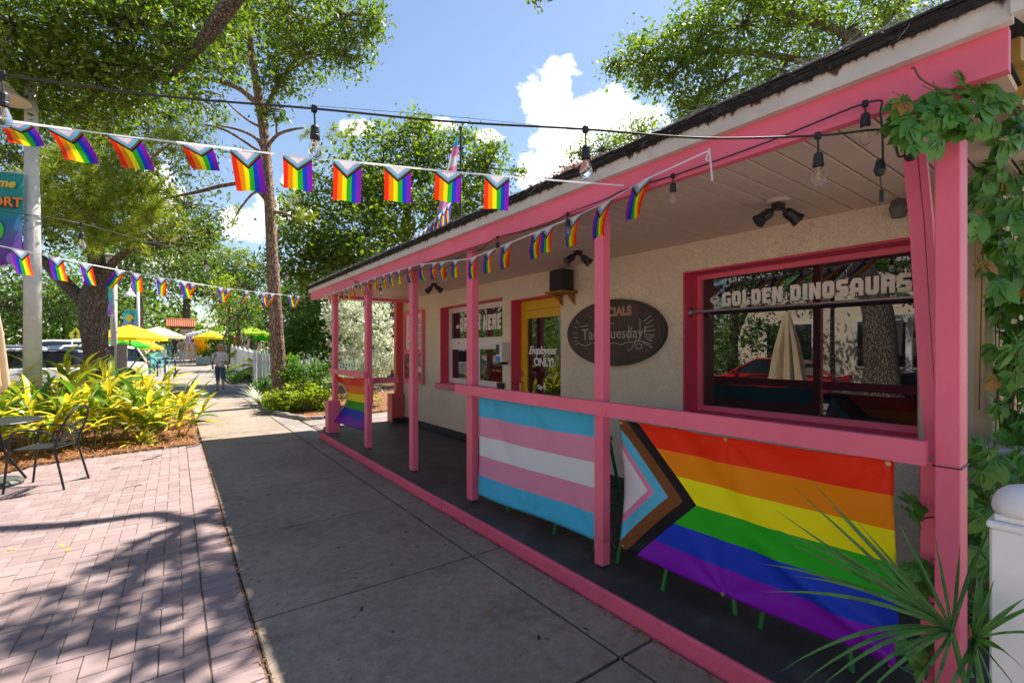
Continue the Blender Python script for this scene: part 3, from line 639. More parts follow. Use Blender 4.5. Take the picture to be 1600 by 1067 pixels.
for k in range(74):                    # soffit boards running out from the wall
    y0 = .28+k*.13; z = 2.470+rz(y0); mb = MB()
    mb.prism([(y0+.010, z+.004), (y0+.014, z), (y0+.126, z), (y0+.13, z+.004), (y0+.13, z+.014), (y0+.010, z+.014)], 'x', 2.237, 3.749)
    mb.build('soffit_board', colmat('soffit', (.62, .49, .42), .5), B)
eave(2.237, 3.749, 2.488, 2.494, .28, 9.9, 'soffit_gap_shade', M['dark'])  # black sheet stands in for the shade in the gaps between boards
# roof: slab and layered shingle courses at the drip edge
def roofz(x, y): return 2.655+rz(y)+max(0, min(x, 6.6)-2.12)*.30 - max(0, x-6.6)*.3
mb = MB()
mb.grid(lambda u, v: (2.125+(11.2-2.125)*u, .26+9.68*v, roofz(2.125+9.075*u, .26+9.68*v)-.01), 20, 2)
mb.grid(lambda u, v: (2.20+(11.2-2.20)*u, .26+9.68*v, roofz(2.20+9.0*u, .26+9.68*v)-.06), 20, 2)
for y in (.26, 9.94):
    for i in range(20):
        xa, xb = 2.125+9.075*i/20, 2.125+9.075*(i+1)/20; mb.face([(xa, y, roofz(xa, y)-.06), (xb, y, roofz(xb, y)-.06), (xb, y, roofz(xb, y)-.01), (xa, y, roofz(xa, y)-.01)])
mb.build('roof', M['shingles'], B)
rr = random.Random(11)
lay = MB()
for L_ in range(5):                    # drip-edge layers, ragged
    n = 120; xo = 2.128-.006*L_; z0 = -.012+.006*L_
    for k in range(n):
        y0 = .255+9.69*k/n; y1 = .255+9.69*(k+1)/n; j = rr.uniform(-.008, .004); t = .0055+rr.uniform(0, .002); za = 2.66+rz(y0)+z0; zb = 2.66+rz(y1)+z0; lo = len(lay.v)
        x1 = xo+.4
        lay.v += [(xo+j, y0, za), (xo+j+rr.uniform(-.004, .004), y1, zb), (x1, y1, zb+.118), (x1, y0, za+.118), (xo+j, y0, za+t), (xo+j, y1, zb+t), (x1, y1, zb+t+.118), (x1, y0, za+t+.118)]
        for f in ((0, 1, 5, 4), (4, 5, 6, 7), (0, 4, 7, 3), (1, 2, 6, 5), (3, 2, 1, 0)): lay.f.append(tuple(lo+i for i in f)); lay.mi.append(0)
lay.build('shingle', M['shingles'], B, kind='stuff')
for k in range(30):                    # top course of tabs, one by one
    y0 = .26+k*.323; me = MB(); me.v = [(2.09, y0+.006, 0), (2.09, y0+.317, 0), (2.5, y0+.317, .123), (2.5, y0+.006, .123)]; zz = 2.66+rz(y0)+.018+rr.uniform(0, .003)
    me.v = [(x, y, z+zz) for x, y, z in me.v]; me.v += [(x, y, z+.007) for x, y, z in me.v]; me.f = [(0, 1, 5, 4), (4, 5, 6, 7), (0, 4, 7, 3), (1, 2, 6, 5), (3, 2, 1, 0)]; me.mi = [0]*5
    me.build('shingle', M['shingle'], B)
mb = MB()                              # needles and litter caught on the edge
for k in range(1300):
    y = rr.uniform(.3, 9.8); x = 2.10+abs(rr.gauss(0, .05)); z = roofz(x, y)+.036+rr.uniform(0, .008); l = rr.uniform(.03, .09); a = rr.gauss(math.pi/2, .5); dz = rr.gauss(-.006, .02); w = .0014
    dx, dy = math.cos(a)*l, math.sin(a)*l; mb.face([(x-dx, y-dy, z-dz-w), (x+dx, y+dy, z+dz-w), (x+dx, y+dy, z+dz+w), (x-dx, y-dy, z-dz+w)])
tag(mb.build('roof_needles', colmat('dead_needles', (.30, .28, .26), .9)), kind='stuff')
mb = MB()
c = PX(890, 278, 2.14)
for k in range(260):
    y = c.y+rr.gauss(0, .13); x = 2.13+abs(rr.gauss(0, .05)); z = roofz(x, y)+.035+abs(rr.gauss(0, .02)); l = rr.uniform(.01, .035); a = rr.uniform(0, 6.3)
    mb.face([(x, y, z), (x+math.cos(a)*l, y+math.sin(a)*l, z+rr.uniform(0, l)), (x+.01, y+.5*l, z+l)])
tag(mb.build('leaf_debris', colmat('orange_dead_leaf', (.42, .15, .04), .8)), kind='stuff')
# near rake
MB().prism([(2.12, 2.56), (6.6, 3.90), (6.6, 4.01), (2.12, 2.67)], 'y', .225, .262).build('rake_board', M['fascia'], B)
MB().prism([(2.12, 2.655), (6.62, 3.995), (6.62, 4.05), (2.12, 2.72)], 'y', .20, .265).build('rake_trim', colmat('grey_trim', (.36, .40, .46), .5), B)
MB().prism([(2.34, 2.50), (6.6, 3.78), (6.6, 3.86), (2.34, 2.58)], 'y', .265, .60).build('rake_soffit', colmat('ochre_wood', (.46, .28, .05), .7, col2=(.34, .19, .03), scale=6), B)
for k in range(5): MB().box(2.5+k*.55, 2.56+k*.55, .265, .60, 2.44+k*.165, 2.53+k*.165).build('lookout', colmat('ochre_wood', (.46, .28, .05)), B)
MB().prism([(3.76, 2.74), (9.3, 2.74), (6.6, 3.9), (3.77, 3.08)], 'y', .58, .66).build('gable', colmat('tan_siding', (.60, .45, .27)), B)
MB().prism([(2.2, 2.60), (9.3, 2.74), (6.6, 3.95)], 'y', 9.25, 9.35).build('gable', M['stucco'], B)
# white ledge at the side wall
MB().cbox(3.5, 3.95, .36, .565, .93, .985, .006).box(3.56, 3.60, .42, .56, .1, .93).build('side_ledge', M['white'], B)

# --- big picture window
def frame_rect(mb, X0, X1, y0, y1, z0, z1, w):
    mb.box(X0, X1, y0, y0+w, z0, z1); mb.box(X0, X1, y1-w, y1, z0, z1); mb.box(X0, X1, y0+w, y1-w, z0, z0+w); mb.box(X0, X1, y0+w, y1-w, z1-w, z1)
mb = MB(); frame_rect(mb, XG-.03, XG+.02, .862, 2.50, .965, 2.213, .045)
W1 = mb.build('window', M['pink'], B, 'big dark picture window with white shop lettering')
mb = MB(); mb.box(XW-.012, XW+.2, 2.492, 2.508, .955, 2.225); mb.box(XW-.012, XW+.2, .85, 2.492, 2.209, 2.224); mb.box(XW-.03, XW+.19, .85, 2.492, .94, .964); mb.build('window_reveal', M['pinkd'], W1)
MB().box(XG+.008, XG+.014, .9, 2.46, 1.0, 2.18).build('pane', M['glass'], W1)
# shop lettering: chunky plate letters cut with thin slots, six units high
def poly_letters(text, h, parent, X, y_left, z0, y_right):
    G = {'G': [[(0, 0), (5, 0), (5, 3.4), (2.9, 3.4), (2.9, 2.6), (3.3, 2.6), (3.3, 1.5), (1.9, 1.5), (1.9, 4.6), (5, 4.6), (5, 5.2), (4.2, 6), (.8, 6), (0, 5.2)]],
         'O': 'ring', 'L': [[(0, 0), (4.3, 0), (4.3, 1.7), (2.1, 1.7), (2.1, 6), (0, 6)]], 'D': 'dee',
         'E': [[(0, 0), (4.4, 0), (4.4, 1.5), (2.1, 1.5), (2.1, 2.3), (3.9, 2.3), (3.9, 3.7), (2.1, 3.7), (2.1, 4.5), (4.4, 4.5), (4.4, 6), (0, 6)]],
         'N': [[(0, 0), (2, 0), (2, 3.0), (3.2, 0), (5.2, 0), (5.2, 6), (3.2, 6), (3.2, 3.2), (2, 6), (0, 6)]],
         'I': [[(0, 0), (2.1, 0), (2.1, 6), (0, 6)]],
         'S': [[(0, 0), (4.3, 0), (5, .8), (5, 3), (4.2, 3.7), (2.0, 3.7), (2.0, 4.5), (4.8, 4.5), (4.8, 6), (.7, 6), (0, 5.2), (0, 3.1), (.8, 2.4), (3, 2.4), (3, 1.5), (0, 1.5)]],
         'A': [[(0, 0), (1.9, 0), (1.9, 1.3), (3.3, 1.3), (3.3, 0), (5.2, 0), (5.2, 4.6), (4.0, 6), (2.62, 6), (2.62, 4.2), (3.2, 4.2), (3.2, 2.8), (2.0, 2.8), (2.0, 4.2), (2.58, 4.2), (2.58, 6), (1.2, 6), (0, 4.6)]],
         'U': [[(0, 1), (.9, 0), (4.2, 0), (5.1, 1), (5.1, 6), (3.1, 6), (3.1, 1.6), (2.0, 1.6), (2.0, 6), (0, 6)]],
         'R': [[(0, 0), (2, 0), (2, 2.2), (2.9, 2.2), (3.1, 0), (5.1, 0), (4.9, 2.6), (5.1, 3.4), (5.1, 5.2), (4.3, 6), (2.5, 6), (2.5, 4.5), (3.1, 4.5), (3.1, 3.7), (2.0, 3.7), (2.0, 4.5), (2.45, 4.5), (2.45, 6), (0, 6)]],
         'H': [[(0, 0), (2, 0), (2, 2.2), (3, 2.2), (3, 0), (5, 0), (5, 6), (3, 6), (3, 3.8), (2, 3.8), (2, 6), (0, 6)]],
         '*': [[(2.5+2.3*math.cos(a)*(1 if i % 2 else .35), 3+2.3*math.sin(a)*(1 if i % 2 else .35)) for i, a in enumerate([k*math.pi/6 for k in range(12)])]],
         '^': 'gem', ' ': None}
    x = 0; shapes = []
    for ch in text:
        g = G[ch]
        if g is None: x += 3; continue
        w = 5.2
        if g == 'ring': shapes += [[(x, .9), (x+.9, 0), (x+2.4, 0), (x+2.4, 1.7), (x+2.0, 1.7), (x+2.0, 4.3), (x+2.4, 4.3), (x+2.4, 6), (x+.9, 6), (x, 5.1)], [(x+2.4, 0), (x+4.2, 0), (x+5.1, .9), (x+5.1, 5.1), (x+4.2, 6), (x+2.4, 6), (x+2.4, 4.3), (x+3.1, 4.3), (x+3.1, 1.7), (x+2.4, 1.7)]]
        elif g == 'dee': shapes += [[(x, 0), (x+2.4, 0), (x+2.4, 1.6), (x+2.0, 1.6), (x+2.0, 4.4), (x+2.4, 4.4), (x+2.4, 6), (x, 6)], [(x+2.4, 0), (x+3.9, 0), (x+5, 1.2), (x+5, 4.8), (x+3.9, 6), (x+2.4, 6), (x+2.4, 4.4), (x+3.0, 4.4), (x+3.0, 1.6), (x+2.4, 1.6)]]
        elif g == 'gem':
            for tri in ([(.1, 3.6), (1.5, 3.6), (2.6, .3)], [(1.8, 3.6), (3.6, 3.6), (2.7, .5)], [(3.9, 3.6), (5.3, 3.6), (2.9, .3)], [(.2, 4.0), (1.3, 5.5), (1.6, 4.0)], [(1.6, 5.6), (2.6, 5.6), (1.9, 4.1)], [(3.8, 5.6), (2.8, 5.6), (3.5, 4.1)], [(5.2, 4.0), (4.1, 5.5), (3.8, 4.0)]): shapes.append([(x+a, b) for a, b in tri])
            w = 5.6
        else:
            shapes.append([(x+a, b) for a, b in g[0]]); w = max(a for a, b in g[0])
            if ch == 'R': pass
        x += w+.75
    tot = x-.75; sc = (y_left-y_right)/tot; mb = MB()
    for sh in shapes:
        mb.prism([(-(a*sc), b/6*h) for a, b in sh], 'x', -.0015, .0)
    mb.v = [(X+a, y_left+b, z0+c) for a, b, c in mb.v]
    return mb.build('lettering', M['letter'], parent)
XL = XG+.0035
p0, p1 = PX(1109, 474, XL), PX(1129, 474, XL)
poly_letters('^', .10, W1, XL, PX(1109, 470, XL).y, 1.915, PX(1126, 470, XL).y)
poly_letters('GOLDEN DINOSAURS', .128, W1, XL, PX(1129, 470, XL).y, 1.905, PX(1425, 450, XL).y)
# tubular bar across the window
rod = MB().tube([(3.83, 2.489, 1.865), (3.83, .87, 1.85)], .014, 10).lathe([(.045, 0), (.045, .012), (.02, .025)], (3.83, 2.49, 1.865), 14, axis=(0, -1, 0)); rod.build('window_bar', M['steel'], B, smooth=False)

# --- order window
mb = MB(); X0, X1 = 3.90, 3.95; y0, y1, zb, zt = 5.42, 7.285, .965, 2.255
mb.box(X0, X1, y0, y0+.07, zb, zt); mb.box(X0, X1, y1-.07, y1, zb, zt); mb.box(X0, X1, y0+.07, y1-.07, zt-.08, zt); mb.box(X0, X1, y0+.07, y1-.07, 1.575, 1.73); mb.box(X0, X1, y0+.07, y1-.07, zb, zb+.055)
W2 = mb.build('window', M['vinylw'], B, 'white vinyl order window with a lettered light above two sliding panes')
mb = MB(); mb.box(XW-.012, XW+.16, 7.282, 7.30, .90, 2.27); mb.box(XW-.012, XW+.16, 5.40, 7.282, 2.256, 2.272); mb.build('window_reveal', M['pinkd'], W2)
MB().cbox(3.66, 3.93, 5.34, 7.37, .885, .962, .006).build('sill', M['pink'], W2)
MB().box(3.93, 3.935, 5.49, 7.215, 1.73, 2.175).build('pane', M['glass'], W2)
for (a, b, xo) in ((5.495, 6.31, .0), (6.36, 7.21, -.012)):
    mb = MB(); frame_rect(mb, 3.915+xo, 3.94+xo, a, b, 1.022, 1.573, .028); s = mb.build('sash', M['vinylw'], W2)
    MB().box(3.928+xo, 3.931+xo, a+.028, b-.028, 1.05, 1.545).build('pane', M['glass'], s)
MB().box(3.89, 3.93, 6.312, 6.358, 1.022, 1.573).build('mullion', M['vinylw'], W2)
for px in (717, 743): q = PX(px, 536, 3.898); MB().lathe([(.018, 0), (.018, .004), (.006, .006)], q, 8, axis=(-1, 0, 0)).build('emblem', colmat('grey_emblem', (.12, .12, .12)), W2)
XL2 = 3.928
poly_letters('*', .13, W2, XL2, PX(711, 510, XL2).y, 1.87, PX(719, 510, XL2).y)
poly_letters('ORDER HERE', .235, W2, XL2, PX(719, 510, XL2).y, 1.845, PX(783, 505, XL2).y)
MB().box(3.905, 3.908, 5.53, 5.62, 1.12, 1.23).build('sticker', colmat('blue_sticker', (.02, .25, .75)), W2)
MB().box(3.902, 3.905, 5.54, 5.60, 1.24, 1.33).build('sticker', colmat('red_sticker', (.7, .03, .05)), W2)
# --- door
mb = MB(); y0, y1 = 4.19, 5.17; X0, X1 = 3.90, 3.945
mb.box(X0, X1, y0, y1, 2.07, 2.195); mb.box(X0, X1, y0, y0+.03, .092, 2.07); mb.box(X0, X1, y1-.03, y1, .092, 2.07); DF = mb.build('door', M['yellow'], B, 'yellow staff door with a tall mirrored pane and white lettering')
mb = MB(); mb.box(3.895, 3.94, y0+.032, y0+.14, .1, 2.065); mb.box(3.895, 3.94, y1-.14, y1-.032, .1, 2.065); mb.box(3.895, 3.94, y0+.14, y1-.14, 1.955, 2.065); mb.box(3.895, 3.94, y0+.14, y1-.14, .1, .30); mb.build('door_frame', M['yellow'], DF)
MB().box(3.918, 3.924, y0+.14, y1-.14, .30, 1.955).build('pane', M['glass'], DF)
mb = MB(); mb.box(XW-.012, XW+.15, 5.171, 5.19, .09, 2.21); mb.box(XW-.012, XW+.15, 4.17, 5.171, 2.196, 2.212); mb.build('door_reveal', M['pinkd'], DF)
h = PX(817, 583, 3.885); MB().box(3.87, 3.894, h.y-.02, h.y+.03, h.z-.03, h.z+.03).tube([(3.88, h.y, h.z-.12), (3.84, h.y, h.z-.14), (3.84, h.y, h.z-.30), (3.88, h.y, h.z-.32)], .01, 8).build('handle', M['steel'], DF)
XD = 3.9165
def wt(body, px, py, size, **k):
    q = PX(px, py, XD); return text_on_wall(body, size, M['letter'], DF, XD, q.y, q.z, **k)
wt('Employees', 826, 553, .15, bold=.004, shear=.35, spacing=.86)
wt('ONLY!', 834, 571, .15, bold=.005, spacing=.9)
wt('Open', 840, 607, .075, bold=.004)
MB().tube([(XD, y1-.25, 1.52), (XD, y1-.30, 1.5), (XD, y1-.55, 1.52)], .004, 4).build('lettering', M['letter'], DF)
# --- menu case
mb = MB(); y0, y1 = 7.94, 8.84
mb.box(3.70, 3.748, y0, y0+.06, .9, 2.285); mb.box(3.70, 3.748, y1-.06, y1, .9, 2.285); mb.box(3.70, 3.748, y0+.06, y1-.06, 2.225, 2.285); mb.box(3.70, 3.748, y0+.06, y1-.06, 1.46, 1.55); mb.box(3.70, 3.748, y0+.06, y1-.06, .9, .97)
MC = mb.build('menu_case', M['pink'], B, 'pink framed case with a paper menu over a poster')
MB().box(3.735, 3.747, y0+.06, y1-.06, 1.55, 2.225).build('menu_sheet', colmat('menu_paper', (.74, .68, .60), .6), MC)
for k in range(26):
    z = 2.13-.021*k; w = random.uniform(.2, .3)
    if k in (6, 13, 19): continue
    MB().box(3.732, 3.7345, y0+.10, y0+.10+w, z, z+.008).box(3.732, 3.7345, y0+.47, y0+.47+random.uniform(.2, .3), z, z+.008).build('printed_line', colmat('menu_ink', (.10, .09, .09)), MC)
text_on_wall('MENU', .075, colmat('menu_ink', (.10, .09, .09)), MC, 3.733, y0+.62, 2.155, bold=.003)
MB().box(3.735, 3.747, y0+.06, y1-.06, .97, 1.46).build('poster', mat('dim_poster', (.03, .05, .04), (.28, .30, .16), rough=.3, scale=7, mixr=(.4, .6)), MC)
MB().box(3.73, 3.7345, y0+.10, y0+.44, 1.12, 1.22).build('paper_note', colmat('menu_paper', (.74, .68, .60)), MC)

# ============================================================ THINGS ON THE WALL
# oval chalkboard
OV = empty('chalkboard', (3.735, 3.335, 1.703), 'dark oval specials chalkboard hung on the stucco wall', 'chalkboard')
def oval(rx, rz_, n=56): return [(3.335+rx*math.cos(2*math.pi*k/n), 1.703+rz_*math.sin(2*math.pi*k/n)) for k in range(n)]
MB().prism(oval(.665, .348), 'x', 3.69, 3.748).build('rim', colmat('dark_oval_wood', (.035, .024, .02), .5), OV)
MB().prism(oval(.64, .325), 'x', 3.684, 3.689).build('board', mat('smudged_chalkboard', (.040, .030, .028), (.095, .055, .045), rough=.75, scale=3.5), OV)
chalk = colmat('chalk', (.36, .31, .27), .9); chalkw = colmat('white_chalk', (.50, .48, .45), .9); XC = 3.6835
def oc(px, py): q = PX(px, py, XC); return (XC, q.y, q.z)
def ct(body, px, py, size, m, **k): q = PX(px, py, XC); return text_on_wall(body, size, m, OV, XC, q.y, q.z, ext=.0005, **k)
ct('SPECIALS', 929, 496, .125, mat('copper_chalk', (.42, .24, .16), rough=.9), bold=.006)
ct('Taco', 909, 531, .17, chalk, bold=.001)
ct('Tuesday!', 943, 529, .155, chalk, bold=.001)
def zoomc(x, y): return (870+x/8.889, 460+y/8.889)
strokes = [[(330, 450), (435, 430)], [(262, 350), (315, 418)], [(232, 450), (285, 465)], [(225, 540), (285, 540)], [(235, 600), (295, 603)], [(232, 655), (300, 655)],
           [(1200, 380), (1310, 290)], [(1235, 412), (1335, 350)], [(1218, 462), (1340, 430)], [(1240, 505), (1360, 495)], [(1235, 552), (1355, 565)], [(1235, 585), (1340, 600)], [(1240, 610), (1320, 650)], [(1180, 645), (1310, 695)], [(1185, 655), (1330, 745)],
           [(1000, 430), (1000, 640)], [(1155, 340), (1160, 620)], [(480, 315), (485, 322)], [(735, 405), (800, 405)],
           [(255, 700), (300, 680), (345, 700), (400, 715), (460, 690), (520, 670), (600, 700), (700, 690), (770, 675), (820, 675), (880, 700), (920, 690), (970, 665), (1030, 665), (1080, 660), (1120, 645), (1180, 650), (1240, 690)],
           [(1110, 600), (1080, 690), (1030, 760), (980, 780)], [(1095, 720), (1110, 690), (1150, 680), (1180, 700), (1175, 740), (1140, 760), (1105, 745), (1095, 720)]]
mb = MB()
for s in strokes: mb.tube([oc(*zoomc(x, y)) for x, y in s], .0035, 4)
mb.build('chalk_marks', chalkw, OV)
# speaker on its shelf
c = PX(877, 457, 3.62)
SH = empty('speaker_shelf', (3.745, c.y, 2.19), 'small golden wood shelf on brackets holding a black speaker', 'shelf')
ys = c.y; MB().cbox(3.50, 3.745, ys-.15, ys+.15, 2.175, 2.20, .004).build('board', M['wood'], SH)
for s in (-.10, .11): MB().prism([(3.745, 2.174), (3.62, 2.174), (3.725, 2.07), (3.745, 2.05)], 'y', ys+s, ys+s+.02).build('bracket', M['wood'], SH)
SP = empty('speaker', (3.6, ys, 2.201), 'black boxy outdoor speaker standing on the small wall shelf', 'speaker')
MB().cbox(3.535, 3.715, ys-.11, ys+.12, 2.2015, 2.45, .012).build('cabinet', M['blackm'], SP)
MB().cbox(3.526, 3.534, ys-.095, ys+.105, 2.215, 2.435, .003).build('grille', colmat('grille_black', (.025, .02, .03), .8), SP)
# hand sanitiser dispenser
q = PX(786, 552, 3.66)
DS = empty('soap_dispenser', (3.745, 5.29, 1.33), 'white wall dispenser with a pump and blue label', 'dispenser')
MB().cbox(3.60, 3.748, 5.225, 5.355, 1.36, 1.63, .012).build('cabinet', colmat('dispenser_white', (.70, .66, .62), .35), DS)
MB().box(3.594, 3.599, 5.27, 5.345, 1.47, 1.60).build('window_slot', M['black'], DS)
MB().cbox(3.62, 3.72, 5.24, 5.33, 1.325, 1.358, .006).build('pump', M['blackm'], DS)
MB().box(3.594, 3.5985, 5.25, 5.345, 1.37, 1.44).build('label', colmat('blue_sticker', (.02, .25, .75)), DS)
# black cups on the sill
for k, (yy, lab) in enumerate(((5.375, 'black cup on the order sill, nearer the door'), (5.455, 'black cup on the order sill, farther from the door'))):
    CU = empty('cup', (3.72, yy, .9625), lab, 'cup', 'black cups on the order window sill')
    MB().lathe([(.028, .963), (.036, 1.05), (.037, 1.055)], (3.72, yy, 0), 14).build('cup_body', M['black'], CU); MB().lathe([(.039, 1.0551), (.039, 1.063), (.03, 1.066)], (3.72, yy, 0), 14).build('lid', M['blackm'], CU)
# twin ceiling spotlights
def spot(p, ang, label):
    R = empty('ceiling_spotlight', p, label, 'spotlight', 'twin black spotlights under the porch ceiling')
    x, y, z = p
    MB().lathe([(.06, -.018), (.075, 0)], (x, y, z), 16).build('base_plate', colmat('pale_plate', (.5, .44, .38)), R)
    MB().cbox(x-.035, x+.035, y-.03, y+.03, z-.06, z-.019, .006).build('junction', M['black'], R)
    for s in (-1, 1):
        d = Vector((math.cos(ang)*s*.85, math.sin(ang)*s*.85, -.65)).normalized(); a = Vector((x, y, z-.05))+Vector((d.x, d.y, 0))*.02
        MB().tube([a, a+d*.035], .012, 8).lathe([(.022, 0), (.034, .02), (.036, .075), (.046, .105), (.044, .108)], a+d*.03, 14, axis=d).build('lamp_head', M['black'], R)
sp = PZ(1216, 313, 2.468); spot((sp.x, sp.y, 2.468), math.radians(-42), 'nearest pair of black spotlights, in front of the picture window')
sp = PZ(903, 389, 2.50); spot((sp.x, sp.y, 2.50), math.radians(-20), 'middle pair of black spotlights, above the oval chalkboard')
sp = PZ(678, 441, 2.535); spot((sp.x, sp.y, 2.535), math.radians(-60), 'farthest pair of black spotlights, above the menu case')
CM = empty('camera_dome', PX(1404, 325, 3.7), 'small dark fixture on the wall top behind the leaning board', 'fixture')
q = PX(1404, 325, 3.70); MB().lathe([(.035, -.06), (.05, 0), (.03, .06)], q, 10).build('housing', colmat('grey_emblem', (.12, .12, .12)), CM); MB().box(q.x, 3.749, q.y-.02, q.y+.02, q.z-.02, q.z+.02).build('mount', M['black'], CM)

# ============================================================ BANNERS ON THE RAIL
def banner(name, label, cat, TL, TR, BR, BL, m, depth, nu=56, nv=36, leftcurve=0.0, grom=True):
    TL, TR, BR, BL = map(Vector, (TL, TR, BR, BL)); root = empty(name, (TL+TR)/2, label, cat)
    def fn(u, v):               # v=0 top
        p = TL.lerp(TR, u).lerp(BL.lerp(BR, u), v)
        if leftcurve: p = p + Vector((0, -leftcurve*math.sin(math.pi*v)*(1-u)**6, 0))
        p.x += depth(u, v); p.z += -.012*math.sin(math.pi*u)*(1-v); return p
    mb = MB(); mb.grid(fn, nu, nv)
    o = mb.build('cloth', m, root, smooth=True)
    s = o.modifiers.new('t', 'SOLIDIFY'); s.thickness = .0012
    for (u, v) in ([(.012, .02), (.5, .012), (.988, .02), (.988, .985), (.5, .988), (.012, .985)] if grom else []):
        p = fn(u, v)+Vector((-.004, 0, 0))
        MB().lathe([(.011, 0), (.011, .003), (.006, .004)], p, 12, axis=(-1, 0, 0)).build('grommet', colmat('brass', (.45, .35, .22), .4, metal=.8), root)
    return root, fn
XB = 2.285
def dep1(u, v): return .012*math.sin(7*u+3*v)*(.3+v)+.010*math.sin(17*u-6*v)*(1-v)**2+.02*math.sin(math.pi*v)*math.sin(math.pi*u) + .02*math.exp(-((u-.10-.35*v)/.05)**2)*(1-v) + sum(.009*math.exp(-5*math.hypot((u-cu)*1.4, (v-cv)*.8))*math.sin(9*math.atan2((v-cv)*.8, (u-cu)*1.4+1e-6)) for cu, cv in ((0, 0), (.5, 0), (1, 0), (1, 1), (0, 1), (.5, 1)))
banner('trans_pride_banner', 'blue, pink and white striped banner tied under the rail', 'banner', PX(748, 619, XB), PX(936, 643, XB), PX(936, 846, XB), PX(747, 772, XB), M['trans'], dep1)
def dep2(u, v):
    f = .016*math.sin(5*u+2.5*v)+.012*math.sin(13*u-7*v)*(1-v)+.025*math.sin(math.pi*v)*math.sin(math.pi*u)
    f += -.055*math.exp(-((v-(.62+.34*(u-.62)/.38))/.055)**2)*max(0, u-.5)*2   # fold running to the lower corner
    f += .03*math.exp(-((u-.30-.5*v)/.07)**2)*(1-v)
    f += .10*(1-u)**10*math.sin(math.pi*v)
    for cu, cv in ((0, 0), (.5, 0), (1, 0), (1, 1), (0, 1), (.5, 1)):
        du, dv = (u-cu)*1.4, (v-cv)*.8; f += .010*math.exp(-5*math.hypot(du, dv))*math.sin(9*math.atan2(dv, du+1e-6))
    return f
banner('progress_pride_banner', 'big rainbow banner with a chevron hanging between posts near the palm', 'banner', PX(967, 656, XB), PX(1397, 718, XB), PX(1405, 1046, XB), PX(968, 856, XB), M['banner'], dep2, 84, 56, -.06)
TLf, TRf, BRf, BLf = PX(520, 587, 2.26), PX(567.5, 591, 2.26), PX(567.5, 673, 2.26), PX(514, 656, 2.24)
def dep3(u, v): return .03*math.sin(9*u+2*v)*(1-v)+.10*math.sin(math.pi*v)+ .12*math.sin(math.pi*v)*(1-u)**2
M['banner3'] = striped('far_flag_print', RB, (.16, (.16, .165, .17, .175, .19)), trans=.35)
banner('small_progress_flag', 'sunlit rainbow flag curling under the short far rail', 'flag', TLf, TRf, BRf, BLf, M['banner3'], dep3, 30, 24, .16, grom=False)
# wires and cords that tie them
ties = []
def wire(pts, r, m, label, cat='wire'):
    o = MB().tube(pts, r, 5).build('tie_wire', m); return tag(o, label, cat)
q = PX(941, 845, 2.2475); z = q.z
wire([(2.247, 2.095, z), (2.247, 2.18, z-.004), (2.33, 2.185, z), (2.33, 2.098, z+.004), (2.247, 2.095, z-.002), (2.33, 2.09, z-.02), (XB, 2.02, z-.03)], .0022, colmat('rusty_wire', (.20, .14, .11)), 'thin wire knotted round the mid porch post below the banners')
z = 1.085
wire([(2.247, .397, z), (2.247, .474, z), (2.365, .476, z+.006), (2.365, .397, z+.004), (2.247, .396, z)], .0025, M['black'], 'dark twisted wire wrapped round the corner post at rail height')
wire([PX(1405, 1040, 2.28), PX(1425, 1052, 2.3), PX(1450, 1066, 2.3)], .002, colmat('teal_cord', (.15, .45, .42)), 'teal cord tying the lower corner of the rainbow banner', 'cord')

# ============================================================ GREEN STOOLS
def stool(name, x, y, h, ang, label):
    R = empty(name, (x, y, .088), label, 'stool', 'green metal stools behind the banners')
    c, s = math.cos(ang), math.sin(ang)
    def w(a, b, z): return (x+c*a-s*b, y+s*a+c*b, z)
    MB().lathe([(.15, 0), (.165, .006), (.165, .02), (.14, .028)], (x, y, .088+h), 20).build('seat', M['green'], R)
    feet = [(-.20, -.20), (.20, -.20), (.20, .20), (-.20, .20)]
    for a, b in feet: MB().tube([w(a*.5, b*.5, .088+h), w(a, b, .089)], .0125, 8).build('leg', M['green'], R)
    for zz in (.22, .40):
        k = 1-.5*zz/h; mb = MB()
        for i in range(4): p, q = feet[i], feet[(i+1) % 4]; mb.tube([w(p[0]*k, p[1]*k, .088+zz), w(q[0]*k, q[1]*k, .088+zz)], .008, 6)
        mb.build('stretcher', M['green'], R)
stool('bar_stool', 2.62, 3.22, .74, .35, 'green stool behind the left part of the striped banner')
stool('bar_stool', 2.60, 2.55, .74, .1, 'green stool behind the right part of the striped banner')
stool('bar_stool', 2.66, 2.02, .74, .5, 'green stool glimpsed between the two big banners')
stool('bar_stool', 2.58, 1.56, .74, .25, 'green stool behind the chevron of the rainbow banner')
stool('bar_stool', 2.62, .98, .74, .0, 'green stool behind the striped right half of the rainbow banner')

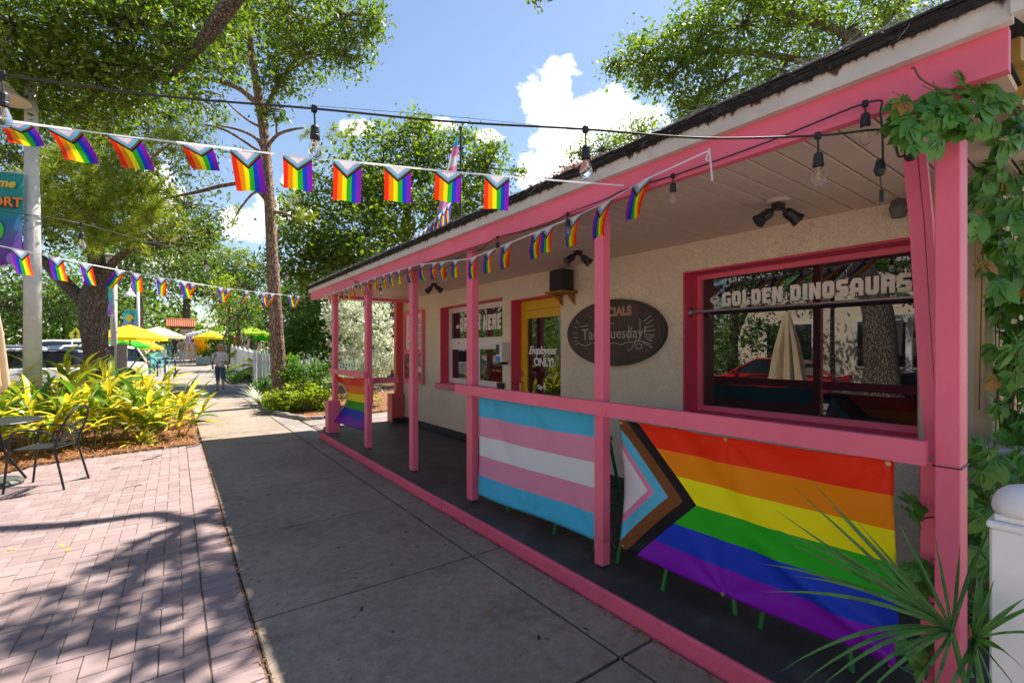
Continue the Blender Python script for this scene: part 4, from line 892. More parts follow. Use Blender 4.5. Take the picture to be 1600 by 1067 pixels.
# ============================================================ BUNTING
def curve_pts(P0, P1, sag, n=24):
    P0, P1 = Vector(P0), Vector(P1); return [P0.lerp(P1, t/n)-Vector((0, 0, 4*sag*(t/n)*(1-t/n))) for t in range(n+1)]
def path_at(pts, s):
    for a, b in zip(pts, pts[1:]):
        l = (b-a).length
        if s <= l: return a+(b-a)*(s/l), (b-a).normalized()
        s -= l
    return pts[-1].copy(), (pts[-1]-pts[-2]).normalized()
def plen(pts): return sum((b-a).length for a, b in zip(pts, pts[1:]))
def flag_me(w, h, dirv, rev, wind, fold, seed, lift=0.0):
    """cloth hanging from a string piece running along dirv"""
    r = random.Random(seed); d = Vector(dirv); d = Vector((d.x, d.y, d.z)); nrm = d.cross(Vector((0, 0, 1))).normalized()
    ph = r.uniform(0, 6); amp = r.uniform(.006, .014)
    def fn(u, v):       # u down, v along
        vv = 1-v if rev else v
        p = d*(vv-.5)*w*(1-fold*u) + Vector((0, 0, -1))*h*u*(1-lift*u)
        p += nrm*(wind*.4*u*u*h + amp*math.sin(6*vv+3*u+ph)*u + fold*.35*w*u*(abs(2*vv-1))) + d*(wind*.75*u*h)
        return p
    mb = MB(); mb.grid(fn, 6, 6); return mb.mesh('flag', M['flag'], smooth=True)
def bunting(name, label, pts, places, rev, seed, w=.14, h=.205, hl=None, wf=None, rib=.009, tails=None):
    root = empty(name, pts[0], label, 'bunting')
    rb = MB(); nu = len(pts)-1
    for i in range(nu):
        a, b = pts[i], pts[i+1]; up = Vector((0, 0, rib)); nn = Vector((.002*math.sin(i), .002*math.cos(i), 0))
        up2 = up+Vector((rib*.5*math.sin(i*1.3), rib*.5*math.cos(i*1.1), 0)); rb.face([a-nn, b-nn, b+up2, a+up2])
    o = rb.build('ribbon', M['ribbon'], root)
    if tails:
        for tl in tails:
            mb = MB(); tl = [Vector(t) for t in tl]
            for a, b in zip(tl, tl[1:]): mb.face([a-Vector((0, .005, 0)), a+Vector((0, .005, 0)), b+Vector((0, .005, 0)), b-Vector((0, .005, 0))])
            mb.build('ribbon_tail', M['ribbon'], root)
    rr = random.Random(seed)
    for k, s in enumerate(places):
        p, d = path_at(pts, s); wi, fo = wf(k, rr) if wf else (rr.uniform(-.15, .25), 0)
        new('flag', flag_me(w, h*(hl[k] if hl and k < len(hl) else 1), d, rev, wi, fo, seed*50+k), root, p-pts[0])
    return root
# 1 upper string across the walk
A0 = P(-190, 163, 2.05); A1 = PX(975, 291, 2.145)
up_pts = curve_pts(A0, A1, .035)
# choose places so flags land where the photograph has them
def s_for_px(pts, px):
    best = None; s = 0
    for a, b in zip(pts, pts[1:]):
        for k in range(12):
            p = a.lerp(b, k/12); d = SY*p.x+CY*p.y
            if d > .2:
                e = abs(800+FPX*(CY*p.x-SY*p.y)/d-px)
                if best is None or e < best[0]: best = (e, s+(b-a).length*k/12)
        s += (b-a).length
    return best[1]
winds = [(1.1, 0), (.95, 0), (.8, 0), (.6, .1), (.2, 0), (.05, 0), (0, 0), (-.03, 0), (-.05, 0), (-.02, 0)]
bunting('rainbow_bunting', 'upper rainbow flag bunting stretched from the left to the pink beam', up_pts, [s_for_px(up_pts, x) for x in (20, 100, 190, 306, 384, 465, 544, 623, 701, 778)], False, 3, hl=[.55, .8, .8, .62, 1, .82, 1.0, .9, .78, .9],
        wf=lambda k, r: (winds[k][0]+r.uniform(-.03, .03), winds[k][1]))
# 2 lower string from the far corner of the porch to the left
Bc = Vector((2.14, 9.86, 2.60)); B0 = P(-130, 357, 3.35)
lo_pts = curve_pts(Bc, B0, .09)
w2 = [-.3, -.35, -.4, .9, -.3, -.1, -.4, .9, -.6, .9, .9, -.5, .9, -.6, .9]
bunting('rainbow_bunting', 'lower rainbow flag bunting running from the far porch corner to the left', lo_pts, [s_for_px(lo_pts, x) for x in (30, 86, 135, 188, 214, 251, 287, 302, 345, 358, 386, 412, 426, 454, 466)], False, 4,
        wf=lambda k, r: (w2[k]*.55+r.uniform(-.1, .1), r.uniform(0, .35)))
# 3 string draped along the porch beam
xs3 = [(1110, 236, 2.12), (1004, 284, 2.14), (945, 318, 2.16), (890, 343, 2.18), (800, 379, 2.2), (735, 405, 2.18), (655, 414, 2.16), (636, 419, 2.16), (590, 432, 2.16), (548, 449, 2.16), (505, 463, 2.16)]
p3 = [PX(a, b, c) for a, b, c in xs3]
tl = [[PX(1108, 236, 2.115), PX(1103, 248, 2.11), PX(1106, 252, 2.11)], [PX(1108, 232, 2.112), PX(1111, 262, 2.11), PX(1113, 283, 2.105)]]
L3 = plen(p3)
bunting('rainbow_bunting', 'rainbow flag bunting draped along the pink porch beam', p3, [s_for_px(p3, x) for x in (1006, 943, 897, 856, 838, 795, 764, 738, 714, 694, 681, 662, 640, 624, 612, 600, 588, 575, 563, 552, 545, 537, 529, 521, 513)], False, 5,
        wf=lambda k, r: (r.uniform(.7, 1.5), r.uniform(.05, .28)), tails=tl, h=.155)
# 4 tiny string on the roof and the flagpole with a limp striped flag
FP = empty('flagpole', (3.9, 6.6, 3.2), 'thin dark flagpole rising from the roof with a limp flag', 'flagpole')
base = P(719, 420, 7.3); topq = P(720, 202, 7.3)
MB().tube([base, topq], .016, 6).lathe([(.02, 0), (.03, .03), (.0, .06)], topq, 8).build('pole', M['black'], FP)
FL = empty('trans_flag', P(718, 220, 7.3), 'limp pastel trans flag hanging from the roof flagpole', 'flag')
def fd(u, v):
    top = P(717-2*v, 212, 7.28); a = P(716, 215+70*v, 7.28); b = P(716-12*math.sin(v*2.2)-9*v, 222+128*v, 7.28)
    p = P(716-(26*v**.6+10*v*(1-v))*(1-u)*.9-(9*v*v)*1.6, 212+ (v*140)*(1-.12*u), 7.26+.12*math.sin(u*9+v*5)); return p
M['tflag'] = striped('limp_flag_print', [(.10, .52, .74), (.80, .30, .50), (.78, .78, .80), (.80, .30, .50), (.40, .30, .62), (.78, .78, .82), (.80, .35, .55), (.10, .52, .74)], trans=.4, axis=1)
MB().grid(fd, 10, 24).build('cloth', M['tflag'], FL, smooth=True)
r0, r1 = P(702, 318, 6.8), P(622, 392, 7.4)
pr = curve_pts(r0, r1, .05, 12)
bunting('rainbow_bunting', 'short steep rainbow bunting on the roof beside the flagpole', pr, [plen(pr)*k/11 for k in range(11)], True, 8, wf=lambda k, r: (.5, .5), w=.15, h=.21)
ap = [PX(930, 268, 2.3)]

# ============================================================ STRING LIGHTS
def bulb_at(root, p, k=1.0, drop=.055):
    """hook, wire, rubber socket and pear bulb hanging below the cable"""
    x, y, z = p
    MB().cbox(x-.010*k, x+.010*k, y-.010*k, y+.010*k, z-.014*k, z+.012*k, .003).tube([(x, y, z-.01), (x+.003, y, z-.01-drop*k)], .0035*k, 6).lathe([(.012*k, 0), (.0155*k, -.006*k), (.0165*k, -.02*k), (.0175*k, -.035*k), (.0185*k, -.037*k), (.0185*k, -.05*k), (.014*k, -.052*k)][::-1], (x+.003, y, z-.01-drop*k), 12).build('socket', M['cable'], root)
    zb = z-.01-drop*k-.052*k
    b = MB().lathe([(.013*k, 0), (.014*k, -.010*k), (.022*k, -.030*k), (.0245*k, -.045*k), (.021*k, -.062*k), (.010*k, -.074*k)][::-1], (x+.003, y, zb), 14).build('bulb', M['bulb'], root, smooth=True)
    MB().tube([(x+.003, y, zb), (x+.007, y, zb-.02*k), (x, y+.005, zb-.038*k), (x+.004, y-.004, zb-.05*k), (x+.003, y, zb-.015*k)], .0012*k, 4).build('filament', M['fil'], b)
def lights(label, pts, places, r=.0048, k=1.0, drop=.055):
    root = empty('string_lights', pts[0], label, 'string lights'); MB().tube(pts, r, 7).build('cable', M['cable'], root, smooth=True)
    for s in places: p, d = path_at(pts, s); bulb_at(root, p, k, drop)
    return root
m1 = [P(-150, 97, 1.62), P(0, 116, 1.68), P(250, 150, 1.74), P(491, 170, 1.76), P(700, 190, 1.78), P(912, 202, 1.80), P(1100, 216, 1.78), P(1278, 212, 1.73), P(1370, 203, 1.69), P(1412, 213, 1.66)]
def sm(pts, n=6):
    out = []
    for i in range(len(pts)-1):
        p0, p1, p2, p3_ = pts[max(i-1, 0)], pts[i], pts[i+1], pts[min(i+2, len(pts)-1)]
        for k in range(n):
            t = k/n; out.append(.5*((2*p1)+(p2-p0)*t+(2*p0-5*p1+4*p2-p3_)*t*t+(3*p1-p0-3*p2+p3_)*t**3))
    return out+[pts[-1]]
m1 = sm([Vector(p) for p in m1])
R1 = lights('thick black string lights crossing above the walk nearest the camera', m1, [s_for_px(m1, x) for x in (3, 491, 914, 1278)], r=.0042)
# tail plugs near the post top
def cable(root, pts, r=.004): return MB().tube(sm([Vector(p) for p in pts]), r, 6).build('cable', M['cable'], root, smooth=True)
cable(R1, [P(1412, 213, 1.66), P(1400, 222, 1.66), P(1405, 245, 1.66), P(1418, 236, 1.66), P(1408, 212, 1.66), P(1420, 225, 1.65)])
q = P(1422, 238, 1.65); MB().cbox(q.x-.016, q.x+.016, q.y-.014, q.y+.014, q.z-.03, q.z+.03, .006).build('plug', M['cable'], R1)
m2 = [PX(1380, 262, 2.15), PX(1376, 180, 2.15), PX(1358, 160, 2.16), PX(1200, 222, 2.17), PX(1051, 275, 2.18), PX(976, 297, 2.18), PX(945, 312, 2.17), PX(889, 333, 2.17), PX(845, 355, 2.19), PX(777, 371, 2.18), PX(748, 392, 2.17), PX(720, 400, 2.18), PX(693, 420, 2.25), PX(640, 424, 2.2), PX(590, 446, 2.2), PX(556, 441, 2.17), PX(541, 428, 2.14)]
m2 = sm([Vector(p) for p in m2], 5)
R2 = lights('black string lights hooked along the pink porch beam', m2, [s_for_px(m2, x) for x in (1351, 1051, 887, 777, 695, 594, 556)], r=.0036, k=.95, drop=.03)
q = PX(1375, 262, 2.15); MB().lathe([(.012, .0), (.02, .02), (.012, .06)], (q.x, q.y, q.z-.03), 10).tube([(q.x, q.y, q.z-.02), (q.x, q.y-.004, q.z-.09)], .002, 5).cbox(q.x-.005, q.x+.005, q.y-.012, q.y+.002, q.z-.13, q.z-.085, .002).build('plug', M['cable'], R2)
m3 = [P(-60, 322, 3.0), P(0, 330, 3.1), P(120, 348, 3.4), P(250, 382, 4.2), P(400, 410, 5.6), P(480, 421, 7.2), PX(541, 426, 2.14)]
m3 = sm([Vector(p) for p in m3], 5)
R3 = lights('thin far string lights sagging from the left to the porch corner', m3, [s_for_px(m3, x) for x in (127, 320, 448)], r=.0032, k=1.0)
tag(MB().tube(sm([P(480, 165, 3.2), P(700, 182, 3.6), P(900, 204, 4), P(1060, 232, 4.3), PX(1150, 205, 2.3)]), .0016, 4).build('thin_wire', M['cable']), 'hair-thin wire running above the thick string lights', 'wire')
tag(MB().tube(sm([P(-30, 380, 2.6), P(60, 352, 3.2), P(61, 330, 3.3)]), .0016, 4).build('thin_wire', M['cable']), 'short thin wire between the hanging banner and the white pole', 'wire')

# ============================================================ CAFE TABLE, CHAIR, UMBRELLAS
TB = empty('cafe_table', (-1.66, 7.62, 0), 'round black slatted metal table at the left edge of the patio', 'table')
tx, ty = -1.66, 7.62
mb = MB().lathe([(.40, .70), (.41, .715), (.40, .73)], (tx, ty, 0), 36)
rim = MB();
for k in range(36): pass
rim.tube([(tx+.40*math.cos(2*math.pi*k/36), ty+.40*math.sin(2*math.pi*k/36), .715) for k in range(37)], .012, 8).build('rim', M['black'], TB)
for k in range(19):
    yy = -.36+.04*k; hw = math.sqrt(.39**2-yy*yy); mb = MB().cbox(tx-hw, tx+hw, ty+yy-.015, ty+yy+.015, .712, .722, .003); mb.build('slat', colmat('charcoal_metal', (.02, .028, .032), .4), TB)
for a in (0.6, 2.7, 4.8): MB().tube([(tx+.03*math.cos(a), ty+.03*math.sin(a), .70), (tx+.10*math.cos(a), ty+.10*math.sin(a), .35), (tx+.28*math.cos(a), ty+.28*math.sin(a), .02)], .013, 8).build('leg', M['black'], TB)
UB = empty('closed_umbrella', (tx, ty, 0), 'folded cream umbrella standing through the black patio table', 'umbrella')
MB().lathe([(.24, 0), (.25, .03), (.22, .06), (.05, .075)], (tx, ty, 0), 28).build('base', colmat('grey_base', (.06, .07, .065), .6), UB)
MB().tube([(tx, ty, .06), (tx, ty, 2.5)], .019, 10).build('pole', colmat('dark_pole', (.05, .04, .035), .5), UB)
def folded(x, y, z0, z1, r0, seed, par, m):
    r = random.Random(seed); ph = r.uniform(0, 6)
    def fn(u, v):
        a = 2*math.pi*u; z = z1+(z0-z1)*v; rad = (.03+(r0-.03)*v**.7)*(1+.28*math.sin(8*a+ph)*min(1, v*2)+.06*math.sin(5*a)); zz = z+(.05*math.sin(8*a+ph) if v > .95 else 0)
        return (x+rad*math.cos(a), y+rad*math.sin(a), zz)
    mb = MB(); mb.grid(fn, 96, 14); return mb.build('canopy', m, par, smooth=True)
folded(tx-.06, ty, 1.08, 2.42, .15, 1, UB, M['cream'])
# second folded umbrella: stands left of the frame and shows in the picture window
U2 = empty('closed_umbrella', (-1.86, 4.26, 0), 'folded tan umbrella left of the walk, mirrored in the picture window', 'umbrella')
MB().lathe([(.24, 0), (.25, .03), (.22, .06), (.05, .075)], (-1.86, 4.26, 0), 20).build('base', colmat('grey_base', (.06, .07, .065)), U2)
MB().tube([(-1.86, 4.26, .06), (-1.86, 4.26, 2.45)], .019, 8).build('pole', colmat('dark_pole', (.05, .04, .035)), U2)
folded(-1.86, 4.26, .92, 2.3, .27, 2, U2, M['cream'])
def metal_chair(x, y, a, label):
    R = empty('patio_chair', (x, y, 0), label, 'chair'); c, s = math.cos(a), math.sin(a)
    w = lambda u, v, z: Vector((x+c*u-s*v, y+s*u+c*v, z))      # u = front
    m = M['black']
    for v in (-.235, .235):                                     # side frame: front leg, arm, back post
        MB().tube(sm([w(.25, v, 0), w(.21, v, .42), w(.19, v, .60), w(.13, v, .655), w(-.02, v, .65), w(-.15, v*.98, .60), w(-.20, v*.9, .46)]), .011, 8).build('arm', m, R)
        MB().tube([w(-.27, v*1.02, 0), w(-.17, v*.9, .45)], .011, 8).build('leg', m, R)
    MB().tube(sm([w(-.17, -.21, .45), w(-.22, -.225, .62), w(-.28, -.20, .78), w(-.31, -.10, .87), w(-.315, 0, .885), w(-.31, .10, .87), w(-.28, .20, .78), w(-.22, .225, .62), w(-.17, .21, .45)]), .012, 8).build('back_frame', m, R)
    mesh = mat('seat_mesh', (.05, .055, .05), rough=.5) if 'seat_mesh' not in bpy.data.materials else bpy.data.materials['seat_mesh']
    mb = MB()
    for k in range(13): 
        t = -.17+.028*k; hw = .20
        mb.tube([w(t, -hw, .445), w(t, hw, .445)], .0035, 4)
    for k in range(13):
        v = -.19+.0317*k; mb.tube([w(-.17, v, .4455), w(.18, v, .4455)], .0035, 4)
    mb.build('seat', mesh, R)
    MB().tube(sm([w(-.17, -.20, .445), w(.15, -.21, .445), w(.19, -.15, .445), w(.20, 0, .445), w(.19, .15, .445), w(.15, .21, .445), w(-.17, .20, .445)]), .009, 6).build('seat_rim', m, R)
    mb = MB()
    for k in range(9):
        v = -.15+.0375*k; mb.tube([w(-.19, v*.9, .50), w(-.262, v, .74-.9*v*v)], .0035, 4)
    for k in range(7): z = .51+.035*k; mb.tube([w(-.19-.075*(z-.5)/.24, -.16, z), w(-.19-.075*(z-.5)/.24, .16, z)], .0035, 4)
    mb.build('back_mesh', mesh, R)
    return R
metal_chair(-1.17, 7.27, math.radians(162), 'black metal armchair with a looped back by the round table')

# white fence post close at the right
FPst = empty('white_fence_post', (1.955, .22, 0), 'white vinyl fence post with a rounded cap at the right edge', 'post')
x, y = 2.01, .215
MB().cbox(x-.068, x+.068, y-.068, y+.068, 0, .985, .006).build('shaft', M['fence'], FPst)
MB().cbox(x-.074, x+.074, y-.074, y+.074, .985, 1.005, .004).cbox(x-.060, x+.060, y-.060, y+.060, 1.005, 1.025, .004).build('collar', M['fence'], FPst)
MB().lathe([(.070, 1.0255), (.0735, 1.04), (.071, 1.062), (.060, 1.085), (.040, 1.103), (.015, 1.112), (.004, 1.113)], (x, y, 0), 24).build('cap', M['fence'], FPst, smooth=True)

# ============================================================ VEGETATION
LEAF4 = np.array([[0, 0], [.45, .5], [1, 0], [.45, -.5]])
LEAF6 = np.array([[0, 0], [.25, .42], [.65, .45], [1, 0], [.65, -.45], [.25, -.42]])
def leaves(name, C, size, m, parent, aspect=.45, shape=LEAF4, up=.5, droop=.15, out=None, seed=0, jit=.35, kind=None):
    """a mass of separate leaf faces, one at each point of C"""
    g = np.random.default_rng(seed+11); n = len(C); C = np.asarray(C, float)
    a = g.normal(size=(n, 3)); 
    if out is not None: a = a*.6+out
    a[:, 2] -= droop; a /= np.linalg.norm(a, axis=1)[:, None]+1e-9
    nn = g.normal(size=(n, 3)); nn[:, 2] = np.abs(nn[:, 2])+up; b = np.cross(nn, a); b /= np.linalg.norm(b, axis=1)[:, None]+1e-9
    s = size*(1+jit*g.normal(size=n)).clip(.4, 1.8); k = len(shape)
    V = C[:, None, :]+a[:, None, :]*(shape[None, :, 0:1]*s[:, None, None])+b[:, None, :]*(shape[None, :, 1:2]*aspect*s[:, None, None])
    base = np.array(wloc(parent)) if parent else np.zeros(3); V = (V-base).reshape(-1, 3)
    me = bpy.data.meshes.new(name); me.vertices.add(n*k); me.vertices.foreach_set('co', V.astype(np.float32).ravel())
    me.loops.add(n*k); me.loops.foreach_set('vertex_index', np.arange(n*k, dtype=np.int32)); me.polygons.add(n)
    me.polygons.foreach_set('loop_start', np.arange(0, n*k, k, dtype=np.int32)); me.update(calc_edges=True); me.materials.append(m)
    o = bpy.data.objects.new(name, me); COL.objects.link(o); o.parent = parent
    if kind: o['kind'] = kind
    return o
TIGHT = .82
def clump_points(blobs, seed, shell=.6):
    """blobs: (centre, radii, number of clumps, leaves per clump, spread)"""
    g = np.random.default_rng(seed); pts = []; cl = []
    for c, r, nc, nl, sg in blobs:
        r = np.array([r]*3 if isinstance(r, (int, float)) else r)
        d = g.normal(size=(nc, 3)); d /= np.linalg.norm(d, axis=1)[:, None]; rad = g.random(nc)**(1/3*shell)
        cc = np.array(c)+d*rad[:, None]*r; cl.append(cc)
        p = cc[:, None, :]+g.normal(size=(nc, int(nl*1.12), 3))*(TIGHT*sg*np.array([1, 1, .7]))*(.6+.8*g.random((nc, 1, 1))); pts.append(p.reshape(-1, 3))
    return np.vstack(pts), cl
def bark_tube(pts, rs, n=14, seed=0, flare=True, rough=.07):
    r = random.Random(seed); mb = MB(); pts = sm([Vector(p) for p in pts], 5); m = len(pts)
    R = []
    for i in range(m):
        t = i/(m-1)*(len(rs)-1); k = min(int(t), len(rs)-2); R.append(rs[k]+(rs[k+1]-rs[k])*(t-k))
    ph = [r.uniform(0, 6) for _ in range(4)]; prev = None
    for i, p in enumerate(pts):
        d = (pts[min(i+1, m-1)]-pts[max(i-1, 0)]).normalized()
        a = d.orthogonal().normalized() if prev is None else (prev-d*prev.dot(d)).normalized(); prev = a; q = d.cross(a)
        for k in range(n):
            th = 2*math.pi*k/n; w = 1+rough*math.sin(3*th+ph[0]+i*.15)+rough*.7*math.sin(5*th+ph[1]-i*.2)+rough*.5*r.uniform(-1, 1)
            if flare and i < 4: w *= 1+.16*(4-i)/4*(1+.6*math.sin(4*th+ph[2]))
            mb.v.append(tuple(p+(a*math.cos(th)+q*math.sin(th))*R[i]*w))
    for i in range(m-1):
        for k in range(n): k2 = (k+1) % n; mb.f.append((i*n+k, i*n+k2, (i+1)*n+k2, (i+1)*n+k)); mb.mi.append(0)
    mb.f.append(tuple((m-1)*n+k for k in range(n))); mb.mi.append(0)
    return mb
def tree(name, label, cat, trunk, rs, limbs, blobs, leafsize, lm, bm, group=None, seed=0, aspect=.45, twigs=9, shape=LEAF4, up=.5, droop=.2, shell=.6, tw_r=.014, auto=True):
    base = Vector(trunk[0]); R = empty(name, base, label, cat, group); r = random.Random(seed)
    bark_tube(trunk, rs, 14, seed).build('trunk', bm, R, smooth=True)
    nodes = [Vector(p) for p in trunk[len(trunk)//2:]]; 
    for i, (lp, lr) in enumerate(limbs):
        bark_tube(lp, lr, 9, seed+i+1, False).build('branch', bm, R, smooth=True); nodes += [Vector(p) for p in lp[1:]]
    pts, cl = clump_points(blobs, seed, shell)
    tw = MB()
    for bi, (c, rad, nc, nl, sg) in enumerate(blobs):
        c = Vector(c); 
        if auto:
            a = min(nodes, key=lambda q: (q-c).length+max(0, q.z-c.z)*1.5); md = a.lerp(c, .5)+Vector((r.uniform(-.1, .1), r.uniform(-.1, .1), .12))*(a-c).length
            L0 = (a-c).length; rr = max(.025, min(.11, .014*L0+.02)); tw.tube(sm([a, md, c], 4), [rr*(1-.08*k) for k in range(9)], 6)
        for q in cl[bi][:: max(1, nc//(twigs*4))][:twigs*4]:
            q = Vector(q); m_ = c.lerp(q, .5)+Vector((r.uniform(-.15, .15), r.uniform(-.15, .15), r.uniform(-.1, .15)))*(q-c).length
            tw.tube([c, c.lerp(m_, .5)+Vector((0, 0, .02)), m_, q], [tw_r*1.8, tw_r*1.4, tw_r, tw_r*.4], 5, cap=False)
    if tw.v: tw.build('branch', bm, R, smooth=True)
    leaves('crown', pts, leafsize, lm, R, aspect, shape, up, droop, seed=seed)
    return R
DENS = 1.0
def bl_(px, py, d, r, nc, nl=28, sg=.22): return (P(px, py, d), r, int(nc*DENS), nl, sg)

DENS = 1.35
# 1. big oak on the left whose boughs hang over the walk
tree('oak_tree', 'tall oak standing left of the walk, boughs filling the top left corner', 'tree', [(-6.7, 4.1, -.1), (-6.65, 4.1, 1.5), (-6.5, 4.3, 3.2), (-5.4, 5.2, 5.0), (-3.8, 6.3, 6.2)], [.44, .35, .30, .24, .14],
     [([(-3.8, 6.3, 6.2), (-2.2, 6.2, 8.0), (-.4, 6.6, 8.6), P(430, -80, 6.4), P(372, -12, 6.7), P(332, 45, 7.1), P(304, 80, 7.5), P(268, 118, 7.9)], [.16, .155, .15, .13, .115, .10, .08, .03]),
      ([(-5.4, 5.2, 5.0), P(-60, -60, 7.4), P(60, -20, 7.6), P(170, 30, 7.8), P(215, 100, 8)], [.16, .13, .10, .07, .03])],
     [bl_(20, 40, 7.2, (1.0, 1.0, .8), 60), bl_(110, 30, 7.4, (1.1, 1.1, .7), 80), bl_(200, 40, 7.6, (1.1, 1.1, .7), 75), bl_(290, 15, 8, (.9, .9, .55), 60), bl_(60, 120, 7.6, (.9, .9, .5), 50),
      bl_(150, 115, 7.8, (.9, .9, .5), 55), bl_(235, 120, 8, (.6, .6, .35), 30), bl_(300, 90, 7.6, (.42, .42, .32), 22), bl_(25, 165, 8, (.7, .7, .3), 28), bl_(350, 10, 8, (.4, .4, .3), 14), bl_(110, 175, 8.4, (.8, .8, .25), 26), bl_(200, 170, 8.8, (.5, .5, .2), 12),
      bl_(-120, 60, 7.5, (1.6, 1.6, 1.4), 60)],
     .085, M['oakleaf2'], M['bark'], seed=21, aspect=.42, shape=LEAF6, tw_r=.010)
DENS = 1.1
# 2. broad oak behind the ginger bed
tb = PZ(152, 640, 0); 
def T1(px, py, d=14.2): return P(px, py, d)
tree('oak_tree', 'stout forked oak rising from the ginger bed behind the white pole', 'tree', [(T1(160, 627)), T1(157, 600), T1(151, 550), T1(146, 500), T1(146, 465), T1(152, 430), T1(148, 385), T1(140, 330), T1(135, 270)], [.40, .33, .31, .33, .33, .24, .19, .15, .10],
     [([T1(138, 480), T1(110, 450), T1(88, 428), T1(66, 405), T1(30, 380), T1(-20, 340)], [.21, .18, .16, .13, .10, .06]), ([T1(150, 452), T1(166, 428), T1(182, 405), T1(215, 385), T1(262, 380)], [.17, .14, .12, .09, .05]),
      ([T1(140, 345), T1(110, 310), T1(70, 290)], [.12, .10, .04]), ([T1(142, 320), T1(180, 280), T1(230, 250)], [.12, .09, .04])],
     [bl_(30, 250, 14, (2.0, 2.0, 1.4), 70, 28, .35), bl_(110, 240, 14.5, (2.2, 2.2, 1.3), 80, 28, .35), bl_(200, 240, 15, (1.9, 1.9, 1.2), 70, 28, .35), bl_(30, 340, 14, (1.7, 1.7, .9), 50, 28, .33), bl_(110, 340, 14.6, (1.4, 1.4, .9), 45, 28, .33),
      bl_(215, 330, 15, (1.9, 1.9, .9), 65, 28, .33), bl_(290, 320, 16, (1.5, 1.5, .9), 45, 28, .33), bl_(265, 380, 15.5, (1.5, 1.5, .45), 34, 28, .28), bl_(300, 240, 16, (.9, .9, .9), 18, 28, .33), bl_(20, 180, 14, (2.2, 2.2, 1.2), 60, 28, .36), bl_(140, 170, 15, (2.2, 2.2, 1.2), 70, 28, .36), bl_(330, 370, 17, (.9, .9, .6), 20, 28, .3), bl_(-120, 280, 14, (2.4, 2.4, 2), 50, 30, .4), bl_(260, 180, 16, (1.4, 1.4, .9), 30, 28, .34)],
     .13, M['oakleaf'], M['bark'], seed=22, aspect=.42)
DENS = 1.5
# 3. slender tree by the right bed, reddish bark
def T2(px, py, d=13.0): return P(px, py, d)
tree('slender_tree', 'slender tall tree with plated reddish bark between walk and porch', 'tree', [T2(440, 632), T2(438, 600), T2(433, 520), T2(429, 450), T2(424, 360), T2(419, 290), T2(413, 215), T2(404, 155), T2(395, 95), T2(385, 20), T2(392, -50)], [.26, .21, .175, .16, .145, .135, .12, .11, .10, .08, .05],
     [([T2(419, 262), T2(405, 222), T2(378, 205), T2(340, 196)], [.06, .05, .035, .02]), ([T2(404, 165), T2(376, 140), T2(345, 128), T2(310, 122), T2(280, 130)], [.09, .075, .06, .05, .03]),
      ([T2(417, 315), T2(390, 288), T2(350, 290), T2(310, 300), T2(250, 312)], [.05, .05, .055, .05, .03]), ([T2(417, 245), T2(395, 230), T2(355, 205), T2(320, 195)], [.045, .04, .03, .02]),
      ([T2(424, 330), T2(445, 334), T2(468, 344), T2(473, 352)], [.05, .04, .03, .02]), ([T2(421, 310), T2(400, 300), T2(380, 320), T2(365, 345)], [.04, .03, .025, .012]), ([T2(414, 235), T2(432, 212), T2(455, 203), T2(475, 200)], [.05, .045, .035, .02]),
      ([T2(407, 190), T2(425, 150), T2(450, 110), T2(490, 60), T2(520, 20)], [.07, .06, .05, .04, .02]), ([T2(391, 60), T2(340, 40), T2(300, 20)], [.06, .05, .03]), ([T2(410, 200), T2(390, 190), T2(365, 170), T2(345, 150)], [.04, .03, .02, .01])],
     [bl_(380, 20, 12.8, (1.3, 1.3, .9), 60, 26, .26), bl_(455, 20, 12.5, (1.3, 1.3, .85), 70, 26, .26), bl_(535, 30, 12.2, (1.0, 1.0, .85), 52, 26, .25), bl_(470, 85, 12.5, (.9, .9, .6), 38, 26, .24), bl_(540, 85, 12.3, (.55, .55, .45), 20, 26, .2),
      bl_(435, 125, 12.8, (.55, .55, .6), 26, 26, .22), bl_(345, 70, 13, (.9, .9, .7), 34, 26, .24), bl_(580, 25, 12.2, (.3, .3, .5), 10, 26, .18), bl_(425, 175, 12.8, (.3, .3, .25), 8, 26, .16), bl_(300, 150, 13, (.8, .8, .5), 24, 26, .24), bl_(360, 110, 13.2, (.4, .4, .3), 8, 26, .2)],
     .115, M['oakleaf2'], M['barkp'], seed=23, aspect=.42, tw_r=.012)
# needle tufts: a pine on the left, and tufts on thin boughs
def tufts(name, centres, m, parent, n=46, l=.26, w=.007, seed=0):
    g = np.random.default_rng(seed); V = []; C = np.array(centres)
    for c in C:
        d = g.normal(size=(n, 3)); d[:, 2] += .25; d /= np.linalg.norm(d, axis=1)[:, None]; ll = l*g.uniform(.7, 1.15, (n, 1))
        s = np.cross(d, g.normal(size=(n, 3))); s /= np.linalg.norm(s, axis=1)[:, None]; s *= w
        V.append(np.stack([c+d*.02-s, c+d*ll, c+d*.02+s], 1))
    V = np.concatenate(V).reshape(-1, 3)-np.array(wloc(parent)); k = len(V)
    me = bpy.data.meshes.new(name); me.vertices.add(k); me.vertices.foreach_set('co', V.astype(np.float32).ravel()); me.loops.add(k); me.loops.foreach_set('vertex_index', np.arange(k, dtype=np.int32)); me.polygons.add(k//3)
    me.polygons.foreach_set('loop_start', np.arange(0, k, 3, dtype=np.int32)); me.update(calc_edges=True); me.materials.append(m)
    o = bpy.data.objects.new(name, me); COL.objects.link(o); o.parent = parent; return o
PT = empty('pine_tree', P(150, 640, 16.5), 'yellow green pine with needle tufts in front of the forked oak', 'tree')
PT.location.z = 0
g = np.random.default_rng(4); tc_ = []
pb = PT.location
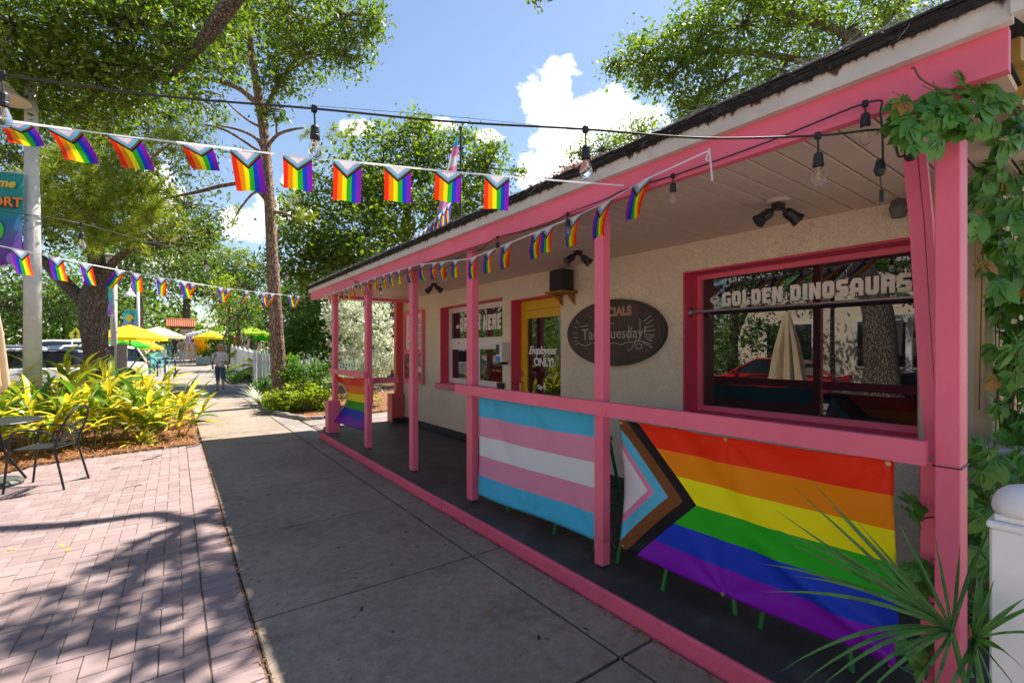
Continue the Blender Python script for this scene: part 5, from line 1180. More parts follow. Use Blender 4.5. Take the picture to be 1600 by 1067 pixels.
bark_tube([pb, pb+Vector((-.3, .5, 2.5)), P(150, 400, 16), P(160, 300, 14.5), P(170, 200, 13.8)], [.14, .12, .10, .07, .03], 10, 3).build('trunk', M['barkp'], PT, smooth=True)
tb_ = MB()
for (px, py, rx, ry, n) in ((110, 250, 60, 30, 30), (200, 300, 70, 34, 54), (110, 330, 60, 40, 46), (240, 340, 40, 26, 24), (170, 365, 60, 24, 34), (65, 290, 30, 50, 22), (280, 215, 50, 24, 12), (150, 270, 60, 30, 30)):
    a = P(180, 310, 13.2); c = P(px, py, 12.4); tb_.tube(sm([a, a.lerp(c, .5)+Vector((0, 0, .15)), c], 4), [.05-.004*k for k in range(9)], 6)
    for k in range(n):
        q = P(px+g.normal()*rx*.55, py+g.normal()*ry*.6, 12+g.normal()*.5); tc_.append(tuple(q))
        if k % 2 == 0: tb_.tube([c, c.lerp(q, .5)+Vector((0, 0, -.05)), q], [.02, .014, .006], 5, cap=False)
tb_.build('branch', M['barkp'], PT, smooth=True)
tufts('crown', tc_, M['needle'], PT, 60, .34, .009, 5)
TT = [o for o in bpy.data.objects if o.name.startswith('slender_tree')][0]
tuf = [(548, 205), (530, 212), (520, 200), (500, 235), (480, 205), (474, 215), (555, 198), (515, 215), (470, 345), (462, 310), (485, 340), (366, 345), (372, 330), (340, 195), (352, 187), (378, 240), (432, 345), (360, 395), (375, 410), (385, 395), (395, 415), (310, 125), (330, 110), (470, 330), (448, 318)]
tufts('crown', [tuple(P(a+random.uniform(-4, 4), b+random.uniform(-4, 4), 12.9)) for a, b in tuf for _ in range(2)], M['needle'], TT, 44, .26, .006, 6)
DENS = 1.15
# 4. large tree behind the roof, centre
tree('leafy_tree', 'broad round-headed tree behind the cafe roof, left of the cumulus cloud', 'tree', [Vector((P(620, 540, 24).x, P(620, 540, 24).y, .2)), P(622, 470, 24), P(630, 380, 24), P(640, 300, 24)], [.4, .33, .28, .15], [],
     [bl_(540, 300, 22, (2.2, 2.2, 1.6), 70, 30, .42), bl_(600, 260, 23, (2.2, 2.2, 1.9), 80, 30, .42), bl_(655, 235, 24, (1.6, 1.6, 1.5), 60, 30, .38), bl_(700, 270, 24, (2.0, 2.0, 2.0), 70, 30, .42), bl_(760, 270, 24, (1.3, 1.3, 1.7), 46, 30, .38), bl_(640, 320, 22, (2.4, 2.4, 1.7), 80, 30, .42),
      bl_(560, 370, 21, (2.4, 2.4, 1.5), 90, 30, .42), bl_(520, 420, 20, (1.8, 1.8, 1.1), 50, 30, .4), bl_(720, 330, 23, (1.8, 1.8, 1.3), 50, 30, .4), bl_(650, 195, 24.5, (.7, .7, .7), 14, 30, .3), bl_(470, 340, 22, (1.2, 1.2, 1.2), 30, 30, .4), bl_(600, 420, 20, (2, 2, 1.2), 50, 30, .4), bl_(725, 215, 24.5, (.6, .6, .6), 8, 30, .3), bl_(480, 400, 20, (1.6, 1.6, 1.2), 50, 30, .4), bl_(808, 268, 25, (.35, .35, .6), 5, 26, .22)],
     .20, M['oakleaf2'], M['bark'], seed=24, aspect=.5, tw_r=.02)
DENS = 1.7
# 5. live oak behind the roof at the right, one long bough over the walk
K = 8.0; SV = Vector((.63*K, .17*K, K))
def sh(px, py): return PZ(px, py, 0)+SV
lb = [P(1400, -20, 14.5), Vector((10.5, 6.4, 11.2)), Vector((7.6, 6.0, 9.9)), sh(520, 815)+Vector((0, 0, .1)), sh(300, 812), sh(240, 803), sh(120, 818), sh(0, 826), sh(-150, 835)]
sb = []
for (px, py, r, n, nl, sg) in ((290, 850, .25, 7, 20, .12), (330, 870, .2, 5, 20, .12), (210, 880, .22, 5, 18, .11), (150, 890, .2, 4, 18, .11), (330, 920, .3, 7, 18, .13), (260, 930, .3, 7, 18, .13), (180, 950, .3, 6, 18, .13), (380, 905, .25, 6, 20, .12), (60, 955, .35, 5, 18, .13), (30, 1010, .3, 5, 18, .12), (250, 1020, .3, 6, 18, .12), (330, 1030, .3, 4, 18, .12), (340, 800, .16, 4, 20, .10), (390, 830, .2, 5, 20, .12), (370, 960, .2, 4, 18, .1), (140, 1000, .2, 3, 18, .1), (420, 870, .3, 6, 20, .13), (445, 950, .3, 6, 20, .13)):
    sb.append((sh(px, py), (r, r, r), n, nl, sg))
tree('live_oak', 'spreading live oak rising behind the roof at the upper right', 'tree', [Vector((16.5, 6.6, 0)), Vector((16.4, 6.6, 3)), P(1330, 110, 15), P(1330, 60, 14)], [.5, .42, .34, .25],
     [(lb, [.16, .13, .11, .09, .075, .08, .09, .085, .07]), ([P(1330, 110, 15), P(1240, 92, 14.5), P(1150, 80, 14), P(1080, 85, 13.8), P(1000, 100, 13.5)], [.14, .10, .08, .05, .02]), ([P(1330, 90, 15), P(1380, 40, 15), P(1430, -30, 15)], [.14, .11, .08]),
      ([P(1300, 150, 15), P(1220, 150, 14.5), P(1150, 165, 14), P(1060, 170, 14)], [.11, .08, .05, .02]), ([P(1330, 60, 14), P(1230, 20, 14), P(1150, 0, 14)], [.12, .09, .05])],
     [bl_(1160, 40, 14, (1.6, 1.6, .9), 60, 26, .27), bl_(1090, 60, 13.8, (1.1, 1.1, .7), 40, 26, .26), bl_(1010, 90, 13.5, (1.0, 1.0, .55), 36, 26, .24), bl_(960, 100, 13.4, (.4, .4, .2), 8, 24, .18), bl_(1050, 120, 13.8, (1.0, 1.0, .5), 34, 26, .25), bl_(1130, 130, 14, (1.2, 1.2, .7), 46, 26, .26), bl_(1230, 40, 14.5, (1.6, 1.6, 1.0), 56, 26, .28), bl_(1220, 110, 14.5, (1.4, 1.4, .8), 46, 26, .27),
      bl_(1320, 50, 14.5, (1.6, 1.6, 1.0), 50, 26, .28), bl_(1390, 15, 14.8, (1.4, 1.4, .8), 40, 26, .28), bl_(1120, 180, 14, (.8, .8, .4), 20, 26, .24), bl_(1160, -20, 14, (1.4, 1.4, .7), 34, 26, .27), bl_(1075, 165, 13.8, (.5, .5, .4), 14, 26, .2), bl_(1290, -40, 14, (2, 2, 1), 40, 26, .3)]+sb,
     .125, M['oakleaf2'], M['bark'], seed=25, aspect=.45, tw_r=.012)
tree('small_oak', 'small loose oak crown peeping over the roof right of the cloud', 'tree', [Vector((P(960, 540, 20).x, P(960, 540, 20).y, .1)), P(965, 400, 20), P(975, 260, 20)], [.2, .16, .08], [],
     [bl_(940, 235, 20, (1.0, 1.0, .6), 22, 24, .27), bl_(1000, 210, 20, (1.2, 1.2, .55), 26, 24, .27), bl_(905, 240, 20, (.6, .6, .35), 8, 24, .22), bl_(960, 275, 20, (1.2, 1.2, .5), 20, 24, .27), bl_(1060, 210, 20, (1.2, 1.2, .6), 20, 24, .27)], .13, M['oakleaf2'], M['bark'], seed=26)
DENS = 1.1
# 6. trees farther off
def fartree(px, d, top, w, label, m, seed, size, n=60, dens=34, cat='tree', group=None, foot=560):
    b = P(px, 550, d); b.z = gz(b.y)-.1; ht = EYE+(550-top)/FPX*d; tr = [b, b+Vector((.1, 0, ht*.3)), b+Vector((0, .1, ht*.62))]; r = random.Random(seed); bl = []
    W = w/FPX*d/2
    for k in range(7):
        a = k/7*6.28; rr = W*.55; bl.append((b+Vector((math.cos(a)*rr, math.sin(a)*rr, ht*r.uniform(.38, .78))), (W*.62, W*.62, ht*.2), n//7, dens, W*.13+.12))
    bl.append((b+Vector((0, 0, ht*.8)), (W*.6, W*.6, ht*.17), n//6, dens, W*.13+.12))
    return tree('background_tree', label, cat, tr, [ht*.028+.05, ht*.022+.03, ht*.012], [], bl, size, m, M['bark'], group, seed, .5, 3, tw_r=.03)
fartree(40, 46, 395, 190, 'dense green tree behind the parked cars at the far left', M['farleaf'], 31, .34, 110)
fartree(-60, 42, 380, 200, 'dark tree at the left edge beyond the parked cars', M['darkleaf'], 32, .34, 80)
fartree(100, 58, 430, 170, 'lower green tree behind the pedestrian crossing sign', M['farleaf'], 33, .4, 90)
fartree(215, 48, 330, 200, 'tall green tree behind the second white pole', M['farleaf'], 34, .34, 140)
fartree(290, 56, 350, 190, 'tall green tree above the cream umbrella', M['oakleaf2'], 35, .4, 140)
fartree(345, 60, 410, 120, 'green tree beside the far tiled house', M['darkleaf'], 36, .4, 80)
fartree(395, 44, 395, 130, 'dark leafy tree behind the reddish slender trunk', M['darkleaf'], 37, .3, 100)
fartree(455, 38, 440, 120, 'dark tree right of the slender trunk, over the far tent', M['darkleaf'], 38, .28, 90)
fartree(520, 34, 400, 150, 'shadowy tree behind the far corner of the porch', M['darkleaf'], 39, .26, 110)
fartree(600, 36, 400, 200, 'shadowy tree behind the silver shrub', M['darkleaf'], 40, .28, 90)
fartree(358, 34.5, 440, 80, 'small lime green tree above the white and yellow umbrellas', M['limeleaf'], 41, .16, 80, 30)
fartree(372, 27, 455, 60, 'small young tree behind the red closed umbrella', M['midleaf'], 42, .15, 36, 26)
fartree(150, 70, 440, 260, 'distant tree seen right of the stout forked trunk', M['farleaf'], 43, .5, 90)
def mass(name, x0, x1, y0, y1, h, n, m, size, seed):
    g = np.random.default_rng(seed); x = g.uniform(x0, x1, n); y = g.uniform(y0, y1, n); hh = h*(.75+.25*np.sin(x*.35+seed)+.12*np.sin(x*1.1)); z = g.uniform(0, 1, n)**.8*hh+.5
    return tag(leaves(name, np.stack([x, y, z], 1), size, m, None, .5, seed=seed), kind='stuff')
mass('distant_woods', -70, 40, 76, 92, 9.5, 26000, M['farleaf'], .75, 3)
mass('distant_woods', 12, 60, 30, 60, 7, 13000, M['darkleaf'], .5, 4)
mass('distant_woods', -50, -22, 20, 80, 7.5, 12000, M['farleaf'], .6, 5)

# ---- shrubs
def shrub(name, label, blobs, size, m, seed, cat='shrub', group=None, aspect=.45, up=.8, stems=8, shape=LEAF6, droop=.1):
    c = sum((Vector(b[0]) for b in blobs), Vector((0, 0, 0)))/len(blobs); base = Vector((c.x, c.y, gz(c.y))); R = empty(name, base, label, cat, group); r = random.Random(seed)
    pts, cl = clump_points(blobs, seed, .8); mb = MB(); allc = np.vstack(cl)
    for k in range(stems):
        q = Vector(allc[r.randrange(len(allc))]); mb.tube([base+Vector((r.uniform(-.12, .12), r.uniform(-.12, .12), 0)), base.lerp(q, .5)+Vector((0, 0, .05)), q], [.014, .010, .004], 5)
    mb.build('stem', M['bark'], R); leaves('foliage', pts[pts[:, 2] > gz(c.y)+.01], size, m, R, aspect, shape, up, droop, seed=seed); return R
shrub('silver_buttonwood', 'tall silvery leaved shrub seen through the far porch bay', [bl_(545, 500, 13.2, (.7, .7, .6), 44, 26, .10), bl_(560, 545, 13, (.75, .75, .6), 44, 26, .10), bl_(590, 500, 13.4, (.5, .5, .6), 36, 26, .10), bl_(602, 555, 13, (.45, .45, .6), 36, 26, .10), bl_(575, 590, 12.8, (.5, .5, .35), 24, 26, .09), bl_(540, 470, 13.4, (.6, .6, .3), 20, 26, .10)], .10, M['silver'], 51, aspect=.40, shape=LEAF6, up=.2)
shrub('golden_shrub', 'low yellow green shrub at the corner of the right bed', [bl_(462, 620, 11.6, (.62, .5, .40), 60, 26, .10), bl_(430, 630, 11.5, (.30, .35, .30), 24, 26, .09), bl_(495, 628, 11.8, (.35, .35, .36), 30, 26, .09)], .085, M['limeleaf'], 52, up=1.4)
shrub('green_shrub', 'loose green shrub at the foot of the slender tree', [bl_(450, 578, 13.4, (.45, .45, .40), 30, 22, .12), bl_(470, 590, 13, (.5, .5, .3), 24, 22, .12), bl_(495, 585, 13.4, (.45, .45, .4), 28, 22, .12), bl_(418, 600, 13.4, (.28, .28, .25), 12, 20, .10)], .10, M['midleaf'], 53)
shrub('umbrella_shrub', 'big bright green shrub behind the picket fence', [bl_(485, 520, 19, (.9, .9, .7), 50, 24, .2), bl_(460, 540, 19, (.6, .6, .5), 24, 24, .18), bl_(510, 545, 18.5, (.7, .7, .6), 36, 24, .18), bl_(505, 510, 19, (.5, .5, .5), 20, 24, .18)], .17, M['midleaf'], 54, up=1.2)
shrub('green_shrub', 'small sunlit shrub on the far side of the porch path', [bl_(545, 622, 12.6, (.35, .35, .16), 12, 20, .08), bl_(580, 622, 13, (.4, .4, .2), 12, 20, .08)], .07, M['limeleaf'], 55)
for i, (px, py, lab) in enumerate(((352, 578, 'green tuft beside the walk, nearest the walker in the patterned shirt'), (372, 592, 'green tuft between the walk and the white panel fence'), (385, 606, 'green tuft in front of the white gate post'), (340, 566, 'small green tuft far along the white fence'))):
    b = P(px, py, 20+i); shrub('low_plant', lab, [((b.x+.15, b.y, gz(b.y)+.2), (.35, .5, .16), 16, 18, .09)], .14, M['midleaf'], 60+i, 'plant', 'green tufts beside the white fence', aspect=.2, stems=3)
# arching strap-leaf plant and small palms
def strap_plant(name, base, n, l, w, m, label, seed, cat='plant', group=None, nm='leaf', spread=.9, limit=60):
    R = empty(name, base, label, cat, group); r = random.Random(seed)
    for k in range(min(n, limit)):
        a = r.uniform(0, 6.28); tilt = r.uniform(.15, spread); L_ = l*r.uniform(.6, 1.1); mb = MB(); prev = None; S = 6
        for i in range(S+1):
            t = i/S; out = math.sin(tilt)*L_*t+.25*L_*t*t; z = math.cos(tilt)*L_*t-.42*L_*t*t*tilt; ww = w*math.sin(math.pi*(t*.9+.08))**.7 if i < S else .001
            c = Vector((math.cos(a)*out, math.sin(a)*out, z)); sd = Vector((-math.sin(a), math.cos(a), 0))*ww
            q = (tuple(c-sd+Vector((0, 0, ww*.4))), tuple(c), tuple(c+sd+Vector((0, 0, ww*.4))))
            if prev:
                mb.face([prev[0], prev[1], q[1], q[0]]); mb.face([prev[1], prev[2], q[2], q[1]])
            prev = q
        me = mb.mesh(nm, m, smooth=True); new(nm, me, R)
    return R
strap_plant('spider_plant', PZ(412, 640, 0)+Vector((.1, 2.2, 0)), 36, .75, .014, M['silver'], 'pale thin leaved plant arching by the bed kerb', 71)
strap_plant('grassy_plant', PZ(395, 620, 0)+Vector((.2, 2, 0)), 26, .6, .012, M['grassb'], 'thin grassy plant near the white gate post', 72)
def feather_palm(name, base, h, nf, fl, m, label, seed, group=None, lw=.02):
    R = empty(name, base, label, 'palm', group); r = random.Random(seed)
    bark_tube([base, Vector(base)+Vector((.03, .02, h*.5)), Vector(base)+Vector((0, 0, h))], [.09, .07, .06], 8, seed).build('trunk', M['bark'], R, smooth=True)
    for f in range(nf):
        a = 6.28*f/nf+r.uniform(-.3, .3); el = r.uniform(.1, 1.2); mb = MB(); S = 16; pts = []
        for i in range(S+1):
            t = i/S; pts.append(Vector(base)+Vector((0, 0, h))+Vector((math.cos(a)*fl*math.cos(el)*t+math.cos(a)*fl*.2*t*t, math.sin(a)*fl*math.cos(el)*t+math.sin(a)*fl*.2*t*t, fl*math.sin(el)*t-fl*.75*t*t)))
        mb.tube(pts, [.010]*8+[.006]*9, 4, cap=False)
        sd = Vector((-math.sin(a), math.cos(a), 0))
        for i in range(2, S+1):
            for s in (-1, 1):
                for hh in (0, .5):
                    p = pts[i-1].lerp(pts[i], hh); L_ = fl*.30*math.sin(math.pi*min(.97, (i+hh)/S*.85+.12)); d = (sd*s+(pts[i]-pts[i-1]).normalized()*.5+Vector((0, 0, -.35))).normalized()
                    wv = (pts[i]-pts[i-1]).normalized()*lw; mb.face([p-wv, p+d*L_*.6-wv*.6+Vector((0, 0, .02)), p+d*L_, p+wv])
        mb.build('frond', m, R)
    return R
feather_palm('areca_palm', P(402, 560, 21.5)-Vector((0, 0, P(402, 560, 21.5).z-.1)), .7, 14, 1.5, M['limeleaf'], 'yellow green feathery palm left of the slender trunk', 73)
feather_palm('areca_palm', P(380, 560, 27)-Vector((0, 0, P(380, 560, 27).z-.3)), 1.0, 12, 1.3, M['limeleaf'], 'small feathery palm behind the white picket fence', 74)
feather_palm('areca_palm', P(440, 545, 24)-Vector((0, 0, P(440, 545, 24).z-.2)), .9, 12, 1.5, M['midleaf'], 'green feathery palm just right of the slender trunk', 75)
feather_palm('palm', Vector((-10.5, 6.5, 0)), 4.2, 16, 2.4, M['palm'], 'palm across the road, mirrored in the picture window', 76, lw=.035)
feather_palm('palm', Vector((-10.8, 1.5, 0)), 3.2, 16, 2.2, M['palm'], 'shorter palm across the road, mirrored at the right of the window', 77, lw=.035)

# ---- variegated ginger bed
def gingermat():
    m = bpy.data.materials.new('variegated_ginger_leaf'); m.use_nodes = True; t = m.node_tree; t.nodes.clear(); L = t.links.new
    out = N(t, 'ShaderNodeOutputMaterial'); p = N(t, 'ShaderNodeBsdfPrincipled'); p.inputs['Roughness'].default_value = .38
    uv = N(t, 'ShaderNodeUVMap'); oi = N(t, 'ShaderNodeObjectInfo'); mp = N(t, 'ShaderNodeMapping'); mp.inputs['Scale'].default_value = (1.2, 9, 1); L(uv.outputs[0], mp.inputs['Vector'])
    cb = N(t, 'ShaderNodeCombineXYZ'); L(MATH(t, 'MULTIPLY', oi.outputs['Random'], 40), cb.inputs[0]); L(MATH(t, 'MULTIPLY', oi.outputs['Random'], 90), cb.inputs[1]); ad = N(t, 'ShaderNodeVectorMath', operation='ADD'); L(mp.outputs[0], ad.inputs[0]); L(cb.outputs[0], ad.inputs[1])
    n = N(t, 'ShaderNodeTexNoise'); n.inputs['Scale'].default_value = 1.3; n.inputs['Detail'].default_value = 2; L(ad.outputs[0], n.inputs['Vector'])
    f = MATH(t, 'MULTIPLY', MATH(t, 'SUBTRACT', MATH(t, 'ADD', n.outputs['Fac'], MATH(t, 'MULTIPLY', MATH(t, 'SUBTRACT', MATH(t, 'FRACT', MATH(t, 'MULTIPLY', oi.outputs['Random'], 17.3)), .5), .55)), .40), 7, clamp=True)
    mx = N(t, 'ShaderNodeMixRGB'); L(f, mx.inputs[0]); mx.inputs[1].default_value = (.11, .26, .02, 1); mx.inputs[2].default_value = (.86, .72, .04, 1)
    h = N(t, 'ShaderNodeHueSaturation'); L(mx.outputs[0], h.inputs['Color']); L(MATH(t, 'ADD', MATH(t, 'MULTIPLY', oi.outputs['Random'], .5), .7), h.inputs['Value'])
    L(h.outputs[0], p.inputs['Base Color']); tr = N(t, 'ShaderNodeBsdfTranslucent'); L(h.outputs[0], tr.inputs[0]); ms = N(t, 'ShaderNodeMixShader'); ms.inputs[0].default_value = .42
    L(p.outputs[0], ms.inputs[1]); L(tr.outputs[0], ms.inputs[2]); L(ms.outputs[0], out.inputs[0]); return m
M['ginger'] = gingermat()
def lance(l, w, bend, seed):
    r = random.Random(seed); tw = r.uniform(-.35, .35); S = 7; mb = MB(); rows = []
    for i in range(S+1):
        t = i/S; ww = w*(math.sin(math.pi*min(1, t*.93+.07))**.75) if i < S else .002; x = l*t*(1-.12*bend*t); z = -bend*l*.42*t*t+.05*l*math.sin(t*3); a = tw*t
        rows.append([(x, -ww*math.cos(a), z+ww*.35-ww*math.sin(a)), (x, 0, z), (x, ww*math.cos(a), z+ww*.35+ww*math.sin(a))])
    for i in range(S):
        for j in range(2): mb.face([rows[i][j], rows[i+1][j], rows[i+1][j+1], rows[i][j+1]], uv=[(i/S, j/2), ((i+1)/S, j/2), ((i+1)/S, (j+1)/2), (i/S, (j+1)/2)])
    return mb.mesh('leaf', M['ginger'], smooth=True)
LM = [lance(random.uniform(.40, .60), random.uniform(.034, .05), random.uniform(.2, 1.0), k) for k in range(12)]
canem = colmat('ginger_cane', (.22, .20, .04), .6)
def ginger(x, y, h, canes, label, seed, zb=0.0):
    r = random.Random(seed); R = empty('shell_ginger', (x, y, zb), label, 'plant', 'variegated shell ginger clumps in the left bed'); mb = MB()
    for c in range(canes):
        a = r.uniform(0, 6.28); lean = r.uniform(.1, .62); H = h*r.uniform(.6, 1.1); b = Vector((r.uniform(-.18, .18), r.uniform(-.18, .18), 0))
        pt = lambda t: b+Vector((math.cos(a)*lean*H*t*(.4+.6*t), math.sin(a)*lean*H*t*(.4+.6*t), H*t*(1-.18*lean*t)))
        mb.tube([pt(t/5) for t in range(6)], [.009, .008, .008, .007, .006, .004], 5)
        nl = r.randint(7, 9)
        for k in range(nl):
            t = .25+.75*(k+1)/nl; p = pt(t); side = 1 if k % 2 else -1; yaw = a+side*r.uniform(.5, 1.5) if k < nl-1 else a; pitch = -r.uniform(.25, .95) if k < nl-1 else -1.1
            o = new('leaf', LM[r.randrange(12)], R, p, (r.uniform(-.5, .5), pitch, yaw), [r.uniform(.75, 1.15)]*3)
    mb.v = [(v[0]+x, v[1]+y, v[2]+zb) for v in mb.v]; mb.build('cane', canem, R)
gp = [(-.05, 9.75, .62, 5, 'low ginger clump at the bed corner beside the sidewalk'), (-.55, 9.75, .75, 6, 'ginger clump in the front row, second from the sidewalk'), (-1.1, 9.5, .85, 6, 'ginger clump in the front row, right of the looped chair'), (-1.6, 9.3, .9, 6, 'ginger clump directly behind the looped chair back'), (-2.15, 9.0, .9, 6, 'ginger clump behind the table edge'),
      (-2.5, 8.75, .85, 5, 'ginger clump at the left frame edge beside the table'), (-.3, 10.7, .85, 6, 'ginger clump in the second row by the sidewalk'), (-.95, 10.6, 1.0, 6, 'ginger clump in the second row below the blue bike rack'), (-1.6, 10.5, 1.1, 6, 'tall ginger clump in front of the stout oak trunk'), (-2.3, 10.2, 1.15, 6, 'tall ginger clump right beside the near white pole'),
      (-2.9, 9.7, 1.05, 5, 'ginger clump left of the near white pole'), (-.2, 11.9, .95, 5, 'ginger clump in the back row by the sidewalk'), (-1.0, 11.8, 1.05, 5, 'ginger clump in the back row below the bicycle'), (-1.9, 11.7, 1.3, 6, 'tallest ginger clump, rising beside the white pole'), (-2.9, 11.3, 1.25, 5, 'back row ginger clump near the parked cars'), (-.3, 13.4, .9, 5, 'far ginger clump at the walk edge'), (-1.2, 13.6, 1.0, 5, 'far ginger clump below the utility box'), (-3.4, 10.4, 1.1, 5, 'ginger clump by the folded cream umbrella'),
      (-1.3, 10.05, .95, 7, 'dense ginger clump between the chair and the oak trunk'), (-.75, 10.15, .85, 7, 'dense ginger clump above the small striped sprout'), (-1.9, 9.9, 1.05, 7, 'dense ginger clump directly right of the near white pole'), (-2.45, 9.5, 1.0, 7, 'dense ginger clump in front of the near white pole'), (-.1, 11.2, .85, 6, 'leaning ginger clump whose tips reach over the sidewalk'), (-1.5, 11.2, 1.2, 6, 'upright ginger clump in front of the white cars')]
for i, (x, y, h, c, lab) in enumerate(gp): ginger(x, y, h, c, lab, 100+i)
q = PZ(218, 702, .0); strap_plant('young_ginger', (q.x, q.y+.35, .01), 30, .42, .020, M['ginger'], 'small separate sprout of striped leaves at the bed front', 140, spread=1.3)

# ---- palmetto in the right foreground
def leaflet(a, c, b, w, name, m, par):
    mb = MB(); S = 9; pts = [((1-t)**2)*a+2*(1-t)*t*c+t*t*b for t in [i/S for i in range(S+1)]]; prev = None
    for i, p in enumerate(pts):
        d = (pts[min(i+1, S)]-pts[max(0, i-1)]).normalized(); s = d.cross(Vector((-.55, -.75, .35))).normalized(); t = i/S; ww = w*(.45+.55*math.sin(math.pi*min(1, .15+t*.75)))*(1-t**3)+.0004; nn = s.cross(d).normalized()*ww*.5
        q = (p-s*ww+nn, p, p+s*ww+nn)
        if prev: mb.face([prev[0], prev[1], q[1], q[0]]); mb.face([prev[1], prev[2], q[2], q[1]])
        prev = q
    return mb.build(name, m, par, smooth=True)
FPm = empty('fan_palm', (2.02, .33, .0), 'green palmetto fan spreading over the corner of the rainbow banner', 'palm')
FPm.location = (2.0, .32, .02)
hub = P(1487, 985, 1.42)
fr1 = MB().tube([Vector((2.02, .30, .02)), Vector((2.0, .32, .35)), hub], [.014, .010, .007], 8).build('leaf', M['palm'], FPm)
tips = [(1237, 757, 1.50, 30), (1267, 750, 1.48, 34), (1213, 797, 1.52, 26), (1200, 823, 1.5, -30), (1185, 880, 1.45, -36), (1211, 842, 1.5, -24), (1196, 925, 1.4, -40), (1217, 1050, 1.30, -60), (1247, 1072, 1.28, -62), (1275, 1080, 1.26, -55), (1310, 1095, 1.24, -40), (1348, 1090, 1.22, -25), (1400, 1110, 1.2, 0), (1425, 850, 1.5, 8), (1396, 800, 1.55, 16), (1460, 835, 1.5, 0), (1300, 790, 1.5, 20),
        (1555, 816, 1.46, -46), (1520, 870, 1.45, -6), (1500, 850, 1.5, 0), (1240, 900, 1.42, -34), (1290, 850, 1.48, -16), (1340, 815, 1.5, 5), (1450, 1100, 1.2, 10)]
for i, (px, py, d, arch) in enumerate(tips):
    b = P(px, py, d); c = hub.lerp(b, .5)+Vector((0, 0, abs(arch)/FPX*1.4 if arch < 0 else -.005)); leaflet(hub, c, b, .0062, 'leaflet', M['palm'], fr1)
hub2 = P(1520, 1000, 1.34); fr2 = MB().tube([Vector((2.03, .27, .02)), Vector((2.01, .28, .3)), hub2], [.012, .009, .006], 8).build('leaf', M['palm'], FPm)
for (px, py, d, arch) in ((1600, 1045, 1.15, -20), (1620, 990, 1.15, -18), (1640, 940, 1.2, -20), (1595, 1085, 1.1, -10), (1560, 1100, 1.1, -5), (1530, 1110, 1.1, 0), (1500, 1110, 1.1, 0), (1553, 905, 1.3, -4), (1537, 880, 1.4, 2), (1527, 893, 1.35, 3), (1600, 935, 1.3, -10), (1470, 1100, 1.1, 4)):
    b = P(px, py, d); c = hub2.lerp(b, .5)+Vector((0, 0, abs(arch)/FPX*1.3 if arch < 0 else 0)); leaflet(hub2, c, b, .008, 'leaflet', M['palm'], fr2)

# ---- Virginia creeper: every compound leaf an object of five leaflets
def creeper_leaf(s, m, seed):
    r = random.Random(seed); mb = MB()
    for k in range(5):
        a = math.radians(-72+36*k+r.uniform(-6, 6)); l = s*(.62, .85, 1, .85, .62)[k]*r.uniform(.9, 1.1); w = l*.26; dz = -l*r.uniform(.12, .4)
        ca, sa = math.cos(a), math.sin(a); f = lambda t, u, z: (ca*l*t-sa*w*u, sa*l*t+ca*w*u, z)
        b0 = f(.06, 0, 0); m1_, m2_, tp = f(.35, 0, -.01*s+dz*.12), f(.7, 0, dz*.5), f(1, 0, dz)
        l1, l2 = f(.35, .8, .06*s+dz*.12), f(.66, 1, .05*s+dz*.5); r1, r2 = f(.35, -.8, .06*s+dz*.12), f(.66, -1, .05*s+dz*.5)
        lo = len(mb.v); mb.v += [b0, m1_, m2_, tp, l1, l2, r1, r2]
        for q in ((0, 1, 4), (1, 2, 5, 4), (2, 3, 5), (0, 6, 1), (1, 6, 7, 2), (2, 7, 3)): mb.f.append(tuple(lo+i for i in q)); mb.mi.append(0)
    mb.tube([(-s*.45, 0, -.03*s), (0, 0, 0)], .0014, 4); return mb.mesh('leaf', m, smooth=True)
CL = [creeper_leaf(.075, M['vine'], k) for k in range(6)]+[creeper_leaf(.06, M['vineo'], 9)]
CL2 = [creeper_leaf(.115, M['vine'], k+20) for k in range(6)]+[creeper_leaf(.09, M['vineo'], 29)]
def vine(label, spots, meshes, stems, seed, face):
    r = random.Random(seed); R = empty('creeper_vine', spots[0], label, 'vine')
    for p in spots:
        me = meshes[-1] if r.random() < .10 else meshes[r.randrange(len(meshes)-1)]
        q = Vector(face).normalized(); rot = (q+Vector((r.gauss(0, .35), r.gauss(0, .35), r.gauss(0, .35)))).to_track_quat('Z', 'Y').to_matrix().to_4x4() @ Matrix.Rotation(r.uniform(-2.4, -.7) if r.random() < .8 else r.uniform(0, 6.3), 4, 'Z')
        o = new('leaf', me, R, Vector(p)-Vector(spots[0]), rot.to_euler(), [r.uniform(.7, 1.2)]*3)
    for s in stems: MB().tube(sm([Vector(x) for x in s], 5), .003, 5).build('stem', M['stem'], R)
r = random.Random(9)
spA = []
for k in range(46): 
    t = r.random(); px = 1405+125*t; py = 178-50*t+r.gauss(0, 14)+(r.random()**2)*45*(1 if t < .5 else 1.6); spA.append(P(px, py, r.uniform(1.52, 1.66)))
spA += [P(px, py, 1.6) for px, py in ((1500, 140), (1512, 128), (1530, 135), (1480, 165), (1470, 172), (1545, 140), (1560, 160), (1540, 175), (1555, 190), (1570, 150), (1420, 180), (1410, 192), (1440, 178))]
vine('creeper over the top of the corner post under the pink beam', spA, CL, [[P(1425, 108, 1.57), P(1428, 106, 1.57), P(1440, 125, 1.57), P(1475, 143, 1.57), P(1490, 150, 1.6)], [P(1400, 200, 1.6), P(1450, 165, 1.6), P(1520, 145, 1.62), P(1580, 170, 1.8), P(1600, 200, 2)]], 1, (-.6, -.7, .45))
spB = []
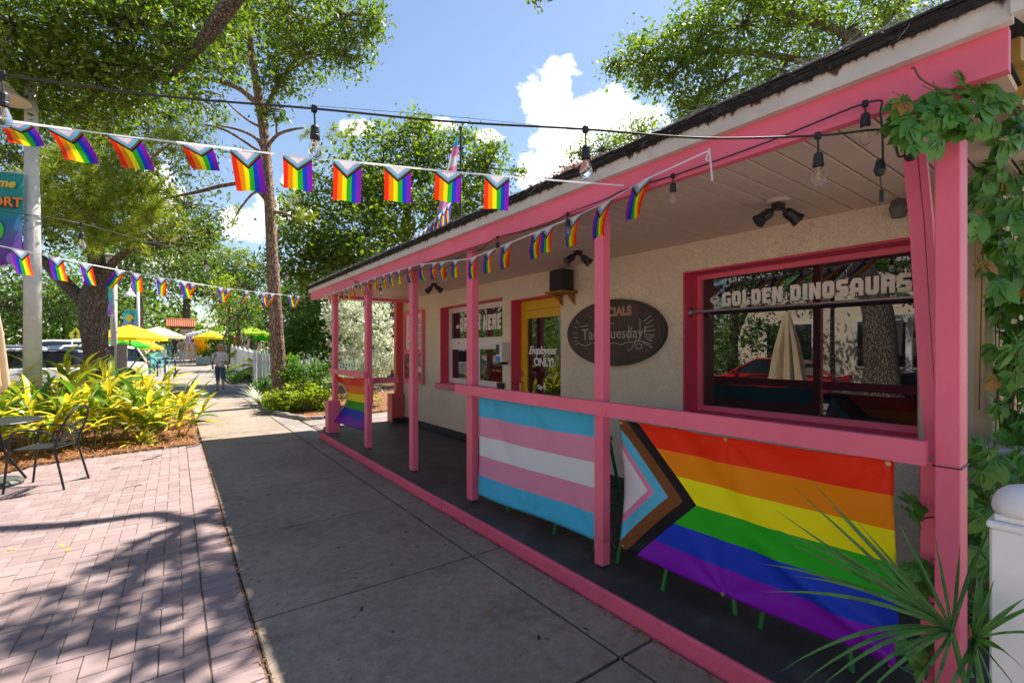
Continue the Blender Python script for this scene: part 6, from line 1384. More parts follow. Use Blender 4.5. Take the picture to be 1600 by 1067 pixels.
while len(spB) < 250:
    X = r.uniform(3.72, 6.2); z = r.uniform(.1, 2.9); dens = .95 if X > 4.25 else .62
    if 3.8 < X < 4.35 and .9 < z < 1.7 and r.random() < .45: continue
    if r.random() > dens: continue
    spB.append(Vector((X, .50-abs(r.gauss(0, .045)), z)))
vine('large creeper climbing the tan side wall at the right edge', spB, CL2, [[(4.0+.5*k+r.uniform(-.1, .1), .55, 0), (4.05+.45*k, .54, .8), (3.95+.52*k, .55, 1.7), (4.1+.5*k, .54, 2.7)] for k in range(5)], 2, (-.35, -1, .35))
spC = [P(r.gauss(1535, 20), r.uniform(690, 1010), r.uniform(1.95, 2.5)) for k in range(90)]+[P(px, py, 1.75) for px, py in ((1422, 790), (1415, 797), (1430, 793), (1425, 885), (1440, 890), (1432, 905), (1455, 880), (1462, 895), (1450, 912), (1470, 905), (1480, 892), (1418, 998), (1430, 1008), (1445, 1000), (1460, 1020), (1440, 1035), (1425, 930), (1500, 1040), (1490, 1055))]
vine('low creeper tangle between the corner post and the white fence post', spC, CL, [[P(1440, 1067, 1.8), P(1500, 980, 1.9), P(1530, 850, 2.2), P(1522, 700, 2.6)], [P(1440, 810, 1.76), P(1460, 808, 1.76), P(1475, 815, 1.8)]], 3, (-.5, -.8, .4))
def bunch(n, x0, x1, y0, y1, d0, d1): return [P(r.uniform(x0, x1), r.uniform(y0, y1), r.uniform(d0, d1)) for _ in range(n)]
vine('dense creeper curtain between the corner post and the frame edge, upper part', bunch(210, 1524, 1660, 150, 470, 2.2, 2.9)+bunch(30, 1540, 1640, 110, 220, 1.75, 2.1), CL2, [[P(1530+30*k, 640, 2.6), P(1535+28*k, 420, 2.6), P(1545+26*k, 180, 2.5)] for k in range(4)], 5, (-.5, -.9, .3))
vine('dense creeper curtain between the corner post and the frame edge, lower part', bunch(130, 1556, 1680, 470, 700, 2.4, 2.9)+bunch(130, 1530, 1660, 690, 960, 1.9, 2.6), CL2, [[P(1540+30*k, 1000, 2.2), P(1550+26*k, 800, 2.4), P(1560+26*k, 560, 2.6)] for k in range(4)], 6, (-.5, -.9, .3))
def fern(base, n, l, label, seed):
    R = empty('fern', base, label, 'fern'); rr_ = random.Random(seed)
    for k in range(n):
        a = rr_.uniform(2.2, 5.4); S = 16; mb = MB(); pts = [Vector(base)+Vector((math.cos(a)*l*t*.8, math.sin(a)*l*t*.8, l*(.9*t-.75*t*t))) for t in [i/S for i in range(S+1)]]
        sd = Vector((-math.sin(a), math.cos(a), 0)); mb.tube(pts, .0016, 4, cap=False)
        for i in range(1, S):
            for s in (-1, 1):
                L_ = .055*math.sin(math.pi*(i/S)**.7)+.006; d = (sd*s+(pts[i]-pts[i-1]).normalized()*.3).normalized(); wv = (pts[i+1]-pts[i]).normalized()*.007; p = pts[i]; mb.face([p-wv, p+d*L_*.6-wv*.8, p+d*L_, p+d*L_*.6+wv*.8, p+wv])
        mb.build('frond', M['palm'], R)
fern(P(1530, 960, 1.9), 12, .5, 'green fern between the corner post and the white fence post', 4)
fern(P(1560, 1000, 1.9), 9, .45, 'green fern behind the white fence post', 5)

# ============================================================ POLES, BANNERS, SIGNS
def G(p): return Vector((p.x, p.y, gz(p.y)))
concp = colmat('pale_pole_concrete', (.66, .64, .60), .6, col2=(.54, .52, .48), scale=3, bump=.2)
PL = G(P(51, 550, 7.6)); 
R = empty('street_lamp', PL, 'near white tapering lamp post rising from the ginger bed, arm at its top', 'street lamp')
top = P(48, 75, 7.6)
MB().tube([PL, Vector((PL.x, PL.y, 3)), top], [.118, .104, .072], 20).build('pole', concp, R, smooth=True)
arm = [top, P(48, 55, 7.6), P(44, 44, 7.55), P(34, 40, 7.5), P(20, 48, 7.4), P(10, 70, 7.3), P(10, 100, 7.2)]
MB().tube(sm(arm, 5), [.075]*6+[.06]*25, 10).build('arm', concp, R, smooth=True)
MB().lathe([(.28, 0), (.27, .02), (.16, .10), (.07, .20), (.05, .26)], P(10, 156, 7.2), 20).build('lamp_shade', colmat('warm_shade', (.62, .50, .36), .6), R)
for z in (3.62, 3.70, 2.05): MB().lathe([(.114, 0), (.114, .012)], (PL.x, PL.y, z), 16).build('strap', M['steel'], R)
# hanging banner on it
def bprint(name, seed):
    m = bpy.data.materials.new(name); m.use_nodes = True; t = m.node_tree; t.nodes.clear(); L = t.links.new
    out = N(t, 'ShaderNodeOutputMaterial'); p = N(t, 'ShaderNodeBsdfPrincipled'); p.inputs['Roughness'].default_value = .5
    uv = N(t, 'ShaderNodeUVMap'); sx = N(t, 'ShaderNodeSeparateXYZ'); L(uv.outputs[0], sx.inputs[0])
    nz = N(t, 'ShaderNodeTexNoise'); nz.inputs['Scale'].default_value = 2.2; nz.inputs['Detail'].default_value = 1; L(uv.outputs[0], nz.inputs['Vector'])
    r = N(t, 'ShaderNodeValToRGB'); e = r.color_ramp.elements; e[0].position = 0; e[0].color = (.01, .30, .30, 1); e[1].position = .42; e[1].color = (.02, .30, .33, 1)
    for ps, c in ((.50, (.03, .22, .42, 1)), (.66, (.10, .20, .45, 1)), (.8, (.16, .10, .42, 1)), (1, (.20, .03, .32, 1))): q = e.new(ps); q.color = c
    L(MATH(t, 'ADD', sx.outputs[1], MATH(t, 'MULTIPLY', MATH(t, 'SUBTRACT', nz.outputs['Fac'], .5), .35)), r.inputs[0]); L(r.outputs[0], p.inputs['Base Color'])
    tr = N(t, 'ShaderNodeBsdfTranslucent'); L(r.outputs[0], tr.inputs[0]); ms = N(t, 'ShaderNodeMixShader'); ms.inputs[0].default_value = .35; L(p.outputs[0], ms.inputs[1]); L(tr.outputs[0], ms.inputs[2]); L(ms.outputs[0], out.inputs[0]); return m
BP = bprint('teal_purple_print', 1)
def hang(TLp, TRp, BRp, BLp, label, texts=(), shapes=(), n=8):
    a, b, c, d = map(Vector, (TLp, TRp, BRp, BLp)); R = empty('street_banner', b, label, 'banner'); nr = (b-a).cross(Vector((0, 0, 1))).normalized()
    MB().grid(lambda u, v: a.lerp(b, u).lerp(d.lerp(c, u), v)+nr*.012*math.sin(5*u+4*v), n, 2*n).build('cloth', BP, R, smooth=True)
    MB().tube([a+Vector((0, 0, .01)), b+(b-a).normalized()*.2+Vector((0, 0, .01))], .012, 6).tube([d, c+(b-a).normalized()*.2], .012, 6).build('bracket', concp, R)
    ex = (b-a).normalized(); ez = Vector((0, 0, 1)); ny = -nr if (-nr).dot(Vector((0, 0, EYE))-a.xyz) > 0 else nr; W = (b-a).length; H = (a-d).length
    fr = Matrix((ex, ez, ex.cross(ez))).transposed().to_4x4(); o3 = ex.cross(ez)*.03
    for (body, u, v, size, m, kw) in texts:
        me = text_mesh(body, size*W, m, **kw); o = bpy.data.objects.new('lettering', me); COL.objects.link(o); o.parent = R; o.matrix_local = Matrix.Translation(a+ex*u*W-ez*v*H+o3-b) @ fr
    for (u, v, ru, rv, m, nm) in shapes:
        mb = MB(); mb.face([a+ex*(u+ru*math.cos(k*math.pi/8))*W-ez*(v+rv*math.sin(k*math.pi/8))*H+o3*.8 for k in range(16)]); mb.build(nm, m, R)
    return R
ylw = colmat('banner_yellow', (.80, .55, .03)); org = colmat('banner_orange', (.85, .25, .02)); redm = colmat('banner_red', (.6, .03, .08)); bgreen = colmat('banner_green', (.05, .55, .04)); tealm = colmat('banner_teal', (.02, .35, .36)); lil = colmat('banner_lilac', (.35, .2, .6))
hang(P(-78, 262, 7.2), P(36, 272, 7.4), P(36, 412, 7.4), P(-78, 422, 7.2), 'teal and purple street banner with yellow script at the left edge',
     [('Welcome', .50, .15, .20, ylw, dict(bold=.006, shear=.3, align='CENTER')), ('GULFPORT', .47, .345, .215, colmat('banner_dark', (.05, .01, .02)), dict(bold=.016, align='CENTER', spacing=.95)), ('GULFPORT', .47, .34, .215, org, dict(bold=.006, align='CENTER', spacing=1.0, ext=.003))],
     [(.45, .58, .30, .16, bgreen, 'printed_shape'), (.2, .7, .14, .12, ylw, 'printed_shape'), (.86, .86, .08, .06, lil, 'printed_emblem')])
# second post with shoebox lamp, box and banner
b2 = G(P(178, 550, 16.2)); R = empty('street_lamp', b2, 'second pale lamp post beside the stout oak, with a flat lamp head', 'street lamp')
MB().tube([b2, P(178, 402, 16.2)], [.105, .085], 14).build('pole', concp, R, smooth=True)
hd = P(165, 401, 16.2); MB().cbox(hd.x-.34, hd.x+.34, hd.y-.18, hd.y+.18, hd.z-.07, hd.z+.09, .03).build('lamp_head', colmat('lamp_grey', (.45, .46, .44), .5), R)
MB().tube([P(178, 404, 16.2), hd], .03, 8).build('arm', concp, R)
for z in (2.2, 3.3, 3.9): MB().lathe([(.108, 0), (.108, .03)], (b2.x, b2.y, z), 12).build('strap', M['steel'], R)
hang(P(160, 441, 16), P(174, 441, 16), P(174, 493, 16), P(160, 493, 16), 'narrow teal and purple banner between the oak trunk and the second post', (), [(.5, .30, .4, .02, org, 'printed_shape'), (.5, .62, .35, .07, redm, 'printed_shape')], 4)
UBx = G(P(191, 600, 15.2)); R = empty('utility_box', UBx, 'grey electric meter box on a stand beside the second lamp post', 'utility box'); gm = colmat('box_grey', (.30, .27, .25), .5)
x, y = UBx.x, UBx.y; MB().cbox(x-.13, x+.13, y-.09, y+.09, .95, 1.72, .015).build('cabinet', gm, R); MB().cbox(x-.16, x+.16, y-.12, y+.12, 1.72, 1.75, .01).build('lid', gm, R); MB().box(x-.05, x+.05, y-.04, y+.04, 0, .95).build('leg', gm, R); MB().box(x-.33, x-.20, y-.06, y+.06, 1.35, 1.70).build('meter', colmat('meter_dark', (.10, .11, .13)), R)
b3 = G(P(216, 550, 27)); R = empty('street_lamp', b3, 'far pale lamp post with a white bell shade on a curved arm', 'street lamp')
MB().tube([b3, P(215.5, 446, 27)], [.10, .08], 12).build('pole', concp, R, smooth=True)
MB().tube(sm([P(215.5, 446, 27), P(214, 442, 27), P(209, 441, 27), P(204, 444, 27), P(203, 452, 27)]), .035, 8).build('arm', concp, R, smooth=True)
MB().lathe([(.30, 0), (.27, .06), (.18, .22), (.08, .32), (.06, .45)], P(203, 463, 27), 18).build('lamp_shade', M['fence'], R, smooth=True)
hang(P(193, 484, 26.8), P(213, 484, 26.8), P(213, 517, 26.8), P(193, 517, 26.8), 'small square banner with a yellow fish shape on the far lamp post', (), [(.5, .40, .34, .16, ylw, 'printed_shape'), (.35, .75, .22, .1, org, 'printed_shape'), (.5, .10, .5, .09, tealm, 'printed_shape'), (.7, .5, .08, .12, colmat('banner_brown', (.3, .08, .03)), 'printed_shape')], 5)
# pedestrian crossing sign
sg = G(P(118, 550, 34)); R = empty('crossing_sign', sg, 'yellow diamond sign with a walking figure beyond the cars', 'road sign')
c = P(118, 524, 34); ex = Vector((CY, -SY, 0)); ez = Vector((0, 0, 1)); nf = Vector((-SY, -CY, 0))
def plate(pts, th, off, m, nm):
    mb = MB(); A = [c+ex*u+ez*v+nf*off for u, v in pts]; Bk = [p-nf*th for p in A]; n = len(A); lo = 0; mb.v = [tuple(p) for p in A+Bk]; mb.f = [tuple(range(n)), tuple(reversed(range(n, 2*n)))]+[(k, (k+1) % n, n+(k+1) % n, n+k) for k in range(n)]; mb.mi = [0]*len(mb.f); return mb.build(nm, m, R)
plate([(.52, 0), (0, .58), (-.52, 0), (0, -.58)], .01, 0, colmat('sign_yellow', (.80, .72, .02), .4), 'plate')
plate([(-.03, .34), (.06, .34), (.08, .25), (.0, .22), (-.05, .27)], .002, .014, M['black'], 'printed_figure')
plate([(-.06, .22), (.06, .22), (.18, .05), (.14, .02), (.05, .10), (.04, -.04), (.14, -.24), (.08, -.27), (-.01, -.08), (-.12, -.27), (-.18, -.24), (-.07, -.02), (-.06, .10), (-.14, .02), (-.18, .06)], .002, .014, M['black'], 'printed_figure')
plate([(-.26, -.62), (.26, -.62), (.26, -.80), (-.26, -.80)], .008, 0, colmat('sign_yellow', (.80, .72, .02)), 'plate')
MB().tube([sg, c-nf*.03+ez*.2], .03, 8).build('pole', M['steel'], R)

# ============================================================ CARS
def car(p, yaw, L_, H, col, label, kind='suv', W=1.82):
    R = empty('parked_car', p, label, 'car'); bm_ = mat('car_paint', col, rough=.3, spec=.5, coat=1) ; gl = M['carglass'] if 'carglass' in M else M.setdefault('carglass', glassmat('car_glass', (.012, .016, .02), 1.7))
    tyre = colmat('tyre', (.015, .015, .015), .9); rimm = colmat('rim', (.45, .45, .47), .35, metal=.8); T = Matrix.Translation(p) @ Matrix.Rotation(yaw, 4, 'Z'); hw = W/2
    belt = H*.62 if kind == 'suv' else H*.64; zs = .30
    if kind == 'suv': st = [(-.5, .48, .50, .80), (-.485, .36, .90, .90), (-.46, .33, belt*.98, .95), (-.30, zs, belt, 1), (.12, zs, belt, 1), (.20, zs, belt*.97, 1), (.38, zs, belt*.90, .97), (.47, .32, belt*.78, .88), (.5, .42, belt*.62, .78)]
    else: st = [(-.5, .42, .62, .80), (-.48, .30, belt*.93, .88), (-.38, .26, belt*.97, .97), (-.2, .22, belt, 1), (.15, .22, belt*.97, 1), (.25, .24, belt*.93, 1), (.40, .26, belt*.80, .95), (.48, .28, belt*.66, .85), (.5, .38, .5, .74)]
    mb = MB()
    def sec(x, z0, z1, k): w = hw*k; zm = (z0+z1)/2; return [(x*L_, -w*.86, z0), (x*L_, -w, z0+.08), (x*L_, -w*1.0, zm+.04), (x*L_, -w*.95, z1-.05), (x*L_, -w*.82, z1), (x*L_, w*.82, z1), (x*L_, w*.95, z1-.05), (x*L_, w, zm+.04), (x*L_, w, z0+.08), (x*L_, w*.86, z0)]
    for s in st: mb.v += [tuple(T @ Vector(q)) for q in sec(*s)]
    n = 10
    for i in range(len(st)-1):
        for k in range(n): k2 = (k+1) % n; mb.f.append((i*n+k, i*n+k2, (i+1)*n+k2, (i+1)*n+k)); mb.mi.append(0)
    mb.f.append(tuple(reversed(range(n)))); mb.f.append(tuple((len(st)-1)*n+k for k in range(n))); mb.mi += [0, 0]
    body = mb.build('body', bm_, R); smooth_angle(body, 38)
    if kind == 'suv': gh = [(-.475, belt-.03, .82), (-.42, H-.08, .70), (-.30, H-.015, .70), (.0, H, .70), (.08, H-.03, .69), (.22, belt-.05, .82)]
    else: gh = [(-.34, belt-.04, .80), (-.22, H-.06, .64), (-.12, H-.01, .62), (.0, H, .62), (.06, H-.03, .62), (.24, belt-.07, .80)]
    def roofp(x): 
        for a, b in zip(gh, gh[1:]):
            if a[0] <= x <= b[0]: t = (x-a[0])/(b[0]-a[0]); return a[1]+(b[1]-a[1])*t, a[2]+(b[2]-a[2])*t
    g1 = MB(); xs = [a[0] for a in gh]
    for x in xs:
        z, k = roofp(x); kb = .88; zb_ = belt-.06; w1, w0 = hw*(k if z > belt else .82), hw*kb
        g1.v += [tuple(T @ Vector(q)) for q in ((x*L_, -w0, zb_), (x*L_, -w1, max(z-.03, zb_+.01)), (x*L_, -w1+.08, max(z, zb_+.02)), (x*L_, w1-.08, max(z, zb_+.02)), (x*L_, w1, max(z-.03, zb_+.01)), (x*L_, w0, zb_))]
    for i in range(len(xs)-1):
        for k in range(5): g1.f.append((i*6+k, i*6+k+1, (i+1)*6+k+1, (i+1)*6+k)); g1.mi.append(0)
    cab = g1.build('cabin_glass', gl, R)
    rf = MB(); rx = [gh[1][0]+.02, gh[2][0], gh[3][0], gh[4][0]]
    for x in rx:
        z, k = roofp(x); rf.v += [tuple(T @ Vector(q)) for q in ((x*L_, -hw*k-.012, z-.06), (x*L_, -hw*k+.05, z+.012), (x*L_, hw*k-.05, z+.012), (x*L_, hw*k+.012, z-.06))]
    for i in range(3):
        for k in range(3): rf.f.append((i*4+k, i*4+k+1, (i+1)*4+k+1, (i+1)*4+k)); rf.mi.append(0)
    rf.build('roof', bm_, R)
    for s in (-1, 1):
        for (xa, xb) in ((gh[0][0], gh[1][0]), (-.13, -.13), (gh[5][0], gh[4][0])):
            za, ka = roofp(xa); zb2, kb2 = roofp(xb) if xa != xb else (roofp(xb)); 
            lo_ = Vector((xa*L_, s*(hw*.88+.008), belt-.05)); hi_ = Vector((xb*L_, s*(hw*kb2+.008), zb2-.03)); MB().tube([T @ lo_, T @ hi_], .035, 6).build('pillar', bm_, R)
    wr = .34 if kind == 'suv' else .31
    for sx in (-.31, .31):
        for s in (-1, 1):
            cw = T @ Vector((sx*L_, s*(hw-.10), wr)); ax = (T.to_3x3() @ Vector((0, s, 0))).normalized()
            w = MB().lathe([(wr*.7, -.10), (wr*.97, -.10), (wr, -.06), (wr, .07), (wr*.95, .115), (wr*.66, .115)], cw, 24, axis=ax).build('wheel', tyre, R, smooth=False)
            MB().lathe([(wr*.66, .10), (wr*.64, .118), (wr*.2, .10), (wr*.15, .12), (.02, .122)], cw, 10, axis=ax).build('rim', rimm, w)
            MB().lathe([(wr+.07, -.02), (wr+.07, .1005)], cw, 24, axis=ax).build('wheel_arch', tyre, w)
    for s in (-1, 1):
        k = .80
        MB().cbox(-.06, .02, -.17, .17, -.07, .07, .015, M=T @ Matrix.Translation((L_*.482, s*hw*.62, belt*.72))).build('headlight', colmat('headlamp', (.75, .77, .8), .1), R)
        MB().cbox(-.03, .04, -.16, .16, -.08, .10, .015, M=T @ Matrix.Translation((-L_*.492, s*hw*.66, belt*.86))).build('tail_light', colmat('tail_red', (.5, .01, .01), .2), R)
        MB().cbox(-.08, .08, -.09, .09, -.05, .06, .02, M=T @ Matrix.Translation((L_*.17, s*(hw*.98+.06), belt+.02))).build('mirror', bm_, R)
    return R
whitec = (.78, .78, .80)
car(G(P(108, 550, 17.5)), math.radians(205), 4.5, 1.60, whitec, 'white car parked just right of the near lamp post')
car(G(P(12, 550, 14.5)), math.radians(200), 4.4, 1.55, (.70, .72, .74), 'silver white car with dark windscreen at the left edge')
car(G(P(75, 550, 20.5)), math.radians(205), 4.5, 1.70, whitec, 'second row white car seen above the nearer white ones')
car(G(P(118, 550, 27)), math.radians(205), 4.4, 1.62, (.70, .71, .73), 'farthest pale car, seen below the walking figure sign')
car(G(P(-40, 550, 17)), math.radians(205), 4.4, 1.55, (.12, .16, .22), 'dark car half outside the left edge behind the silver white one')
car(Vector((-8.6, 7.7, -.05)), math.radians(92), 4.3, 1.35, (.55, .01, .012), 'red low car across the walk, mirrored in the picture window', 'coupe')
car(Vector((-9.0, 2.7, -.05)), math.radians(80), 4.6, 1.72, (.03, .035, .06), 'dark blue sport utility car mirrored at the right of the window')

# ============================================================ FAR TERRACE
def umbrella(px, py_top, d, r, rise, col, label, group='open umbrellas on the far terrace', lean=0.0, sides=8, col2=None):
    c = P(px, py_top, d); b = G(c); R = empty('patio_umbrella', b, label, 'umbrella', group); m = colmat('umb_%d_%d_%d' % tuple(int(v*100) for v in col), col, .8, trans=.45)
    n = sides; mb = MB()
    for k in range(n):
        a0, a1 = 2*math.pi*k/n+.2, 2*math.pi*(k+1)/n+.2; A = lambda a, t: c+Vector((math.cos(a)*r*t, math.sin(a)*r*t, -rise*t**1.15))
        for t0, t1 in ((0, .33), (.33, .66), (.66, 1)): mb.face([A(a0, t0+.001), A(a0, t1), A(a1, t1), A(a1, t0+.001)])
        p, q = A(a0, 1), A(a1, 1); mb.face([p, p-Vector((0, 0, .12)), q-Vector((0, 0, .12)), q])
    mb.build('canopy', m, R)
    MB().tube([b, c+Vector((0, 0, .06))], .028, 8).build('pole', colmat('dark_pole', (.05, .04, .035)), R)
    rb = MB()
    for k in range(n): a0 = 2*math.pi*k/n+.2; rb.tube([c-Vector((0, 0, .06)), c+Vector((math.cos(a0)*r*.98, math.sin(a0)*r*.98, -rise-.02))], .01, 4)
    rb.build('rib', colmat('dark_pole', (.05, .04, .035)), R)
    return R
YL, CRM, LM_, GRN, WHT = (.85, .68, .02), (.85, .74, .50), (.45, .70, .04), (.03, .48, .03), (.85, .85, .82)
umbrella(203, 507, 21.5, 1.45, .62, YL, 'large bright yellow umbrella right of the second lamp post')
umbrella(190, 524, 23, 1.15, .52, GRN, 'green umbrella below the large bright yellow one')
umbrella(217, 528, 25, 1.1, .50, YL, 'smaller yellow umbrella between the green and the cream ones')
umbrella(247, 510, 29, 1.45, .60, CRM, 'cream umbrella above the seated people, left of the pillar')
umbrella(322, 514, 35, 1.35, .45, WHT, 'white umbrella right of the pillar, above a yellow one')
umbrella(330, 517, 31, .98, .42, YL, 'yellow umbrella right of the pillar under the white one')
umbrella(352, 516, 37, 1.25, .40, CRM, 'pale cream umbrella behind the walker in the patterned shirt')
umbrella(350, 505, 44, 1.7, .65, LM_, 'lime umbrella farther back above the pale cream one')
umbrella(393, 510, 34, 1.5, .55, LM_, 'lime green umbrella left of the slender trunk')
umbrella(416, 520, 36, 1.1, .5, GRN, 'green umbrella half behind the slender trunk')
R = empty('closed_umbrella', G(P(371, 550, 30)), 'closed red umbrella over the white picket fence', 'umbrella'); q = P(371, 550, 30)
folded(q.x, q.y, P(371, 549, 30).z, P(371, 520, 30).z, .28, 5, R, colmat('red_cloth', (.75, .05, .03), .8, trans=.3)); MB().tube([G(q), P(371, 518, 30)], .025, 6).build('pole', M['black'], R)
# tent-like roof in the back
tn = G(P(447, 550, 40)); R = empty('market_tent', tn, 'pale blue and white tent roof far behind the slender trunk', 'tent'); rt = P(447, 493, 40).z; ed = P(447, 506, 40).z
mb = MB()
for k in range(4):
    a0, a1 = math.pi/2*k+.5, math.pi/2*(k+1)+.5; p = lambda a, r_, z: Vector((tn.x+math.cos(a)*r_, tn.y+math.sin(a)*r_, z)); mb.face([p(a0, 2.3, ed), p(a1, 2.3, ed), p(a1, .3, rt), p(a0, .3, rt)]); mb.face([p(a0, 2.3, ed), p(a1, 2.3, ed), p(a1, 2.3, ed-.3), p(a0, 2.3, ed-.3)])
mb.build('roof', colmat('tent_cloth', (.68, .70, .76), .7), R); MB().cbox(tn.x-1.2, tn.x+1.0, tn.y-1.2, tn.y-1.1, tn.z, ed-.35, .01).build('side_panel', colmat('tent_green', (.03, .35, .18)), R)
for s in (-1, 1):
    for u in (-1, 1): MB().tube([(tn.x+s*1.5, tn.y+u*1.5, tn.z), (tn.x+s*1.5, tn.y+u*1.5, ed)], .04, 6).build('leg', M['white'], R)
# gate pillar with a tiled canopy, and far tiled house
stn = colmat('pale_stone', (.62, .50, .42), .85, col2=(.50, .40, .33), scale=4)
tl_ = colmat('terracotta', (.50, .17, .08), .8, col2=(.36, .11, .05), scale=8)
q = G(P(289, 560, 37)); R = empty('gate_pillar', q, 'pale stone pillar carrying a terracotta tiled canopy on timber brackets', 'gate')
x, y, z = q; MB().cbox(x-.30, x+.30, y-.30, y+.30, z, P(289, 514, 37).z, .02).build('pillar', stn, R); MB().cbox(x-.36, x+.36, y-.36, y+.36, z, z+.3, .02).build('plinth', stn, R)
zt = P(289, 512, 37).z; ridge = P(289, 500, 37).z
br = colmat('brown_timber', (.14, .06, .03), .7)
MB().box(x-1.1, x+.65, y-.06, y+.06, zt-.05, zt+.05).build('beam', br, R); MB().tube([(x-.3, y, zt-.9), (x-.95, y, zt-.05)], .05, 6).build('bracket', br, R)
for k in range(14):
    xx = x-1.15+k*.135; mb = MB()
    for s in (-1, 1): mb.tube([(xx, y, ridge), (xx, y+s*.65, zt+.05)], .07, 6)
    mb.build('roof_tile', tl_, R)
MB().tube([(x-1.2, y, ridge+.03), (x+.75, y, ridge+.03)], .08, 8).build('ridge_tile', tl_, R)
q = G(P(375, 560, 66)); R = empty('far_house', q, 'distant pink stucco house with a terracotta roof between the trees', 'building'); x, y, z = q; hh = P(375, 487, 66).z; rg = P(375, 474, 66).z
MB().box(x-2.4, x+2.6, y, y+5, z, hh).build('wall', colmat('pink_stucco', (.62, .44, .38), .85, col2=(.55, .38, .33), scale=2), R)
for k in range(18): MB().tube([(x-2.7+k*.33, y-.5, hh-.1), (x-2.7+k*.33, y+2.5, rg)], .17, 6).build('roof_tile', tl_, R)
for (dx, dz) in ((-1.4, -1.6), (.5, -1.6), (1.7, -1.6), (-1.4, -4.2), (.6, -4.2)):
    w = MB().box(x+dx-.40, x+dx+.40, y-.03, y-.001, hh+dz-.6, hh+dz+.5).build('window', M['white'], R); MB().box(x+dx-.32, x+dx+.32, y-.045, y-.031, hh+dz-.52, hh+dz+.42).build('pane', M['glass'], w)
# buildings across the road, mirrored in the glass
R = empty('shop_building', (-18, 6, -.05), 'tan shop building across the road, mirrored in the picture window', 'building')
MB().box(-24, -16, -8, 13, -.1, 5.2).build('wall', colmat('tan_stucco', (.78, .66, .50), .85, col2=(.70, .58, .44), scale=2), R)
MB().box(-24.2, -15.8, -8.2, 13.2, 5.2, 5.5).build('parapet', M['white'], R)
for k in range(5):
    yy = -6+k*3.8; w = MB().box(-15.999, -15.95, yy, yy+2.2, .8, 2.9).build('window', M['white'], R); MB().box(-15.949, -15.93, yy+.1, yy+2.1, .9, 2.8).build('pane', M['glass'], w)
R = empty('pergola', (-12.5, 3, -.05), 'white pergola across the road, mirrored in the picture window', 'pergola')
for yy in (1.6, 4.8):
    for xx in (-13.5, -12): MB().box(xx-.08, xx+.08, yy-.08, yy+.08, -.05, 2.5).build('post', M['fence'], R)
for yy in (1.6, 4.8): MB().box(-13.9, -11.6, yy-.05, yy+.05, 2.5, 2.65).build('beam', M['fence'], R)
for k in range(8): MB().box(-13.9+k*.3, -13.82+k*.3, 1.1, 5.3, 2.651, 2.75).build('slat', M['fence'], R)
shrub('street_shrub', 'dark shrubbery across the road, mirrored at the left of the window', [((-10.2, 12.2, 1.2), (1.5, 2.0, 1.1), 70, 26, .25), ((-10.6, 9.5, 2.0), (1.2, 1.6, 1.0), 40, 26, .25)], .16, M['midleaf'], 58)
tree('street_tree', 'street tree beyond the red car, mirrored in the picture window', 'tree', [Vector((-11.2, 10.5, -.05)), Vector((-11.1, 10.4, 2)), Vector((-11.3, 10.3, 4))], [.22, .18, .12], [([(-11.1, 10.4, 2), (-10.6, 9.6, 3.1), (-10, 8.8, 3.9)], [.14, .1, .05])], [((-11.3, 10.3, 5.2), (2.4, 2.6, 1.6), 90, 26, .35), ((-11.5, 5.5, 6.0), (2.2, 2.8, 1.2), 40, 26, .35)], .17, M['darkleaf'], M['bark'], seed=61)
tree('street_tree', 'wide dark tree over the shop roof across the road, mirrored behind the lettering', 'tree', [Vector((-13, 4.2, -.05)), Vector((-13, 4.2, 2)), Vector((-12.8, 4.2, 3.6))], [.25, .2, .14], [], [((-12.6, 8.5, 4.6), (1.5, 2.6, 1.5), 80, 30, .35), ((-12.6, 4.0, 4.7), (1.5, 2.8, 1.6), 90, 30, .35), ((-12.8, -.5, 4.6), (1.5, 2.6, 1.5), 70, 30, .35)], .17, M['darkleaf'], M['bark'], seed=63)
# white fences
def picket_fence(a, b, label, h=1.1, gap=.06, w=.085, posts=(), solid=False):
    a, b = Vector(a), Vector(b); d = (b-a); L_ = d.length; d.normalize(); nrm = Vector((-d.y, d.x, 0)); R = empty('picket_fence', G(a), label, 'fence'); n = int(L_/(w+gap)); me = None
    ang = math.atan2(d.y, d.x)
    mb = MB().prism([(-w/2, 0), (w/2, 0), (w/2, h-.05), (0, h), (-w/2, h-.05)], 'y', -.011, .011); me = mb.mesh('picket', M['fence'])
    for k in range(n):
        p = a+d*(k+.5)*(w+gap); new('picket', me, R, Vector((p.x, p.y, gz(p.y)+.06))-G(a), (0, 0, ang))
    for zz in (.28, h-.28):
        mb = MB(); s = 8
        for k in range(s):
            p, q = a.lerp(b, k/s), a.lerp(b, (k+1)/s); mb.tube([Vector((p.x, p.y, gz(p.y)+zz))+nrm*.035, Vector((q.x, q.y, gz(q.y)+zz))+nrm*.035], .032, 4)
        mb.build('fence_rail', M['fence'], R)
    for t in posts:
        p = a.lerp(b, t); z = gz(p.y); MB().cbox(p.x-.065, p.x+.065, p.y-.065, p.y+.065, z, z+h+.06, .01).lathe([(.075, 0), (.075, .02), (.05, .06), (.0, .12)], (p.x, p.y, z+h+.06), 4).build('fence_post', M['fence'], R)
    return R
fa = Vector((2.82, 23.2, 0)); fb = Vector((2.78, 33, 0))
picket_fence(fa, fb, 'close boarded white fence running along the far walk', 1.3, .012, .14, (0, .2, .4, .6, .8, 1))
picket_fence(Vector((2.95, 23.0, 0)), Vector((3.55, 22.6, 0)), 'short white gate panel by the slender tree', 1.25, .01, .14, (0, 1))
picket_fence(Vector((3.6, 22.6, 0)), Vector((8.4, 23.6, 0)), 'white picket fence with gaps in front of the lawn', 1.1, .085, .07, (.25, .5, .75, 1))
